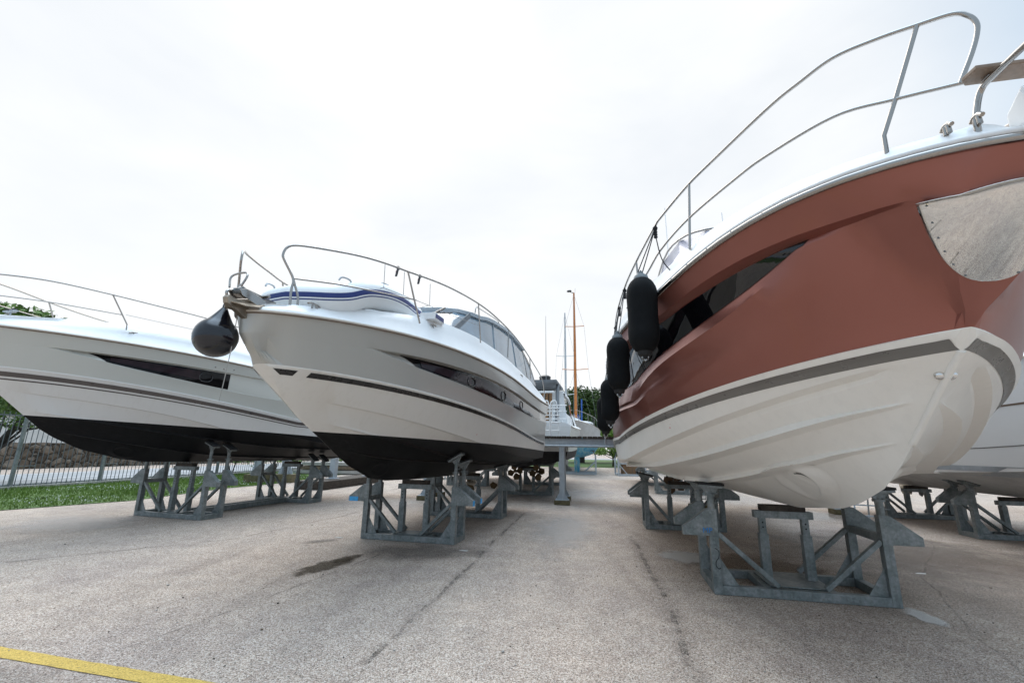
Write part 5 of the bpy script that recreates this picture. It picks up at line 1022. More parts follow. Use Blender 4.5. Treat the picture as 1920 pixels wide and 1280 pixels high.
for i, (x, y) in enumerate(vi):
    t = thing('fence_shrub', ['leafy shrub against the bar fence, nearest of a row under the left boat', 'leafy shrub against the bar fence, second of a row under the left boat', 'leafy shrub against the bar fence, middle of a row under the left boat', 'leafy shrub against the bar fence, fourth of a row under the left boat', 'leafy shrub against the bar fence, farthest of a row under the left boat'][i], 'shrub', (x, y, 0), 0, 'shrubs along the bar fence')
    rnd = random.Random(50 + i); mb = MB()
    for k in range(5):
        a = rnd.uniform(0, 6.3); mb.tube(spline([(0, 0, 0), (cos(a) * .3, sin(a) * .3, .7), (cos(a) * .7, sin(a) * .7, 1.5)], 3), .02, 'bark', n=5)
    mb.build('stem', t, smooth=50)
    lm = MB(); leaf_mesh(rnd, lm, [((rnd.uniform(-1, 1), rnd.uniform(-1, 1), rnd.uniform(.6, 2.4)), rnd.uniform(.4, .8)) for _ in range(9)], 130, .07, 'leaf_light' if i % 2 else 'leaf_mid', .8)
    lm.build('foliage', t)

# ================================================================ cradles
def pad_part(parent, x, y, z, tilt, side):
    mb = MB(); R = Matrix.Rotation(-side * tilt, 3, 'Y') if True else None
    mb.box((0, 0, 0), (.28, .18, .03), 'galv', R)
    mb.box(R @ Vector((0, 0, .028)), (.30, .20, .028), 'rubber', R)
    mb.prism([R @ Vector((-.1, -.02, -.018)), R @ Vector((.1, -.02, -.018)), Vector((.03, -.02, -.11)), Vector((-.03, -.02, -.11))], (0, .04, 0), 'galv')
    return mb.build('pad', parent, bevel=.004, loc=(x, y, z))

def make_cradle(label, c, deg, wid, dep, hull=None, s_at=0.0, sc=1.0, group=None, keel_z=1.0, pad_z=None, holes=True, tape=False, skid=0.0, wingd=.10):
    t = thing('boat_cradle', label, 'boat cradle', (c[0], c[1], 0), -rad(deg), group)
    G = 'galv'; b = .095; hw_ = wid / 2; ph = .93 * sc
    f = MB()
    for y in (b / 2, dep + b / 2):
        f.box((0, y, b / 2 + .004), (wid - 2 * b, b, b), G)
    for x in (-hw_ + b / 2, hw_ - b / 2):
        f.box((x, dep / 2 + b / 2, b / 2 + .004), (b, dep - b if dep > b else .05, b), G)
    f.box((0, dep / 2 + b / 2, b + .012), (.62, max(.12, dep * .85), .012), G)
    for x in (-.34, .34): f.box((x, dep / 2 + b / 2, .055), (.07, dep - b, .08), G)
    f.build('base_frame', t, bevel=.004)
    if skid:
        k = MB()
        for x in (-.13, .13): k.box((x, dep + b + skid / 2, .07), (.09, skid, .12), 'galv')
        k.build('skid_beam', t, bevel=.004)
    for x_s in (-1, 1):
        x = x_s * (hw_ - b / 2)
        bb = MB(); bb.box((x, dep / 2 + b / 2, .68 * sc), (b * .8, max(.05, dep - b), b * .9), G); bb.build('side_rail', t, bevel=.004)
        for yi, y in enumerate((b / 2, dep + b / 2)):
            p = MB(); p.box((x, y, ph / 2 + .004), (b, b + .004, ph), G)
            gy = y
            p.prism([(x - x_s * b / 2, gy - .006, b + .003), (x - x_s * (b / 2 + .19), gy - .006, b + .003), (x - x_s * b / 2, gy - .006, b + .30)], (0, .012, 0), G)
            p.build('post', t, bevel=.004)
            w = MB(); xo = x + x_s * b / 2
            poly = [(xo - x_s * .01, y - wingd / 2, .63 * sc), (xo + x_s * .30, y - wingd / 2, .63 * sc), (xo + x_s * .30, y - wingd / 2, .72 * sc), (xo + x_s * .02, y - wingd / 2, ph + .0), (xo - x_s * .01, y - wingd / 2, ph + .0)]
            w.prism(poly, (0, wingd, 0), G)
            wo = w.build('bracket', t, bevel=.005)
            if tape and (x_s > 0 or yi == 0):
                tp = MB(); tp.box((xo + x_s * .303, y, .672 * sc), (.012, wingd * .8, .085), 'blue_tape')
                if x_s < 0: tp.box((xo + x_s * .2, y - wingd / 2 - .003, .67 * sc), (.17, .006, .075), 'blue_tape')
                tp.build('tape', wo)
            # jack
            if hull is not None:
                zt = hull.z_under(s_at + y, abs(x)) - .045 - (.13 if sc > 1 else .0)
                z2 = hull.z_under(s_at + y, abs(x) - .12); tilt = math.atan2(zt + .045 - z2, .12)
            else: zt, tilt = (pad_z or 1.3), rad(18)
            zt = max(zt, ph + .12)
            j = MB(); col = min(zt - .1, ph + .24)
            j.tube([(x, y, ph - .02), (x, y, col)], .042, G, n=14)
            j.tube([(x, y, col - .012), (x, y, col + .012)], .062, G, n=14)
            j.tube([(x, y, col), (x, y, zt - .06)], .03, G, n=12)
            hx = x - x_s * .0
            j.tube([(hx + .03, y - .03, zt - .19), (hx + .085, y - .03, zt - .19), (hx + .085, y - .03, zt - .08), (hx + .03, y - .03, zt - .08)], .007, G, n=6)
            jo = j.build('jack', t, smooth=50)
            pad_part(jo, x, y, zt, min(tilt, rad(35)), x_s)
            # diagonal brace from bracket height to the base
            d = MB(); d.bar((x - x_s * b / 2, y, .66 * sc), (x_s * .24, y, b + .03), .05, .06, G, up=(0, 1, 0)); d.build('brace', t, bevel=.003)
    ks = MB(); ct = keel_z - .10
    for x in (-.24, .24):
        ks.box((x, dep / 2 + b / 2, .28 + b), (.10, .10, .50), G)
        ks.box((x, dep / 2 + b / 2, (ct + .55) / 2), (.075, .075, max(.05, ct - .55)), G)
    ks.box((0, dep / 2 + b / 2, ct - .0125), (.66, .11, .085), G)
    if holes:
        for x in (-.24, .24):
            for k in range(5):
                zz = .70 + k * .055
                if zz < ct - .1: ks.tube([(x, dep / 2 + b / 2 - .0392, zz), (x, dep / 2 + b / 2 - .037, zz)], .011, 'rubber', n=8)
    kso = ks.build('keel_support', t, bevel=.004)
    tb = MB(); tb.box((0, dep / 2 + b / 2, keel_z - .035), (.5, .14, .07), 'timber_dark'); tb.build('timber_block', kso, bevel=.006)
    return t

HM = Hull(HULL['M'], 1); HL = Hull(HULL['L'], 1); HR = Hull(HULL['R'], -1)

def cpos(k, s):
    p = Wp(k, s, 0, 0); return (p.x, p.y)
CG = 'galvanised steel boat cradles'
cM = make_cradle('grey steel cradle with blue tape under the bow of the black bottomed centre boat', cpos('M', 0), 14, 1.78, .42, HM, 0, group=CG, keel_z=1.01, tape=True)
make_cradle('dark steel cradle under the stern half of the centre boat', cpos('M', 3.0), 14, 1.8, .42, HM, 3.0, group=CG, keel_z=1.0)
make_cradle('steel cradle with a long skid under the bow of the left boat', cpos('L', 0), 17, 1.98, .45, HL, 0, sc=1.1, group=CG, keel_z=1.16, skid=2.75)
make_cradle('steel cradle under the stern half of the left boat', cpos('L', 3.3), 17, 1.9, .45, HL, 3.3, sc=1.1, group=CG, keel_z=1.13)
cR = make_cradle('large steel cradle with blue and black marker writing under the copper red boat bow', cpos('R', -.37), 12.34, 1.88, .78, HR, -.37, group=CG, keel_z=.965)
make_cradle('dark steel cradle under the stern half of the copper red boat', (3.66, 9.9), 10, 1.6, .55, HR, 4.0, group=CG, keel_z=.96)

def writing(text, size, m, parent, mat4, name='writing', ext=.0005):
    cu = bpy.data.curves.new(name, 'FONT'); cu.body = text; cu.size = size; cu.extrude = ext
    tmp = bpy.data.objects.new(name, cu); COL.objects.link(tmp)
    dg = bpy.context.evaluated_depsgraph_get(); dg.update()
    me = bpy.data.meshes.new_from_object(tmp.evaluated_get(dg))
    bpy.data.objects.remove(tmp); me.materials.clear(); me.materials.append(M[m])
    o = bpy.data.objects.new(name, me); COL.objects.link(o); o.parent = parent; o.matrix_local = mat4
    return o
# "MP" in blue on the near left bracket, a black squiggle on the post
writing('MP', .085, 'blue_ink', cR, Matrix.Translation((-1.02, -.012, .665)) @ Matrix.Rotation(rad(90), 4, 'X'), 'marker_writing')
sq = MB(); sq.tube(spline([(-.90, -.012, .50), (-.86, -.012, .47), (-.865, -.012, .40), (-.895, -.012, .36), (-.90, -.012, .31), (-.875, -.012, .28), (-.85, -.012, .29)], 4), .004, 'black_ink', n=6)
sq.build('marker_scrawl', cR)
# ================================================================ boats in the foreground
def hull_glass_set(h, root, i_top, i_bot, s0f, send, panes, ports, name='hull_window', frame_m='glass_dark'):
    win = patch(h, between(h, i_top, i_bot, s0f, send, 0.03, .96), 110, 8, frame_m, name, root, (1, -1), .006)
    for (a, b, v0, v1) in panes:
        for sd_, wi in zip((1, -1), win): patch(h, between(h, i_top, i_bot, a, b, v0, v1), 30, 5, 'glass_inner', 'pane', wi, (sd_,), .012)
    for (s, v) in ports:
        b0, z0 = h.at(i_top, s); b1, z1 = h.at(i_bot, s)
        w = lerp(b0, b1, v); z = lerp(z0, z1, v); hz = abs(z0 - z1) * .26
        for side, wi in zip((1, -1), win):
            mb = MB(); P = []
            for k in range(24):
                a = 2 * pi * k / 24; ex = 2.6
                cs, sn = cos(a), sin(a)
                ds = .125 * (abs(cs) ** (2 / ex)) * (1 if cs > 0 else -1); dz = hz * (abs(sn) ** (2 / ex)) * (1 if sn > 0 else -1)
                ww = h.w_at(s + ds, z + dz)
                P.append((side * h.sd * (ww + .014), s + ds, z + dz))
            P.append(P[0]); P.append(P[1])
            mb.tube(P, .010, 'black_plastic', n=6, cap=False)
            for k in range(0, 24, 4):
                q = Vector(P[k]); mb.box((q.x + side * h.sd * .009, q.y, q.z), (.006, .009, .009), 'steel')
            mb.build('porthole_frame', wi, smooth=50)
    return win

def screws(h, zoff, woff, step, parent, m='steel', r=.008):
    mb = MB(); L = h.rows[0]; s = L[0][0] + .1
    while s < h.send - .1:
        b, z = h.at(0, s)
        for side in (1, -1):
            mb.box((side * (b + woff), s, z + zoff), (r, r * 2, r * 2), m)
        s += step
    return mb.build('screws', parent)

def deck_prof_M(s):
    h = interp(s, [-4.05, -3.8, -3.17, -2.75, -2.1, -1.4, -.5, 3.5, 5.1], [.07, .10, .20, .27, .36, .43, .46, .46, .30])
    return [(.012, .035), (.05, .06), (.12, .06 + (h - .06) * .55), (.2, h), (.36, h + .02), (.9, h - .06)]

def cabin(root, base, top, glass_m, roof_m, roof_t=.11, mull=(), name='cabin_glass', split=None, pillar=0.05, roof_over=.05, solid_m=None):
    """base, top: half outlines (w, s, z) from the front centre to the stern quarter, same count"""
    n = len(base)
    def full(L): return [(-p[0], p[1], p[2]) for p in reversed(L[1:])] + [tuple(p) for p in L]
    B, T = full(base), full(top)
    mb = MB(); mb.grid([B, T], glass_m)
    g = mb.build(name, root, smooth=35)
    mb = MB()
    TT = [Vector(p) for p in T]
    c = Vector((0, sum(p.y for p in TT) / len(TT), 0))
    out = [p + Vector((p.x * roof_over, (p.y - c.y) * roof_over * .5, 0)) for p in TT]
    r0 = [p + Vector((0, 0, -.02)) for p in TT]; r1 = [p + Vector((0, 0, -.012)) for p in out]
    r2 = [p + Vector((0, 0, roof_t * .6)) for p in out]; r3 = [Vector((p.x * .93, p.y + (c.y - p.y) * .04, p.z + roof_t)) for p in TT]
    r4 = [Vector((p.x * .5, p.y + (c.y - p.y) * .3, p.z + roof_t * 1.45)) for p in TT]; r5 = [Vector((0, lerp(p.y, c.y, .5), p.z + roof_t * 1.55)) for p in TT]
    mb.grid([[tuple(q) for q in r] for r in (r0, r1, r2, r3, r4, r5)], roof_m)
    mb.build('roof', root, smooth=40, merge=1e-4)
    for i in mull:
        for side in (1, -1):
            a = Vector(base[i]); b = Vector(top[i]); a.x *= side; b.x *= side
            w = MB(); w.bar(a * 1.0, b, pillar, .03, 'grey_canvas' if pillar > .08 else 'black_plastic', up=(side, -.2, 0)); w.build('pillar', root)
    return g

# ---------------------------------------------------------------- centre boat
def lerp3(a, b, t): return (lerp(a[0], b[0], t), lerp(a[1], b[1], t), lerp(a[2], b[2], t))
rM = boat_root('motor_yacht', 'silver grey and white yacht in the centre with black bottom and ball fender', 'motor yacht', POSE['M'][0], 14)
M['wl_M'] = wl_mat('centre_hull_bottom', (0.76, 0.73, 0.68), (0.006, 0.0057, 0.0055), 1.765, -0.028, -2.7)
hull_skin(HM, 0, 7, 'grey_hull', 'topsides', rM)
hull_skin(HM, 7, 19, 'wl_M', 'hull_bottom', rM)
deck(HM, deck_prof_M, rM)
gunwale(HM, .006, .004, .016, 'rub_cream', 'rubbing_strip', rM)
gunwale(HM, .012, -.018, .007, 'rub_brown', 'trim_line', rM)
hull_glass_set(HM, rM, 3, 4, lambda v: lerp(WIN['M'][1], WIN['M'][2], v), 4.15, [(WIN['M'][2] + .12, -.72, .22, .82), (-.62, .55, .18, .85), (.7, 2.3, .15, .85)], [(-.72, .55), (.62, .55), (1.9, .5)])
patch(HM, band(HM, 9, 10, -3.38, 4.9, .008, .062), 160, 2, 'stripe_black', 'stripe', rM, (1, -1), .005)
patch(HM, band(HM, 9, 10, lambda v: lerp(-3.70, -3.60, v), -3.50, .008, .062), 10, 1, 'stripe_black', 'stripe', rM, (1, -1), .004)
# grab line under the gunwale groove on the topsides
top_rail = [(-3.841, .354, 3.044), (-3.846, .351, 3.22), (-3.845, .353, 3.342), (-3.928, .282, 3.53), (-3.941, .27, 3.59), (-3.921, .288, 3.671), (-3.865, .336, 3.721), (-3.7, .455, 3.76), (-3.287, .688, 3.834), (-2.939, .842, 3.876), (-2.513, .996, 3.904), (-1.919, 1.167, 3.961), (-1.362, 1.291, 3.994), (-.605, 1.372, 4.044), (.027, 1.46, 4.023), (.916, 1.535, 3.964), (1.9, 1.56, 3.89), (3.2, 1.56, 3.74), (4.6, 1.56, 3.52), (5.0, 1.56, 3.2), (5.02, 1.56, 3.0)]
rail(HM, top_rail, .0135, 'steel', 'guard_rail', rM)
rail(HM, [(-3.781, .4, 3.059), (-3.792, .394, 3.164), (-3.845, .353, 3.343)], .0125, 'steel', 'stanchion', rM, k=3)
rail(HM, [(-3.845, .353, 3.343), (-3.399, .632, 3.413), (-2.701, .931, 3.502), (-2.333, 1.052, 3.555)], .010, 'steel', 'mid_rail', rM)
for top, bot in (((-2.513, .996, 3.904), (-2.234, 1.082, 3.247)), ((-.605, 1.372, 4.044), (-.478, 1.392, 3.37)), ((.916, 1.535, 3.964), (.877, 1.532, 3.37)), ((2.95, 1.56, 3.775), (3.05, 1.56, 3.27))):
    rail(HM, [top, bot], .0125, 'steel', 'stanchion', rM, smooth_pts=False)
mb = MB()
for side in (1, -1):
    mb.tube([(side * .99, -2.2, 3.6), (side * 1.22, -1.2, 3.63), (side * 1.38, -.6, 3.65)], .004, 'wire', n=5)
mb.build('lifeline', rM)
# saloon
baseM = [(0, -1.75, 3.42), (.45, -1.65, 3.44), (.80, -1.35, 3.46), (1.02, -.85, 3.48), (1.13, -.3, 3.49), (1.19, .3, 3.50), (1.23, 1.0, 3.51), (1.25, 1.9, 3.51), (1.26, 2.8, 3.5), (1.26, 4.0, 3.46)]
topM = [(0, -.05, 4.16), (.40, -.02, 4.15), (.72, .05, 4.12), (.95, .2, 4.08), (1.03, .45, 4.08), (1.08, .75, 4.14), (1.10, 1.2, 4.2), (1.11, 2.0, 4.27), (1.12, 2.8, 4.30), (1.12, 4.0, 4.22)]
cabin(rM, baseM, topM, 'glass_blue', 'alu_pale', .10, mull=(3,), pillar=.14)
for i in (6, 8):
    for side in (1, -1):
        w = MB(); a = Vector(baseM[i]); b = Vector(topM[i]); a.x *= side; b.x *= side
        w.bar(a + Vector((side * .006, 0, 0)), b + Vector((side * .006, 0, 0)), .035, .02, 'alu_pale', up=(side, 0, 0)); w.build('mullion', rM)
# windscreen wipers
for x, ln in ((.15, .5), (.62, .42)):
    mb = MB(); mb.tube([(x, -1.45, 3.58), (x + .1, -1.0, 3.80), (x + .32, -.72, 3.86)], .013, 'black_plastic', n=6); mb.box((x + .16, -.9, 3.86), (.03, .5, .03), 'black_plastic', Matrix.Rotation(rad(28), 3, 'X'))
    mb.build('wiper', rM)
# cockpit canopy and roof rails, radome
mb = MB()
for side in (1, -1):
    mb.tube(spline([(side * 1.12, 4.0, 4.2), (side * 1.2, 4.6, 3.9), (side * 1.3, 5.0, 3.4)], 4), .025, 'steel', n=8)
    mb.tube([(side * 1.12, 4.05, 4.2), (side * 1.25, 4.1, 3.45)], .02, 'steel', n=8)
mb.build('canopy_frame', rM, smooth=50)
mb = MB()
for side in (1,-1):
    mb.grid([[(side * 1.13, 4.05, 4.16), (side * 1.2, 4.6, 3.88)], [(side * 1.27, 4.1, 3.42), (side * 1.33, 4.95, 3.35)]], 'glass_blue')
mb.build('side_curtain', rM)
for side in (1, -1):
    mb = MB(); x = side * .92
    mb.tube(spline([(x, .55, 4.25), (x, .6, 4.38), (x, .8, 4.42), (x, 2.2, 4.56), (x, 2.3, 4.48)], 4), .012, 'steel', n=8); mb.build('roof_rail', rM, smooth=50)
mb = MB(); mb.lathe((.35, 3.3, 4.40), (0, 0, 1), [(0, .1), (.16, .1), (.18, .30), (.24, .33), (.34, .32), (.42, .22), (.44, .05)], 'deck_white', 20)
mb.build('radar_dome', rM, smooth=50)
# foredeck hardware: anchor roller, anchor, chain stopper
def bow_roller(root, s, z, sd=1, m='steel'):
    mb = MB()
    for x in (-.075, .065):
        mb.prism([(x, s - .06, z + .09), (x, s + .02, z + .12), (x, s + .22, z + .09), (x, s + .40, z + .02), (x, s + .20, z - .01), (x, s - .02, z + .04)], (.008, 0, 0), m)
    mb.tube([(-.06, s - .0, z + .10), (.06, s - .0, z + .10)], .03, 'grey_plastic', n=14)
    mb.tube([(-.1, s + .3, z + .13), (.1, s + .3, z + .13)], .018, m, n=8)
    mb.tube(spline([(-.07, s - .05, z + .12), (-.1, s - .02, z + .25), (0, s + .02, z + .3), (.1, s - .02, z + .25), (.07, s - .05, z + .12)], 4), .011, m, n=8)
    return mb.build('anchor_roller', root, smooth=40, bevel=.002)
bow_roller(rM, -4.16, 3.02)
anch = [(-4.305, 3.003), (-4.282, 3.033), (-4.227, 3.014), (-4.107, 3.028), (-3.83, 3.125), (-3.816, 3.1), (-3.885, 3.042), (-3.973, 3.002), (-4.031, 2.961), (-4.033, 2.925), (-4.003, 2.888), (-4.011, 2.857), (-4.047, 2.853), (-4.114, 2.878), (-4.172, 2.906), (-4.234, 2.916), (-4.29, 2.949)]
M['anchor_steel'] = mat('tarnished_anchor_steel', (0.33, 0.28, 0.22), 0.35, metal=0.7, var=0.35, vscale=9)
def anchor(root):
    t = MB()
    # ploughshare: thick blade on edge with a splayed wing each side
    t.prism([(-.03, s, z) for s, z in anch], (.06, 0, 0), 'anchor_steel')
    for side in (1, -1):
        W = [(side * .02, -4.27, 2.98), (side * .13, -4.18, 2.95), (side * .17, -4.05, 2.97), (side * .10, -3.90, 3.04), (side * .02, -3.86, 3.06)]
        t.prism(W, (0, .006, -.014), 'anchor_steel')
    t.build('fluke', root, bevel=.003)
    sh = MB(); sh.prism([(-.012, -4.20, 3.13), (-.012, -4.14, 3.17), (-.012, -3.66, 3.15), (-.012, -3.66, 3.11), (-.012, -4.06, 3.09)], (.024, 0, 0), 'steel')
    sh.build('shank', root, bevel=.003)
    lp = MB(); lp.tube(spline([(-.05, -4.205, 3.11), (-.05, -4.25, 3.085), (-.05, -4.24, 3.04), (-.05, -4.19, 3.02), (-.05, -4.05, 3.06), (-.05, -3.9, 3.12), (-.05, -4.02, 3.16), (-.05, -4.14, 3.14), (-.05, -4.205, 3.11)], 4), .013, 'steel', n=8); lp.build('loop', root, smooth=50)
ra = thing('anchor', 'tarnished plough anchor hanging from the bow roller of the centre yacht', 'anchor', (POSE['M'][0][0], POSE['M'][0][1], 0), -rad(14))
anchor(ra)
mb = MB(); mb.box((0, -3.75, 3.08), (.12, .3, .05), 'steel'); mb.lathe((0, -3.35, 3.1), (0, 0, 1), [(0, .08), (.05, .08), (.06, .05), (.1, .05), (.12, .09), (.14, .09)], 'steel', 14)
mb.build('windlass', rM, bevel=.003)
def cleat(mb, x, s, z, L=.11, m='steel'):
    mb.tube([(x, s - L * .35, z), (x, s - L * .28, z + .045)], .012, m, n=8); mb.tube([(x, s + L * .35, z), (x, s + L * .28, z + .045)], .012, m, n=8)
    mb.tube(spline([(x, s - L, z + .035), (x, s - L * .5, z + .052), (x, s, z + .055), (x, s + L * .5, z + .052), (x, s + L, z + .035)], 3), .012, m, n=8)
for side in (1, -1):
    for s in (-3.5, -1.75, 2.2):
        b, z = HM.at(0, s); c = MB(); cleat(c, side * (b - .14), s, z + deck_prof_M(s)[2][1] + .01); c.build('cleat', rM, smooth=50)
c = MB(); c.box((.55, -1.85, 3.30), (.38, .5, .06), 'glass_dark'); c.build('hatch', rM, bevel=.01)
# outdrives under the stern
for x in (-.45, .45):
    d = MB(); d.prism([(x - .06, 4.35, 1.12), (x - .06, 4.95, 1.12), (x - .06, 4.9, .75), (x - .06, 4.8, .48), (x - .06, 4.62, .48), (x - .06, 4.55, .8)], (.12, 0, 0), 'drive')
    d.lathe((x, 4.42, .66), (0, 1, 0), [(0, .03), (.08, .075), (.5, .085), (.6, .05)], 'drive', 14)
    dr = d.build('drive_leg', rM, smooth=40, bevel=.01)
    p = MB()
    for kk in range(3):
        a = kk * pi * 2 / 3 + .4
        r_ = Matrix.Rotation(a, 3, 'Y')
        P = [r_ @ Vector(v) + Vector((x, 4.38, .66)) for v in [(-.02, 0, .05), (-.10, .03, .14), (-.07, .05, .24), (.03, .02, .26), (.09, -.03, .16), (.02, -.02, .05)]]
        p.prism(P, (0, .012, 0), 'bronze')
    p.build('propeller', dr)

# red marker ticks
def tick(h, s, z, root, side=1):
    w = h.w_at(s, z) + .004; t = MB()
    t.tube([(side * h.sd * w, s, z), (side * h.sd * (w + .003), s + .02, z + .06)], .005, 'red_ink', n=5); t.tube([(side * h.sd * w, s - .03, z + .04), (side * h.sd * w, s + .02, z + .06)], .004, 'red_ink', n=5)
    t.build('marker_tick', root)
tick(HM, -.12, 1.82, rM); tick(HR, .55, 1.86, 0) if False else None

# dinghy lying on the foredeck
rD = thing('inflatable_dinghy', 'white inflatable dinghy with double navy blue band lying on the foredeck of the centre yacht', 'dinghy', (POSE['M'][0][0], POSE['M'][0][1], 0), -rad(14))
dc = [(0.0, -3.36, 3.28), (.20, -3.34, 3.27), (.38, -3.26, 3.28), (.50, -3.08, 3.36), (.56, -2.9, 3.47), (.60, -2.5, 3.57), (.60, -2.1, 3.61), (.60, -1.75, 3.59), (.60, -1.45, 3.58)]
def tube_with_band(pts, r, root):
    pts = spline(pts, 5)
    full = [Vector((-p.x, p.y, p.z)) for p in reversed(pts[1:])] + pts
    mb = MB(); n = 72
    N = len(full); V = []
    rows = []
    for i, p in enumerate(full):
        t = (full[min(i + 1, N - 1)] - full[max(i - 1, 0)]).normalized()
        side = t.cross(Vector((0, 0, 1))).normalized(); up = side.cross(t)
        rr = r * (0.55 if i in (0, N - 1) else .92 if i in (1, N - 2) else 1)
        rows.append([tuple(p + (side * cos(2 * pi * k / n) + up * sin(2 * pi * k / n)) * rr) for k in range(n)])
    # which columns face outboard: outboard = away from centre line
    def mf(i, j):
        a = (j + .5) * 360 / n
        a = a if a < 180 else a - 360
        return 'navy' if (-4 < a < 17 or -17 < a < -9) else 'pvc_white'
    mb.grid(rows, 'pvc_white', closed=True, mfun=mf)
    mb.add(rows[0], [tuple(range(n))], 'pvc_white'); mb.add(rows[-1], [tuple(range(n))], 'pvc_white')
    return mb.build('buoyancy_tube', root, smooth=50)
tube_with_band(dc, .185, rD)
mb = MB()
for r0_, r1_ in (((0, -3.5, 3.42), (0, -1.5, 3.80)),):
    rows = []
    for i in range(9):
        t = i / 8; s = lerp(-3.5, -1.45, t); w = .5 * min(1, (t * 3 + .2)); z = lerp(3.2, 3.52, t)
        rows.append([(-w, s, z + .02), (-w * .5, s, z - .04), (0, s, z - .08), (w * .5, s, z - .04), (w, s, z + .02)])
    mb.grid(rows, 'pvc_white')
mb.build('floor', rD, smooth=50)
mb = MB(); mb.box((0, -1.52, 3.58), (.95, .05, .34), 'deck_white'); mb.build('transom_board', rD, bevel=.01)
for side in (1, -1):
    for (s, z) in ((-3.3, 3.52), (-2.4, 3.78)):
        h_ = MB(); h_.tube(spline([(side * .52, s, z), (side * .53, s + .04, z + .05), (side * .55, s + .16, z + .06), (side * .56, s + .2, z + .02)], 3), .011, 'alu_pale', n=6); h_.build('handle', rD, smooth=50)
mb = MB(); mb.box((1.02, -1.70, 3.47), (.24, .34, .10), 'deck_white'); mb.box((1.145, -1.70, 3.47), (.006, .30, .06), 'navy')
set_tags(mb.build('deck_box', bevel=.008), 'small white box with dark print on the side deck beside the dinghy', 'box').location = (POSE['M'][0][0], POSE['M'][0][1], 0)
bpy.data.objects['deck_box'].rotation_euler = (0, 0, -rad(14))
# wire drying rack clipped to the guard rail
mb = MB()
rk = [(-2.76, .79), (-2.45, .91), (-1.95, 1.07)]
for s, w in rk: mb.tube([(w, s, 3.93), (w + .01, s, 3.60)], .004, 'wire', n=5)
mb.tube([(rk[0][1], rk[0][0], 3.60), (rk[2][1], rk[2][0], 3.60)], .004, 'wire', n=5)
mb.tube([(rk[0][1] - .2, rk[0][0], 3.56), (rk[2][1] - .2, rk[2][0], 3.56)], .004, 'wire', n=5)
mb.tube([(rk[0][1], rk[0][0], 3.60), (rk[0][1] - .2, rk[0][0], 3.56)], .004, 'wire', n=5); mb.tube([(rk[2][1], rk[2][0], 3.60), (rk[2][1] - .2, rk[2][0], 3.56)], .004, 'wire', n=5)
o = mb.build('wire_rack'); o.location = (POSE['M'][0][0], POSE['M'][0][1], 0); o.rotation_euler = (0, 0, -rad(14)); set_tags(o, 'thin white wire rack clipped to the guard rail above the dinghy', 'rack')
for i, (s, w, z, lab) in enumerate(((-2.55, .87, 3.95, 'black strap clip on the guard rail, left of the stanchion by the wire rack'), (-2.15, 1.0, 3.98, 'black strap clip on the guard rail, right of the stanchion by the wire rack'))):
    mb = MB(); mb.bar((0, 0, .02), (-.01, -.03, -.13), .028, .02, 'black_plastic'); mb.tube([(0, -.02, 0), (0, .02, 0)], .024, 'black_plastic', n=8); mb.box((-.012, -.012, -.07), (.03, .016, .05), 'red_plastic')
    o = mb.build('rail_clip', bevel=.003); p = Wp('M', s, w, z); o.location = p; o.rotation_euler = (0, 0, -rad(14)); set_tags(o, lab, 'clip', 'strap clips on the guard rail')

# ball fender
rB = thing('ball_fender', 'black teardrop ball fender hanging at the bow of the centre yacht', 'fender', tuple(Wp('M', -4.12, -.27, 2.45)))
mb = MB(); prof = []
for i in range(25):
    t = i / 24
    if t < .62:
        a = -pi / 2 + t / .62 * (pi * .80); prof.append((.262 + .262 * sin(a), max(.003, .262 * cos(a))))
    else:
        u = (t - .62) / .38; z0 = .262 + .262 * sin(pi * .30); r0 = .262 * cos(pi * .30)
        prof.append((lerp(z0, .66, u), lerp(r0, .035, u ** .86)))
prof = [(a_ * .78, b_ * .78) for a_, b_ in prof]; mb.lathe((0, 0, 0), (.14, 0, 1), prof, 'fender_vinyl', 36); mb.build('fender_ball', rB, smooth=60)
mb = MB(); mb.tube([(.072, 0, .505), (.078, 0, .55)], .026, 'fender_vinyl', n=10); mb.build('eye', rB, smooth=50)
pB = Wp('M', -4.12, -.27, 2.45); pA = Wp('M', -4.12, -.05, 3.12); pC = Wp('M', -4.02, .12, 2.2)
mb = MB(); mb.tube(spline([Vector((.078, 0, .55)), pA - pB], 3), .006, 'rope_black', n=6)
mb.build('lanyard', rB)
mb = MB(); mb.tube(spline([(0, 0, 0), (-.012, .0, -.5), (-.05, .01, -.97)], 5), .0045, 'rope_grey', n=6)
o = mb.build('mooring_line', loc=tuple(Wp('M', -4.07, -.06, 2.98))); set_tags(o, 'thin grey line hanging from the bow of the centre yacht, beside the ball fender', 'rope')

# ---------------------------------------------------------------- left boat
rL = boat_root('motor_yacht', 'pale grey yacht at far left with brown double stripe and black bottom', 'motor yacht', POSE['L'][0], 17)
M['wl_L'] = wl_mat('left_hull_bottom', (0.74, 0.74, 0.73), (0.0035, 0.004, 0.005), 2.02, -0.035, -2.6)
def deck_prof_L(s):
    h = interp(s, [-4.0, -3.54, -3.0, -2.1, -1.04, .26, 3.5, 5.1], [.05, .10, .20, .34, .40, .38, .42, .3])
    return [(.012, .035), (.05, .05), (.12, .05 + (h - .05) * .55), (.2, h), (.4, h + .05), (.9, h + .1)]
hull_skin(HL, 0, 7, 'grey_hull_b', 'topsides', rL)
hull_skin(HL, 7, 19, 'wl_L', 'hull_bottom', rL)
deck(HL, deck_prof_L, rL)
gunwale(HL, .006, .004, .016, 'rub_cream', 'rubbing_strip', rL)
gunwale(HL, .012, -.02, .008, 'rub_brown', 'trim_line', rL)
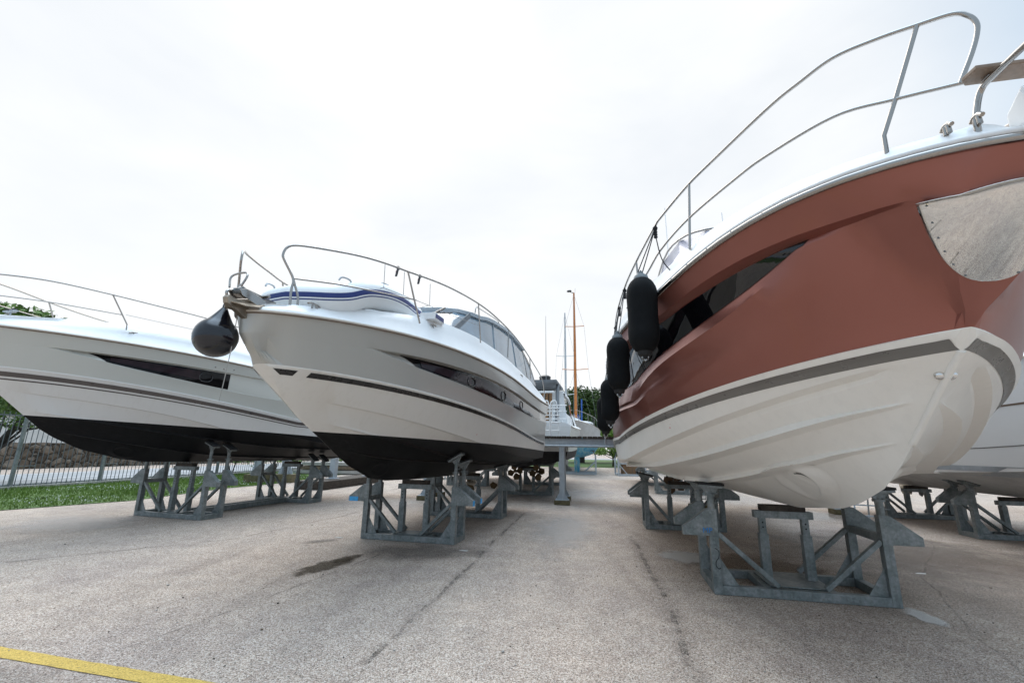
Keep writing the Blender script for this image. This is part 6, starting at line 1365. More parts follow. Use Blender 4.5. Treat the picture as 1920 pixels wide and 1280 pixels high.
hull_glass_set(HL, rL, 3, 4, lambda v: lerp(WIN['L'][1], WIN['L'][2], v), WIN['L'][3], [(WIN['L'][2] + .05, WIN['L'][3] - .62, .16, .72)], [(WIN['L'][3] - .5, .5)])
patch(HL, band(HL, 9, 10, -3.6, 5.05, .045, .115), 160, 2, 'stripe_brown', 'stripe', rL, (1, -1), .005)
patch(HL, band(HL, 9, 10, -3.6, 5.05, .145, .165), 160, 2, 'stripe_brown', 'stripe', rL, (1, -1), .005)
rail(HL, [(-3.82, .2, 3.45), (-3.88, .17, 3.95), (-3.85, .19, 4.17), (-3.699, .281, 4.233), (-3.172, .585, 4.275), (-2.439, .894, 4.255), (-1.741, 1.116, 4.23), (-1.0, 1.293, 4.216), (0, 1.45, 4.18), (2, 1.56, 4.1), (4.6, 1.56, 3.8), (4.9, 1.56, 3.4)], .0135, 'steel', 'guard_rail', rL)
rail(HL, [(-3.87, .18, 3.86), (-3.644, .319, 3.882), (-3.112, .614, 3.908), (-2.261, .957, 3.917)], .010, 'steel', 'mid_rail', rL)
for top, bot in (((-2.439, .894, 4.25), (-2.167, .988, 3.755)), ((-.6, 1.37, 4.19), (-.45, 1.39, 3.70)), ((1.6, 1.55, 4.11), (1.6, 1.53, 3.6))):
    rail(HL, [top, (bot[0], bot[1], bot[2]), (bot[0] + .01, bot[1], bot[2] - .11)], .0125, 'steel', 'stanchion', rL, smooth_pts=False)
rail(HL, [(-2.211, .974, 3.931), (-1.69, 1.13, 3.918), (-1.134, 1.265, 3.913), (-.6, 1.36, 3.91)], .004, 'wire', 'lifeline', rL)
rail(HL, [(-1.97, .851, 3.735), (-1.93, .853, 3.765), (-1.458, .99, 3.779), (-.977, 1.097, 3.789), (-.4, 1.17, 3.79), (-.38, 1.17, 3.75)], .007, 'steel', 'grab_rail', rL, k=3)
baseL = [(0, -1.35, 3.86), (.45, -1.25, 3.86), (.80, -.95, 3.84), (.98, -.4, 3.82), (1.05, .4, 3.8), (1.08, 1.4, 3.78), (1.08, 3.6, 3.74)]
topL = [(0, .6, 4.02), (.40, .62, 4.02), (.68, .7, 4.03), (.84, .95, 4.04), (.88, 1.3, 4.06), (.9, 2.0, 4.07), (.9, 3.6, 4.06)]
cabin(rL, baseL, topL, 'deck_white', 'deck_white', .05)
# pulpit hardware near the left edge: bracket, folding table shaped fitting
mb = MB(); mb.tube([(.0, -3.35, 3.42), (.02, -3.33, 3.72)], .012, 'alu_pale', n=8)
for dx in (-.09, .09):
    mb.box((dx, -3.33, 3.735), (.13, .07, .018), 'alu_pale'); mb.box((dx, -3.33, 3.765), (.11, .05, .012), 'black_plastic')
mb.tube([(-.16, -3.33, 3.70), (.16, -3.33, 3.70)], .007, 'steel', n=6)
mb.build('deck_fitting', rL, bevel=.003)
for side in (1, -1):
    for s in (-2.0, .35):
        b, z = HL.at(0, s); c = MB(); cleat(c, side * (b - .14), s, z + .19); c.build('cleat', rL, smooth=50)
mb = MB()
for (s, z) in ((-.6, 3.20), (-.42, 3.19), (-.2, 3.2)):
    w = HL.w_at(s, z); mb.lathe((w - .004, s, z), (1, 0, 0), [(0, .016), (.008, .015), (.012, .006)], 'steel', 10)
mb.lathe((HL.w_at(.45, 2.33), .45, 2.30), (1, 0, 0), [(0, .02), (.012, .02)], 'black_plastic', 10)
mb.build('skin_fittings', rL, smooth=50)

# ---------------------------------------------------------------- copper red boat
rR = boat_root('motor_yacht', 'large copper red and white motor yacht on the right with black fenders along its side', 'motor yacht', POSE['R'][0], 12.34)
M['beige_gel'] = mat('warm_white_gelcoat', (0.87, 0.83, 0.765), 0.30, var=0.03, vscale=.7, coat=0.15, rv=False, streak=.10)
hull_skin(HR, 0, 10, 'copper', 'topsides', rR, smooth=38)
hull_skin(HR, 10, 25, 'beige_gel', 'hull_bottom', rR, smooth=16)
def deck_prof_R(s):
    h = interp(s, [-4.1, -3.5, -2.7, -1.7, 2, 8], [.10, .15, .24, .30, .32, .3])
    return [(.0, .045), (.02, .06), (.05, .06 + (h - .06) * .5), (.10, h), (.28, h + .02), (.9, h - .06)]
deck(HR, deck_prof_R, rR)
gunwale(HR, .012, -.004, .024, 'steel', 'rubbing_rail', rR, n=12)
gunwale(HR, .004, .034, .018, 'deck_white', 'gunwale_moulding', rR, n=10)
screws(HR, .0, .036, .24, rR, 'steel', .006)
# glazing in the groove
hull_glass_set(HR, rR, 3, 4, lambda v: lerp(-3.25, -3.21, v), 6.6, [(-.5, 1.6, .12, .88)], [(-1.12, .55), (2.2, .5)], frame_m='glass_gloss')
patch(HR, band(HR, 13, 14, lambda v: lerp(-3.375, -3.345, v), 7.9, -.006, .052), 200, 3, 'stripe_grey', 'stripe', rR, (1, -1), .005)
mb = MB(); st_ = sorted([(r[0][2], r[0][0]) for r in HR.rows if r[0][2] < 2.24 and r[0][2] > 1.3]); mb.tube([(0, s + .004, z) for z, s in st_] , .022, 'beige_gel', n=10); mb.build('stem_band', rR, smooth=60)
# mirror bright bow plate
plo = [(2.50, -3.60), (2.53, -3.618), (2.55, -3.645), (2.58, -3.668), (2.626, -3.678), (2.733, -3.701), (2.834, -3.736), (2.933, -3.779), (3.03, -3.80)]
def bow_plate():
    """one smooth polished sheet wrapped round the stem, its outline rising from a point on the stem"""
    bv = HR.bv[0]; NR, NC_ = 60, 72
    def front(x, z):
        loc = bv.ray_cast(Vector((x, -6, z)), Vector((0, 1, 0)), 8)[0]
        return loc.y if loc is not None else -3.6
    data = []
    for k in range(NR + 1):
        z = lerp(2.529, 2.985, (k / NR) ** 1.5); we = .382 * ((z - 2.528) / .44) ** .42
        sc_ = front(0.0005, z); se = front(we, z)
        f = lambda x: sc_ + (se - sc_) * (abs(x) / we) ** 2.2
        sh = max(max(f(x) - (front(x, z) - .004) for x in [we * i / 14 for i in range(15)]), 0)
        data.append([z, we, sc_, se, sh])
    zz = [d[0] for d in data]
    for q_ in (2, 3):
        co = np.polyfit(zz, [d[q_] for d in data], 2)
        for d in data: d[q_] = float(np.polyval(co, d[0]))
    for d in data:
        z, we, sc_, se = d[:4]
        d[4] = max(max(sc_ + (se - sc_) * (i / 14) ** 2.2 - (front(we * i / 14, z) - .004) for i in range(15)), 0)
    co = np.polyfit(zz, [d[4] for d in data], 2); up = max(d[4] - float(np.polyval(co, d[0])) for d in data)
    for d in data: d[4] = float(np.polyval(co, d[0])) + up
    mb = MB(); rows = []
    for z, we, sc_, se, sh in data:
        row = []
        for j in range(NC_ + 1):
            x = we * (2 * j / NC_ - 1); s = sc_ + (se - sc_) * (abs(x) / we) ** 2.2 - sh - .001
            zt = HR.at(3, max(s, HR.rows[3][0][0] + .01))[1] - .026
            row.append((x, s, min(z, zt)))
        rows.append(row)
    mb.grid(rows, 'mirror')
    o = mb.build('bow_plate', rR, smooth=80, solid=.004)
    sc = MB()
    for i in (10, 20, 29, 37, 45, 53):
        for j in (2, NC_ - 2): sc.box((rows[i][j][0], rows[i][j][1] - .006, rows[i][j][2]), (.009, .006, .009), 'grey_canvas')
    sc.build('plate_screws', o)
bow_plate()
# bow eyes / stem fittings on the white bottom
for side in (1, -1):
    s, z = -3.165, 2.085
    w = HR.w_at(s, z); mb = MB()
    mb.lathe((side * (w - .01), s, z), (side * .75, -.55, .05), [(0, .030), (.010, .030), (.024, .024), (.036, .010)], 'mirror', 20); mb.build('stem_fitting', rR, smooth=50)
# bow thruster tunnel: sculpted bulge, the shade in its opening painted as a dark crescent
def thruster(h, s, z, root, m, R_=.30, lip=.05, slope=.30, dark='thruster_dark'):
    for side in (1, -1):
        mb = MB(); rows = []; NT, NK = 22, 56
        for i in range(NT + 1):
            t = i / NT; row = []
            for k in range(NK + 1):
                a = 2 * pi * k / NK
                ds = cos(a) * R_ * 1.35 * t; dz = sin(a) * R_ * .55 * t - ds * slope
                ss, zz = s + ds, z + dz
                w = h.w_at(ss, zz)
                fwd = .5 - .5 * cos(a)                       # 1 at the forward edge
                c0 = lerp(.80, .55, fwd)                      # crest radius
                if t >= c0: hh = (1 - (t - c0) / (1 - c0)); hh = hh * hh * (3 - 2 * hh)
                else: q = t / c0; hh = q ** lerp(1.4, 4.5, fwd)
                hh *= lerp(.25, 1.0, fwd)
                row.append((side * h.sd * (w + .003 + lip * hh), ss, zz))
            rows.append(row)
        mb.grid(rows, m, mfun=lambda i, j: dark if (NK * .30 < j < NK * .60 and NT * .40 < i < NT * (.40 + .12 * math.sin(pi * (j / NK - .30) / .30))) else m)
        mb.build('thruster_tunnel', root, smooth=80, merge=1e-4)
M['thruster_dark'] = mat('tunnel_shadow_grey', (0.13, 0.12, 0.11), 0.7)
# rails
rail(HR, [(-4.023, .198, 3.493), (-4.054, .138, 3.644), (-4.068, .104, 3.751), (-4.071, .098, 3.816), (-4.063, .118, 3.871), (-4.040, .165, 3.920), (-3.963, .279, 3.958), (-3.836, .418, 4.021), (-3.677, .565, 4.080), (-3.511, .699, 4.072), (-3.313, .84, 4.055), (-2.847, 1.116, 3.995), (-2.514, 1.277, 3.977), (-2.045, 1.466, 3.93), (-1.897, 1.517, 3.905), (-1.364, 1.675, 3.769), (-.743, 1.811, 3.64), (.247, 1.91, 3.52), (2, 1.93, 3.42), (4, 1.92, 3.35), (6, 1.9, 3.3)], .012, 'steel', 'guard_rail', rR, k=6, mirror=False)
for pts_ in ([(-3.86, .34, 3.2), (-3.9, .33, 3.6), (-3.86, .38, 3.95), (-3.72, .53, 4.06), (-3.511, .699, 4.072), (-2.847, 1.116, 3.995), (-2.045, 1.466, 3.93), (-1.364, 1.675, 3.769), (.247, 1.91, 3.52), (4, 1.92, 3.35), (6, 1.9, 3.3)],):
    rail(HR, [(s, -w, z) for s, w, z in pts_], .0135, 'steel', 'guard_rail', rR, k=6, mirror=False)
rail(HR, [(-4.06, .12, 3.49), (-4.03, .186, 3.492), (-3.862, .392, 3.573), (-3.637, .599, 3.675), (-3.272, .867, 3.695), (-3.021, 1.021, 3.685), (-2.476, 1.294, 3.655), (-1.988, 1.486, 3.589), (-1.677, 1.587, 3.496), (-.8, 1.79, 3.36)], .0105, 'steel', 'mid_rail', rR, k=6)
rail(HR, [(-3.962, .28, 3.958), (-3.86, .393, 3.575), (-3.802, .451, 3.385), (-3.801, .453, 3.26)], .0125, 'steel', 'stanchion', rR, smooth_pts=False)
rail(HR, [(-2.53, 1.27, 3.978), (-2.468, 1.298, 3.36)], .0115, 'steel', 'stanchion', rR, smooth_pts=False)
rail(HR, [(-1.324, 1.685, 3.762), (-1.387, 1.669, 3.3)], .0115, 'steel', 'stanchion', rR, smooth_pts=False)
rail(HR, [(.4, 1.91, 3.51), (.4, 1.9, 3.1)], .0115, 'steel', 'stanchion', rR, smooth_pts=False)
rail(HR, [(-4.023, .178, 3.16), (-4.028, .17, 3.28), (-4.03, .145, 3.38), (-4.05, .134, 3.425), (-4.10, .134, 3.435), (-4.287, .125, 3.44), (-4.36, .10, 3.45), (-4.40, 0, 3.46)], .015, 'steel', 'pulpit', rR, k=4, mirror=False)
mb = MB(); mb.prism([(-.19, -4.035, 3.465), (.19, -4.035, 3.465), (.225, -4.07, 3.465), (.215, -4.152, 3.465), (-.215, -4.152, 3.465), (-.225, -4.07, 3.465)], (0, 0, .022), 'teak')
mb.box((.12, -4.09, 3.455), (.045, .05, .012), 'steel'); mb.box((-.12, -4.09, 3.455), (.045, .05, .012), 'steel')
mb.build('bow_platform', rR, bevel=.004)
for side in (1, -1):
    for s, dz in ((-3.98, .11), (-4.04, .12)):
        b, z = HR.at(0, s); c = MB(); cleat(c, side * max(.07, b - .045), s, z + dz - .015, .036); c.build('cleat', rR, smooth=50)
mb = MB(); mb.prism([(-.03, -4.3, 3.12), (-.03, -4.3, 3.19), (-.03, -3.5, 3.32), (-.03, -3.5, 3.26)], (.06, 0, 0), 'steel'); mb.build('anchor_shank', rR, bevel=.004)
mb = MB(); mb.prism([(-.05, -4.22, 3.13), (-.05, -4.14, 3.36), (-.05, -4.02, 3.27), (-.05, -4.02, 3.16)], (.1, 0, 0), 'deck_white'); mb.build('bow_moulding', rR, bevel=.02)
# superstructure: coachroof and pale windscreen with rail
baseR = [(0, -2.0, 3.38), (.6, -1.9, 3.38), (1.0, -1.5, 3.37), (1.3, -.7, 3.36), (1.45, .8, 3.35), (1.5, 3.0, 3.3), (1.5, 6.3, 3.25)]
topR = [(0, -1.0, 3.68), (.55, -.95, 3.68), (.92, -.6, 3.69), (1.15, 0, 3.70), (1.26, 1.2, 3.72), (1.28, 3.0, 3.74), (1.28, 6.2, 3.72)]
cabin(rR, baseR, topR, 'deck_white', 'deck_white', .06)
baseS = [(0, -1.75, 3.62), (.55, -1.68, 3.64), (.9, -1.35, 3.66), (1.12, -.8, 3.72), (1.24, 0, 3.78), (1.28, 1.6, 3.8)]
topS = [(0, -1.25, 4.06), (.45, -1.25, 4.12), (.82, -1.05, 4.22), (1.06, -.6, 4.32), (1.18, .1, 4.34), (1.2, 1.6, 4.26)]
mb = MB(); mb.grid([[(-p[0], p[1], p[2]) for p in reversed(baseS[1:])] + baseS, [(-p[0], p[1], p[2]) for p in reversed(topS[1:])] + topS], 'lav_glass'); mb.build('windscreen', rR, smooth=40, solid=.012)
mb = MB(); mb.tube(spline([(-p[0] * 1.01, p[1], p[2] + .02) for p in reversed(topS[1:])] + [(p[0] * 1.01, p[1], p[2] + .02) for p in topS], 3), .014, 'steel', n=8); mb.build('screen_rail', rR, smooth=50)
mb = MB(); mb.box((0, 4.2, 4.75), (2.3, 2.6, .06), 'grey_canvas')
for x in (-1.05, 1.05):
    for y in (3.1, 5.3): mb.tube([(x, y, 3.7), (x, y, 4.75)], .02, 'steel', n=8)
mb.build('bimini', rR)
mb = MB(); mb.tube([(-1.1, .2, 4.1), (-1.1, .26, 5.3)], .006, 'deck_white', n=6); mb.tube([(-.5, -.6, 4.0), (-.5, -.56, 4.7)], .006, 'deck_white', n=6); mb.build('antenna', rR)
# shaft gear at the stern
for x in (-.5, .5):
    sg = MB(); sg.tube([(x, 4.6, 1.12), (x, 6.15, .80)], .025, 'rust_bronze', n=10)
    sg.prism([(x - .02, 5.9, 1.2), (x - .02, 6.05, 1.2), (x - .02, 6.0, .84), (x - .02, 5.92, .84)], (.04, 0, 0), 'rust_bronze')
    sg.prism([(x - .02, 6.5, 1.25), (x - .02, 6.85, 1.25), (x - .02, 6.8, .66), (x - .02, 6.56, .66)], (.04, 0, 0), 'rust_bronze')
    so = sg.build('shaft_gear', rR, smooth=40)
    p = MB()
    for kk in range(4):
        r_ = Matrix.Rotation(kk * pi / 2 + .5, 3, 'Y')
        P = [r_ @ Vector(v) + Vector((x, 6.2, .79)) for v in [(-.02, 0, .04), (-.11, .03, .14), (-.08, .05, .25), (.04, .02, .28), (.10, -.03, .16), (.02, -.02, .04)]]
        p.prism(P, (0, .014, 0), 'rust_bronze')
    p.build('propeller', so)
thruster(HR, -1.56, 1.325, rR, 'beige_gel', R_=.30, lip=.062)
M['wlb'] = M['wl_M']
thruster(HM, -1.42, 1.27, rM, 'wl_M', R_=.20, lip=.03, dark='wl_M')
thruster(HL, -1.25, 1.42, rL, 'wl_L', R_=.22, lip=.035, dark='wl_L')
tick(HR, -1.24, 1.84, rR)
mb = MB(); w = HR.w_at(-.9, 1.98)
mb.lathe((-(w), -.9, 1.98), (-1, 0, 0), [(0, .018), (.01, .017), (.014, .006)], 'steel', 10); mb.build('skin_fitting', rR, smooth=50)
# black dash of rope on deck, flag at the stern
fl = thing('stern_flag', 'small red and yellow flag glimpsed at the rail beside the nearest black fender', 'flag', (3.62, 12.6, 4.6))
mb = MB(); mb.tube([(0, 0, 0), (-.04, .1, 1.35)], .012, 'teak', n=8); mb.build('staff', fl)
for nm_, m_, z0, z1 in (('flag_cloth', 'red_plastic', .95, 1.3), ('yellow_band', 'yellow', .7, .95)):
    mb = MB(); rows = []
    for i in range(6):
        rows.append([(-.03 - .045 * j + .02 * sin(j * 1.7 + i), .09 - .05 * j * .4, lerp(z0, z1, i / 5) - .10 * j) for j in range(6)])
    mb.grid(rows, m_); mb.build(nm_, fl, smooth=60, solid=.003)

# cylindrical fenders with ropes
def fender(label, s, w, ztop, L, r, knot, tilt=(0, 0), group='black fenders on the copper red yacht', line=None):
    p = Wp('R', s, w, ztop); t = thing('cylinder_fender', label, 'fender', tuple(p), 0, group)
    mb = MB(); prof = []
    for i in range(27):
        u = i / 26; zz = -L * u
        e = min(u, 1 - u) / .20
        rr = r * (.52 + .48 * math.sin(min(1, e) * pi / 2) ** .75) if e < 1 else r * (1 + .02 * sin(u * 9))
        prof.append((zz, rr))
    mb.lathe((0, 0, 0), (tilt[0], tilt[1], 1), prof, 'fender_cloth', 32); mb.build('cover', t, smooth=60)
    for z0, sg in ((0, 1), (-L, -1)):
        c = MB(); c.lathe((tilt[0] * z0, tilt[1] * z0, z0 - sg * .01), (tilt[0] * sg, tilt[1] * sg, sg), [(0, r * .50), (.035, r * .47), (.05, r * .40), (.055, r * .2), (.085, r * .16)], 'grey_plastic' if sg > 0 else 'rubber', 20)
        c.tube([(-.03, 0, z0 + sg * .05), (0, 0, z0 + sg * .09), (.03, 0, z0 + sg * .05)], .012, 'steel' if sg < 0 else 'grey_plastic', n=6)
        c.build('end_cap', t, smooth=40)
    k = Wp('R', *knot) - p; ro = MB()
    a = Vector((0, 0, .08)); ro.tube([a + Vector((-.025, 0, 0)), k], .0055, 'rope_black', n=6); ro.tube(spline([a + Vector((.02, 0, 0)), (a + k) / 2 + Vector((.012, 0, 0)), k], 3), .0055, 'rope_black', n=6)
    for j in range(4): ro.lathe(k + Vector((.0, 0, -.03 - j * .028)), (0.2, .1, 1), [(0, .012), (.008, .021), (.018, .021), (.026, .012)], 'rope_black', 10)
    ro.lathe(k + Vector((0, 0, -.02)), (.1, 0, 1), [(0, .016), (.02, .028), (.04, .016)], 'rope_black', 10)
    if line is not None:
        e = Wp('R', *line) - p; ro.tube(spline([k + Vector((0, 0, -.08)), (k + e) / 2 + Vector((-.02, 0, -.10)), e], 5), .006, 'rope_black', n=6)
    ro.build('rope', t, smooth=50)
fender('big black cloth covered fender, the nearest and topmost of those beside the red hull', -2.03, 1.70, 3.27, .74, .148, (-1.894, 1.518, 3.885), line=(-2.15, 1.42, 3.28))
fender('black cloth covered fender, second in the row, hanging just left of the nearest one', -1.2, 1.935, 2.87, .60, .128, (-.743, 1.811, 3.62))
fender('black cloth covered fender, third in the row, partly behind the second one', -.40, 2.045, 2.50, .53, .118, (-.2, 1.87, 3.55))
fender('black cloth covered fender, fourth and lowest in the row, its tip above the walkway', .45, 2.12, 2.37, .50, .118, (.6, 1.92, 3.48))
# ================================================================ walkway across the aisle
AN = rad(10)
def plat():
    t = thing('walkway', 'raised steel walkway with dark plank deck crossing the aisle between the boats', 'walkway', (1.5, 13.95, 0), -rad(9))
    # local x across the aisle, y aft
    mb = MB(); x = -7.0
    rnd = random.Random(4)
    while x < 9.0:
        mb.box((x, .75, 1.955 + rnd.uniform(-.004, .004)), (.135, 1.5, .07), 'timber_dark'); x += .155
    mb.build('plank_deck', t)
    mb = MB()
    for y in (.10, 1.40): mb.box((1, y, 1.83), (16, .09, .17), 'alu_pale')
    x = -6.5
    while x < 9:
        mb.box((x, .75, 1.80), (.07, 1.2, .09), 'alu_pale'); x += 1.6
    mb.build('beam', t, bevel=.004)
    mb = MB(); mb.tube([(-7, -.02, 1.70), (9, -.02, 1.70)], .035, 'alu_pale', n=12); mb.build('pipe', t, smooth=50)
    for x, y in ((0.05, .15), (3.9, .15), (0.05, 1.3), (-4.2, .15), (7.6, .15), (-4.2, 1.3)):
        mb = MB(); mb.box((x, y, .95), (.155, .155, 1.62), 'alu_pale')
        for sx in (-1, 1):
            mb.prism([(x + sx * .078, y - .005, .15), (x + sx * .19, y - .005, .15), (x + sx * .078, y - .005, .34)], (0, .012, 0), 'alu_pale')
        for sy in (-1, 1):
            mb.prism([(x - .005, y + sy * .078, .15), (x - .005, y + sy * .19, .15), (x - .005, y + sy * .078, .34)], (.012, 0, 0), 'alu_pale')
        mb.box((x, y, .14), (.40, .34, .02), 'alu_pale')
        o = mb.build('post', t, bevel=.003)
        pb = MB(); pb.box((x, y, .07), (.46, .40, .13), 'plinth'); pb.build('base_block', o, bevel=.01)
    for x in (2.0, 1.35, -.6, 3.2):
        mb = MB(); mb.tube([(x, .02, 1.74), (x, .02, 2.16 if x > 1.9 else 2.12)], .028, 'alu_pale', n=8)
        if x in (1.35,):
            mb.tube(spline([(x, .02, 2.12), (x, .02, 2.27), (x + .06, .02, 2.31), (x + .45, .02, 2.32)], 3), .03, 'alu_pale', n=8)
        mb.build('rail_post', t, smooth=50)
    # ladder hoops at the left end, against the boats
    for x in (-.55, -.30):
        mb = MB(); mb.tube(spline([(x, .05, 1.9), (x, .05, 2.5), (x + .02, .05, 2.95), (x + .10, .07, 3.06), (x + .20, .1, 3.0), (x + .26, .12, 2.4), (x + .27, .12, 1.98)], 4), .022, 'deck_white', n=8); mb.build('ladder_hoop', t, smooth=50)
    mb = MB()
    for z in (2.15, 2.4, 2.62, 2.84): mb.tube([(-.55, .06, z), (0.0, .09, z)], .016, 'deck_white', n=8)
    mb.build('ladder_rung', t, smooth=50)
plat()

# ================================================================ boats further off
def gen_rows(L, B, zk, zc, zs, zb, rake=1.0, n=20, full=1.0, round_=False):
    """zs: sheer at stern, zb: sheer at bow; same row layout as Hull"""
    rows = []
    specs = [('sheer', 0, 1.0), ('mid', rake * .30, .96), ('low', rake * .55, .93), ('chine', rake * .75, .88), ('chi', rake * .77, .84), ('v', rake * 1.4, .45), ('keel', rake * 2.1, 0)]
    if round_: specs = [('sheer', 0, 1.0), ('mid', rake * .35, .99), ('low', rake * .7, .93), ('chine', rake * 1.2, .76), ('chi', rake * 1.6, .56), ('v', rake * 2.1, .30), ('keel', rake * 2.5, 0)]
    for nm, s0, k in specs:
        r = []
        for j in range(n + 1):
            t = (j / n) ** 1.4; s = lerp(s0, L, t); u = min(1, (s - s0) / (L * .62))
            b = B / 2 * k * (1 - (1 - u) ** 2.1) ** .72
            if round_: b *= (1 - .25 * max(0, (s - .6 * L) / (.4 * L)) ** 2)
            q = (1 - s / L) ** 2
            zt = {'sheer': lerp(zs, zb, q), 'chine': zc + (zb - zs) * .5 * q + (zs - zc) * .45 * q ** 2, 'keel': zk + (zb - zk) * .0}
            zsh, zch = zt['sheer'], zt['chine']
            zke = zk + (zch - zk) * max(0, 1 - s / (L * .42)) ** 2.2
            if round_: zke = zk + (zch - zk) * (max(0, 1 - s / (L * .5)) ** 2 + .6 * max(0, (s / L - .55) / .45) ** 2)
            z = {'sheer': zsh, 'mid': lerp(zsh, zch, .38), 'low': lerp(zsh, zch, .75), 'chine': zch, 'chi': zch - .015, 'v': lerp(zke, zch, .5), 'keel': zke}[nm]
            if round_: z = {'sheer': zsh, 'mid': lerp(zsh, zke, .30), 'low': lerp(zsh, zke, .58), 'chine': lerp(zsh, zke, .80), 'chi': lerp(zsh, zke, .91), 'v': lerp(zsh, zke, .98), 'keel': zke}[nm]
            r.append((s, b, z))
        rows.append(r)
    return rows

def far_boat(name, label, c, deg, L, B, zk, zc, zs, zb, top='white_gel', bottom='white_gel', split=3, round_=False, group=None, cabin_=True, cat='motor yacht', bow_rail=True, glass='glass_dark', cradle=True, cs=(.38, .72), cab=(.28, .78, .95)):
    root = thing(name, label, cat, (c[0], c[1], 0), -rad(deg), group)
    h = Hull(gen_rows(L, B, zk, zc, zs, zb, round_=round_), 1)
    hull_skin(h, 0, split, top, 'topsides', root, smooth=30)
    hull_skin(h, split, 6, bottom, 'hull_bottom', root, smooth=30)
    deck(h, lambda s: [(.03, .04), (.10, .08), (.3, .14), (.8, .18)], root)
    gunwale(h, .01, 0, .02, 'rub_cream', 'rubbing_strip', root)
    if cabin_:
        a, b_, hh = cab; zb_ = lerp(zs, zb, .25) + .12; W = B / 2
        base = [(0, L * a - .9, zb_ + .02), (W * .35, L * a - .8, zb_ + .02), (W * .62, L * a - .4, zb_), (W * .72, L * a + .3, zb_), (W * .76, L * .55, zb_), (W * .76, L * b_, zb_)]
        topp = [(0, L * a + .2, zb_ + hh), (W * .3, L * a + .25, zb_ + hh), (W * .54, L * a + .45, zb_ + hh), (W * .62, L * a + .9, zb_ + hh), (W * .66, L * .55, zb_ + hh + .04), (W * .66, L * b_, zb_ + hh)]
        mid0 = [lerp3(p, q, .30) for p, q in zip(base, topp)]; mid1 = [lerp3(p, q, .86) for p, q in zip(base, topp)]
        f = lambda A: [(-p[0], p[1], p[2]) for p in reversed(A[1:])] + A
        mb = MB(); mb.grid([f(base), f(mid0)], 'deck_white'); mb.grid([f(mid1), f(topp)], 'deck_white'); mb.build('coachroof', root, smooth=30)
        cabin(root, mid0, mid1, glass, 'deck_white', .12, name='cabin_window')
        # aft bulkhead
        mb = MB(); p, q = base[-1], topp[-1]
        mb.add([(-p[0], p[1], p[2]), (p[0], p[1], p[2]), (q[0], q[1], q[2]), (-q[0], q[1], q[2])], [(0, 1, 2, 3)], 'deck_white')
        mb.add([(-p[0] * .5, p[1] + .01, p[2] + .05), (p[0] * .5, p[1] + .01, p[2] + .05), (q[0] * .5, q[1] + .01, q[2] - .1), (-q[0] * .5, q[1] + .01, q[2] - .1)], [(0, 1, 2, 3)], 'glass_dark')
        mb.build('bulkhead', root)
    if bow_rail:
        pts = []
        for s in (0.15, .5, 1.2, 2.2, 3.4, L * .5):
            b, z = h.at(0, s); pts.append((s, max(.05, b - .07), z + .62 - .1 * (s > L * .4)))
        rail(h, pts, .013, 'steel', 'guard_rail', root)
        for s in (.5, 1.6, 3.0, L * .5):
            b, z = h.at(0, s)
            rail(h, [(s, max(.05, b - .07), z + .6), (s, max(.05, b - .07), z + .05)], .012, 'steel', 'stanchion', root, smooth_pts=False)
    return root, h

def cradle_for(label, c, deg, h, s, wid=1.8, dep=.4, kz=1.0, sc=1.0):
    p = rad(deg); cc = (c[0] + sin(p) * s, c[1] + cos(p) * s)
    return make_cradle(label, cc, deg, wid, dep, h, s, sc=sc, group=CG, keel_z=kz, holes=False)

# right hand boat, stern towards the back, bow beyond the frame
M['plain_bottom'] = mat('chalky_grey_bottom', (0.50, 0.50, 0.49), 0.6, var=0.15, vscale=3)
c2 = (9.1, 3.0); r2, h2 = far_boat('motor_yacht', 'white motor yacht with chalky bottom at the right edge, behind the copper red boat', c2, 10, 10.9, 3.6, .80, 1.22, 3.05, 3.3, top='white_gel', bottom='plain_bottom', cab=(.3, .7, 1.0), bow_rail=False, glass='deck_white', cabin_=False)
# dark knuckle line, and a grey strip painting the shade of a lower crease
for dz0, dz1, m_ in ((.02, .05, 'rub_brown'),):
    patch(h2, band(h2, 1, 2, 1.0, 10.8, dz0, dz1), 40, 1, m_, 'trim_line', r2, (1, -1), .006)
patch(h2, band(h2, 2, 3, 1.0, 10.8, .03, .045), 40, 1, 'stripe_grey', 'crease_line', r2, (1, -1), .005)
patch(h2, lambda u, v: (lerp(1.5, 10.85, u), h2.w_at(lerp(1.5, 10.85, u), lerp(1.42, 1.24, v)), lerp(1.42, 1.24, v)), 40, 2, 'alu_pale', 'spray_rail', r2, (1, -1), .008)
mb = MB(); b, z = h2.at(0, 7.2); cleat(mb, -(b - .05), 7.2, z + .05, .13, 'black_plastic'); mb.build('cleat', r2, smooth=50)
for s in (8.4, 7.4):
    w = h2.w_at(s, 1.50); mb = MB(); mb.lathe((-w, s, 1.50), (-1, 0, 0), [(0, .02), (.012, .018)], 'steel', 10); mb.build('skin_fitting', r2, smooth=50)
for x in (-.5, .5):
    d = MB(); d.prism([(x - .07, 10.3, 1.15), (x - .07, 11.1, 1.3), (x - .07, 11.0, .8), (x - .07, 10.9, .5), (x - .07, 10.7, .5), (x - .07, 10.6, .85)], (.14, 0, 0), 'drive'); d.lathe((x, 10.4, .70), (0, 1, 0), [(0, .04), (.1, .08), (.5, .09), (.62, .05)], 'drive', 14)
    dr = d.build('drive_leg', r2, smooth=40, bevel=.01)
    p = MB()
    for kk in range(3):
        r_ = Matrix.Rotation(kk * 2.09 + .4, 3, 'Y')
        p.prism([r_ @ Vector(v) + Vector((x, 10.36, .70)) for v in [(-.02, 0, .05), (-.12, .03, .14), (-.07, .05, .24), (.05, .02, .26), (.09, -.03, .16), (.02, -.02, .05)]], (0, .012, 0), 'black_plastic')
    p.build('propeller', dr)
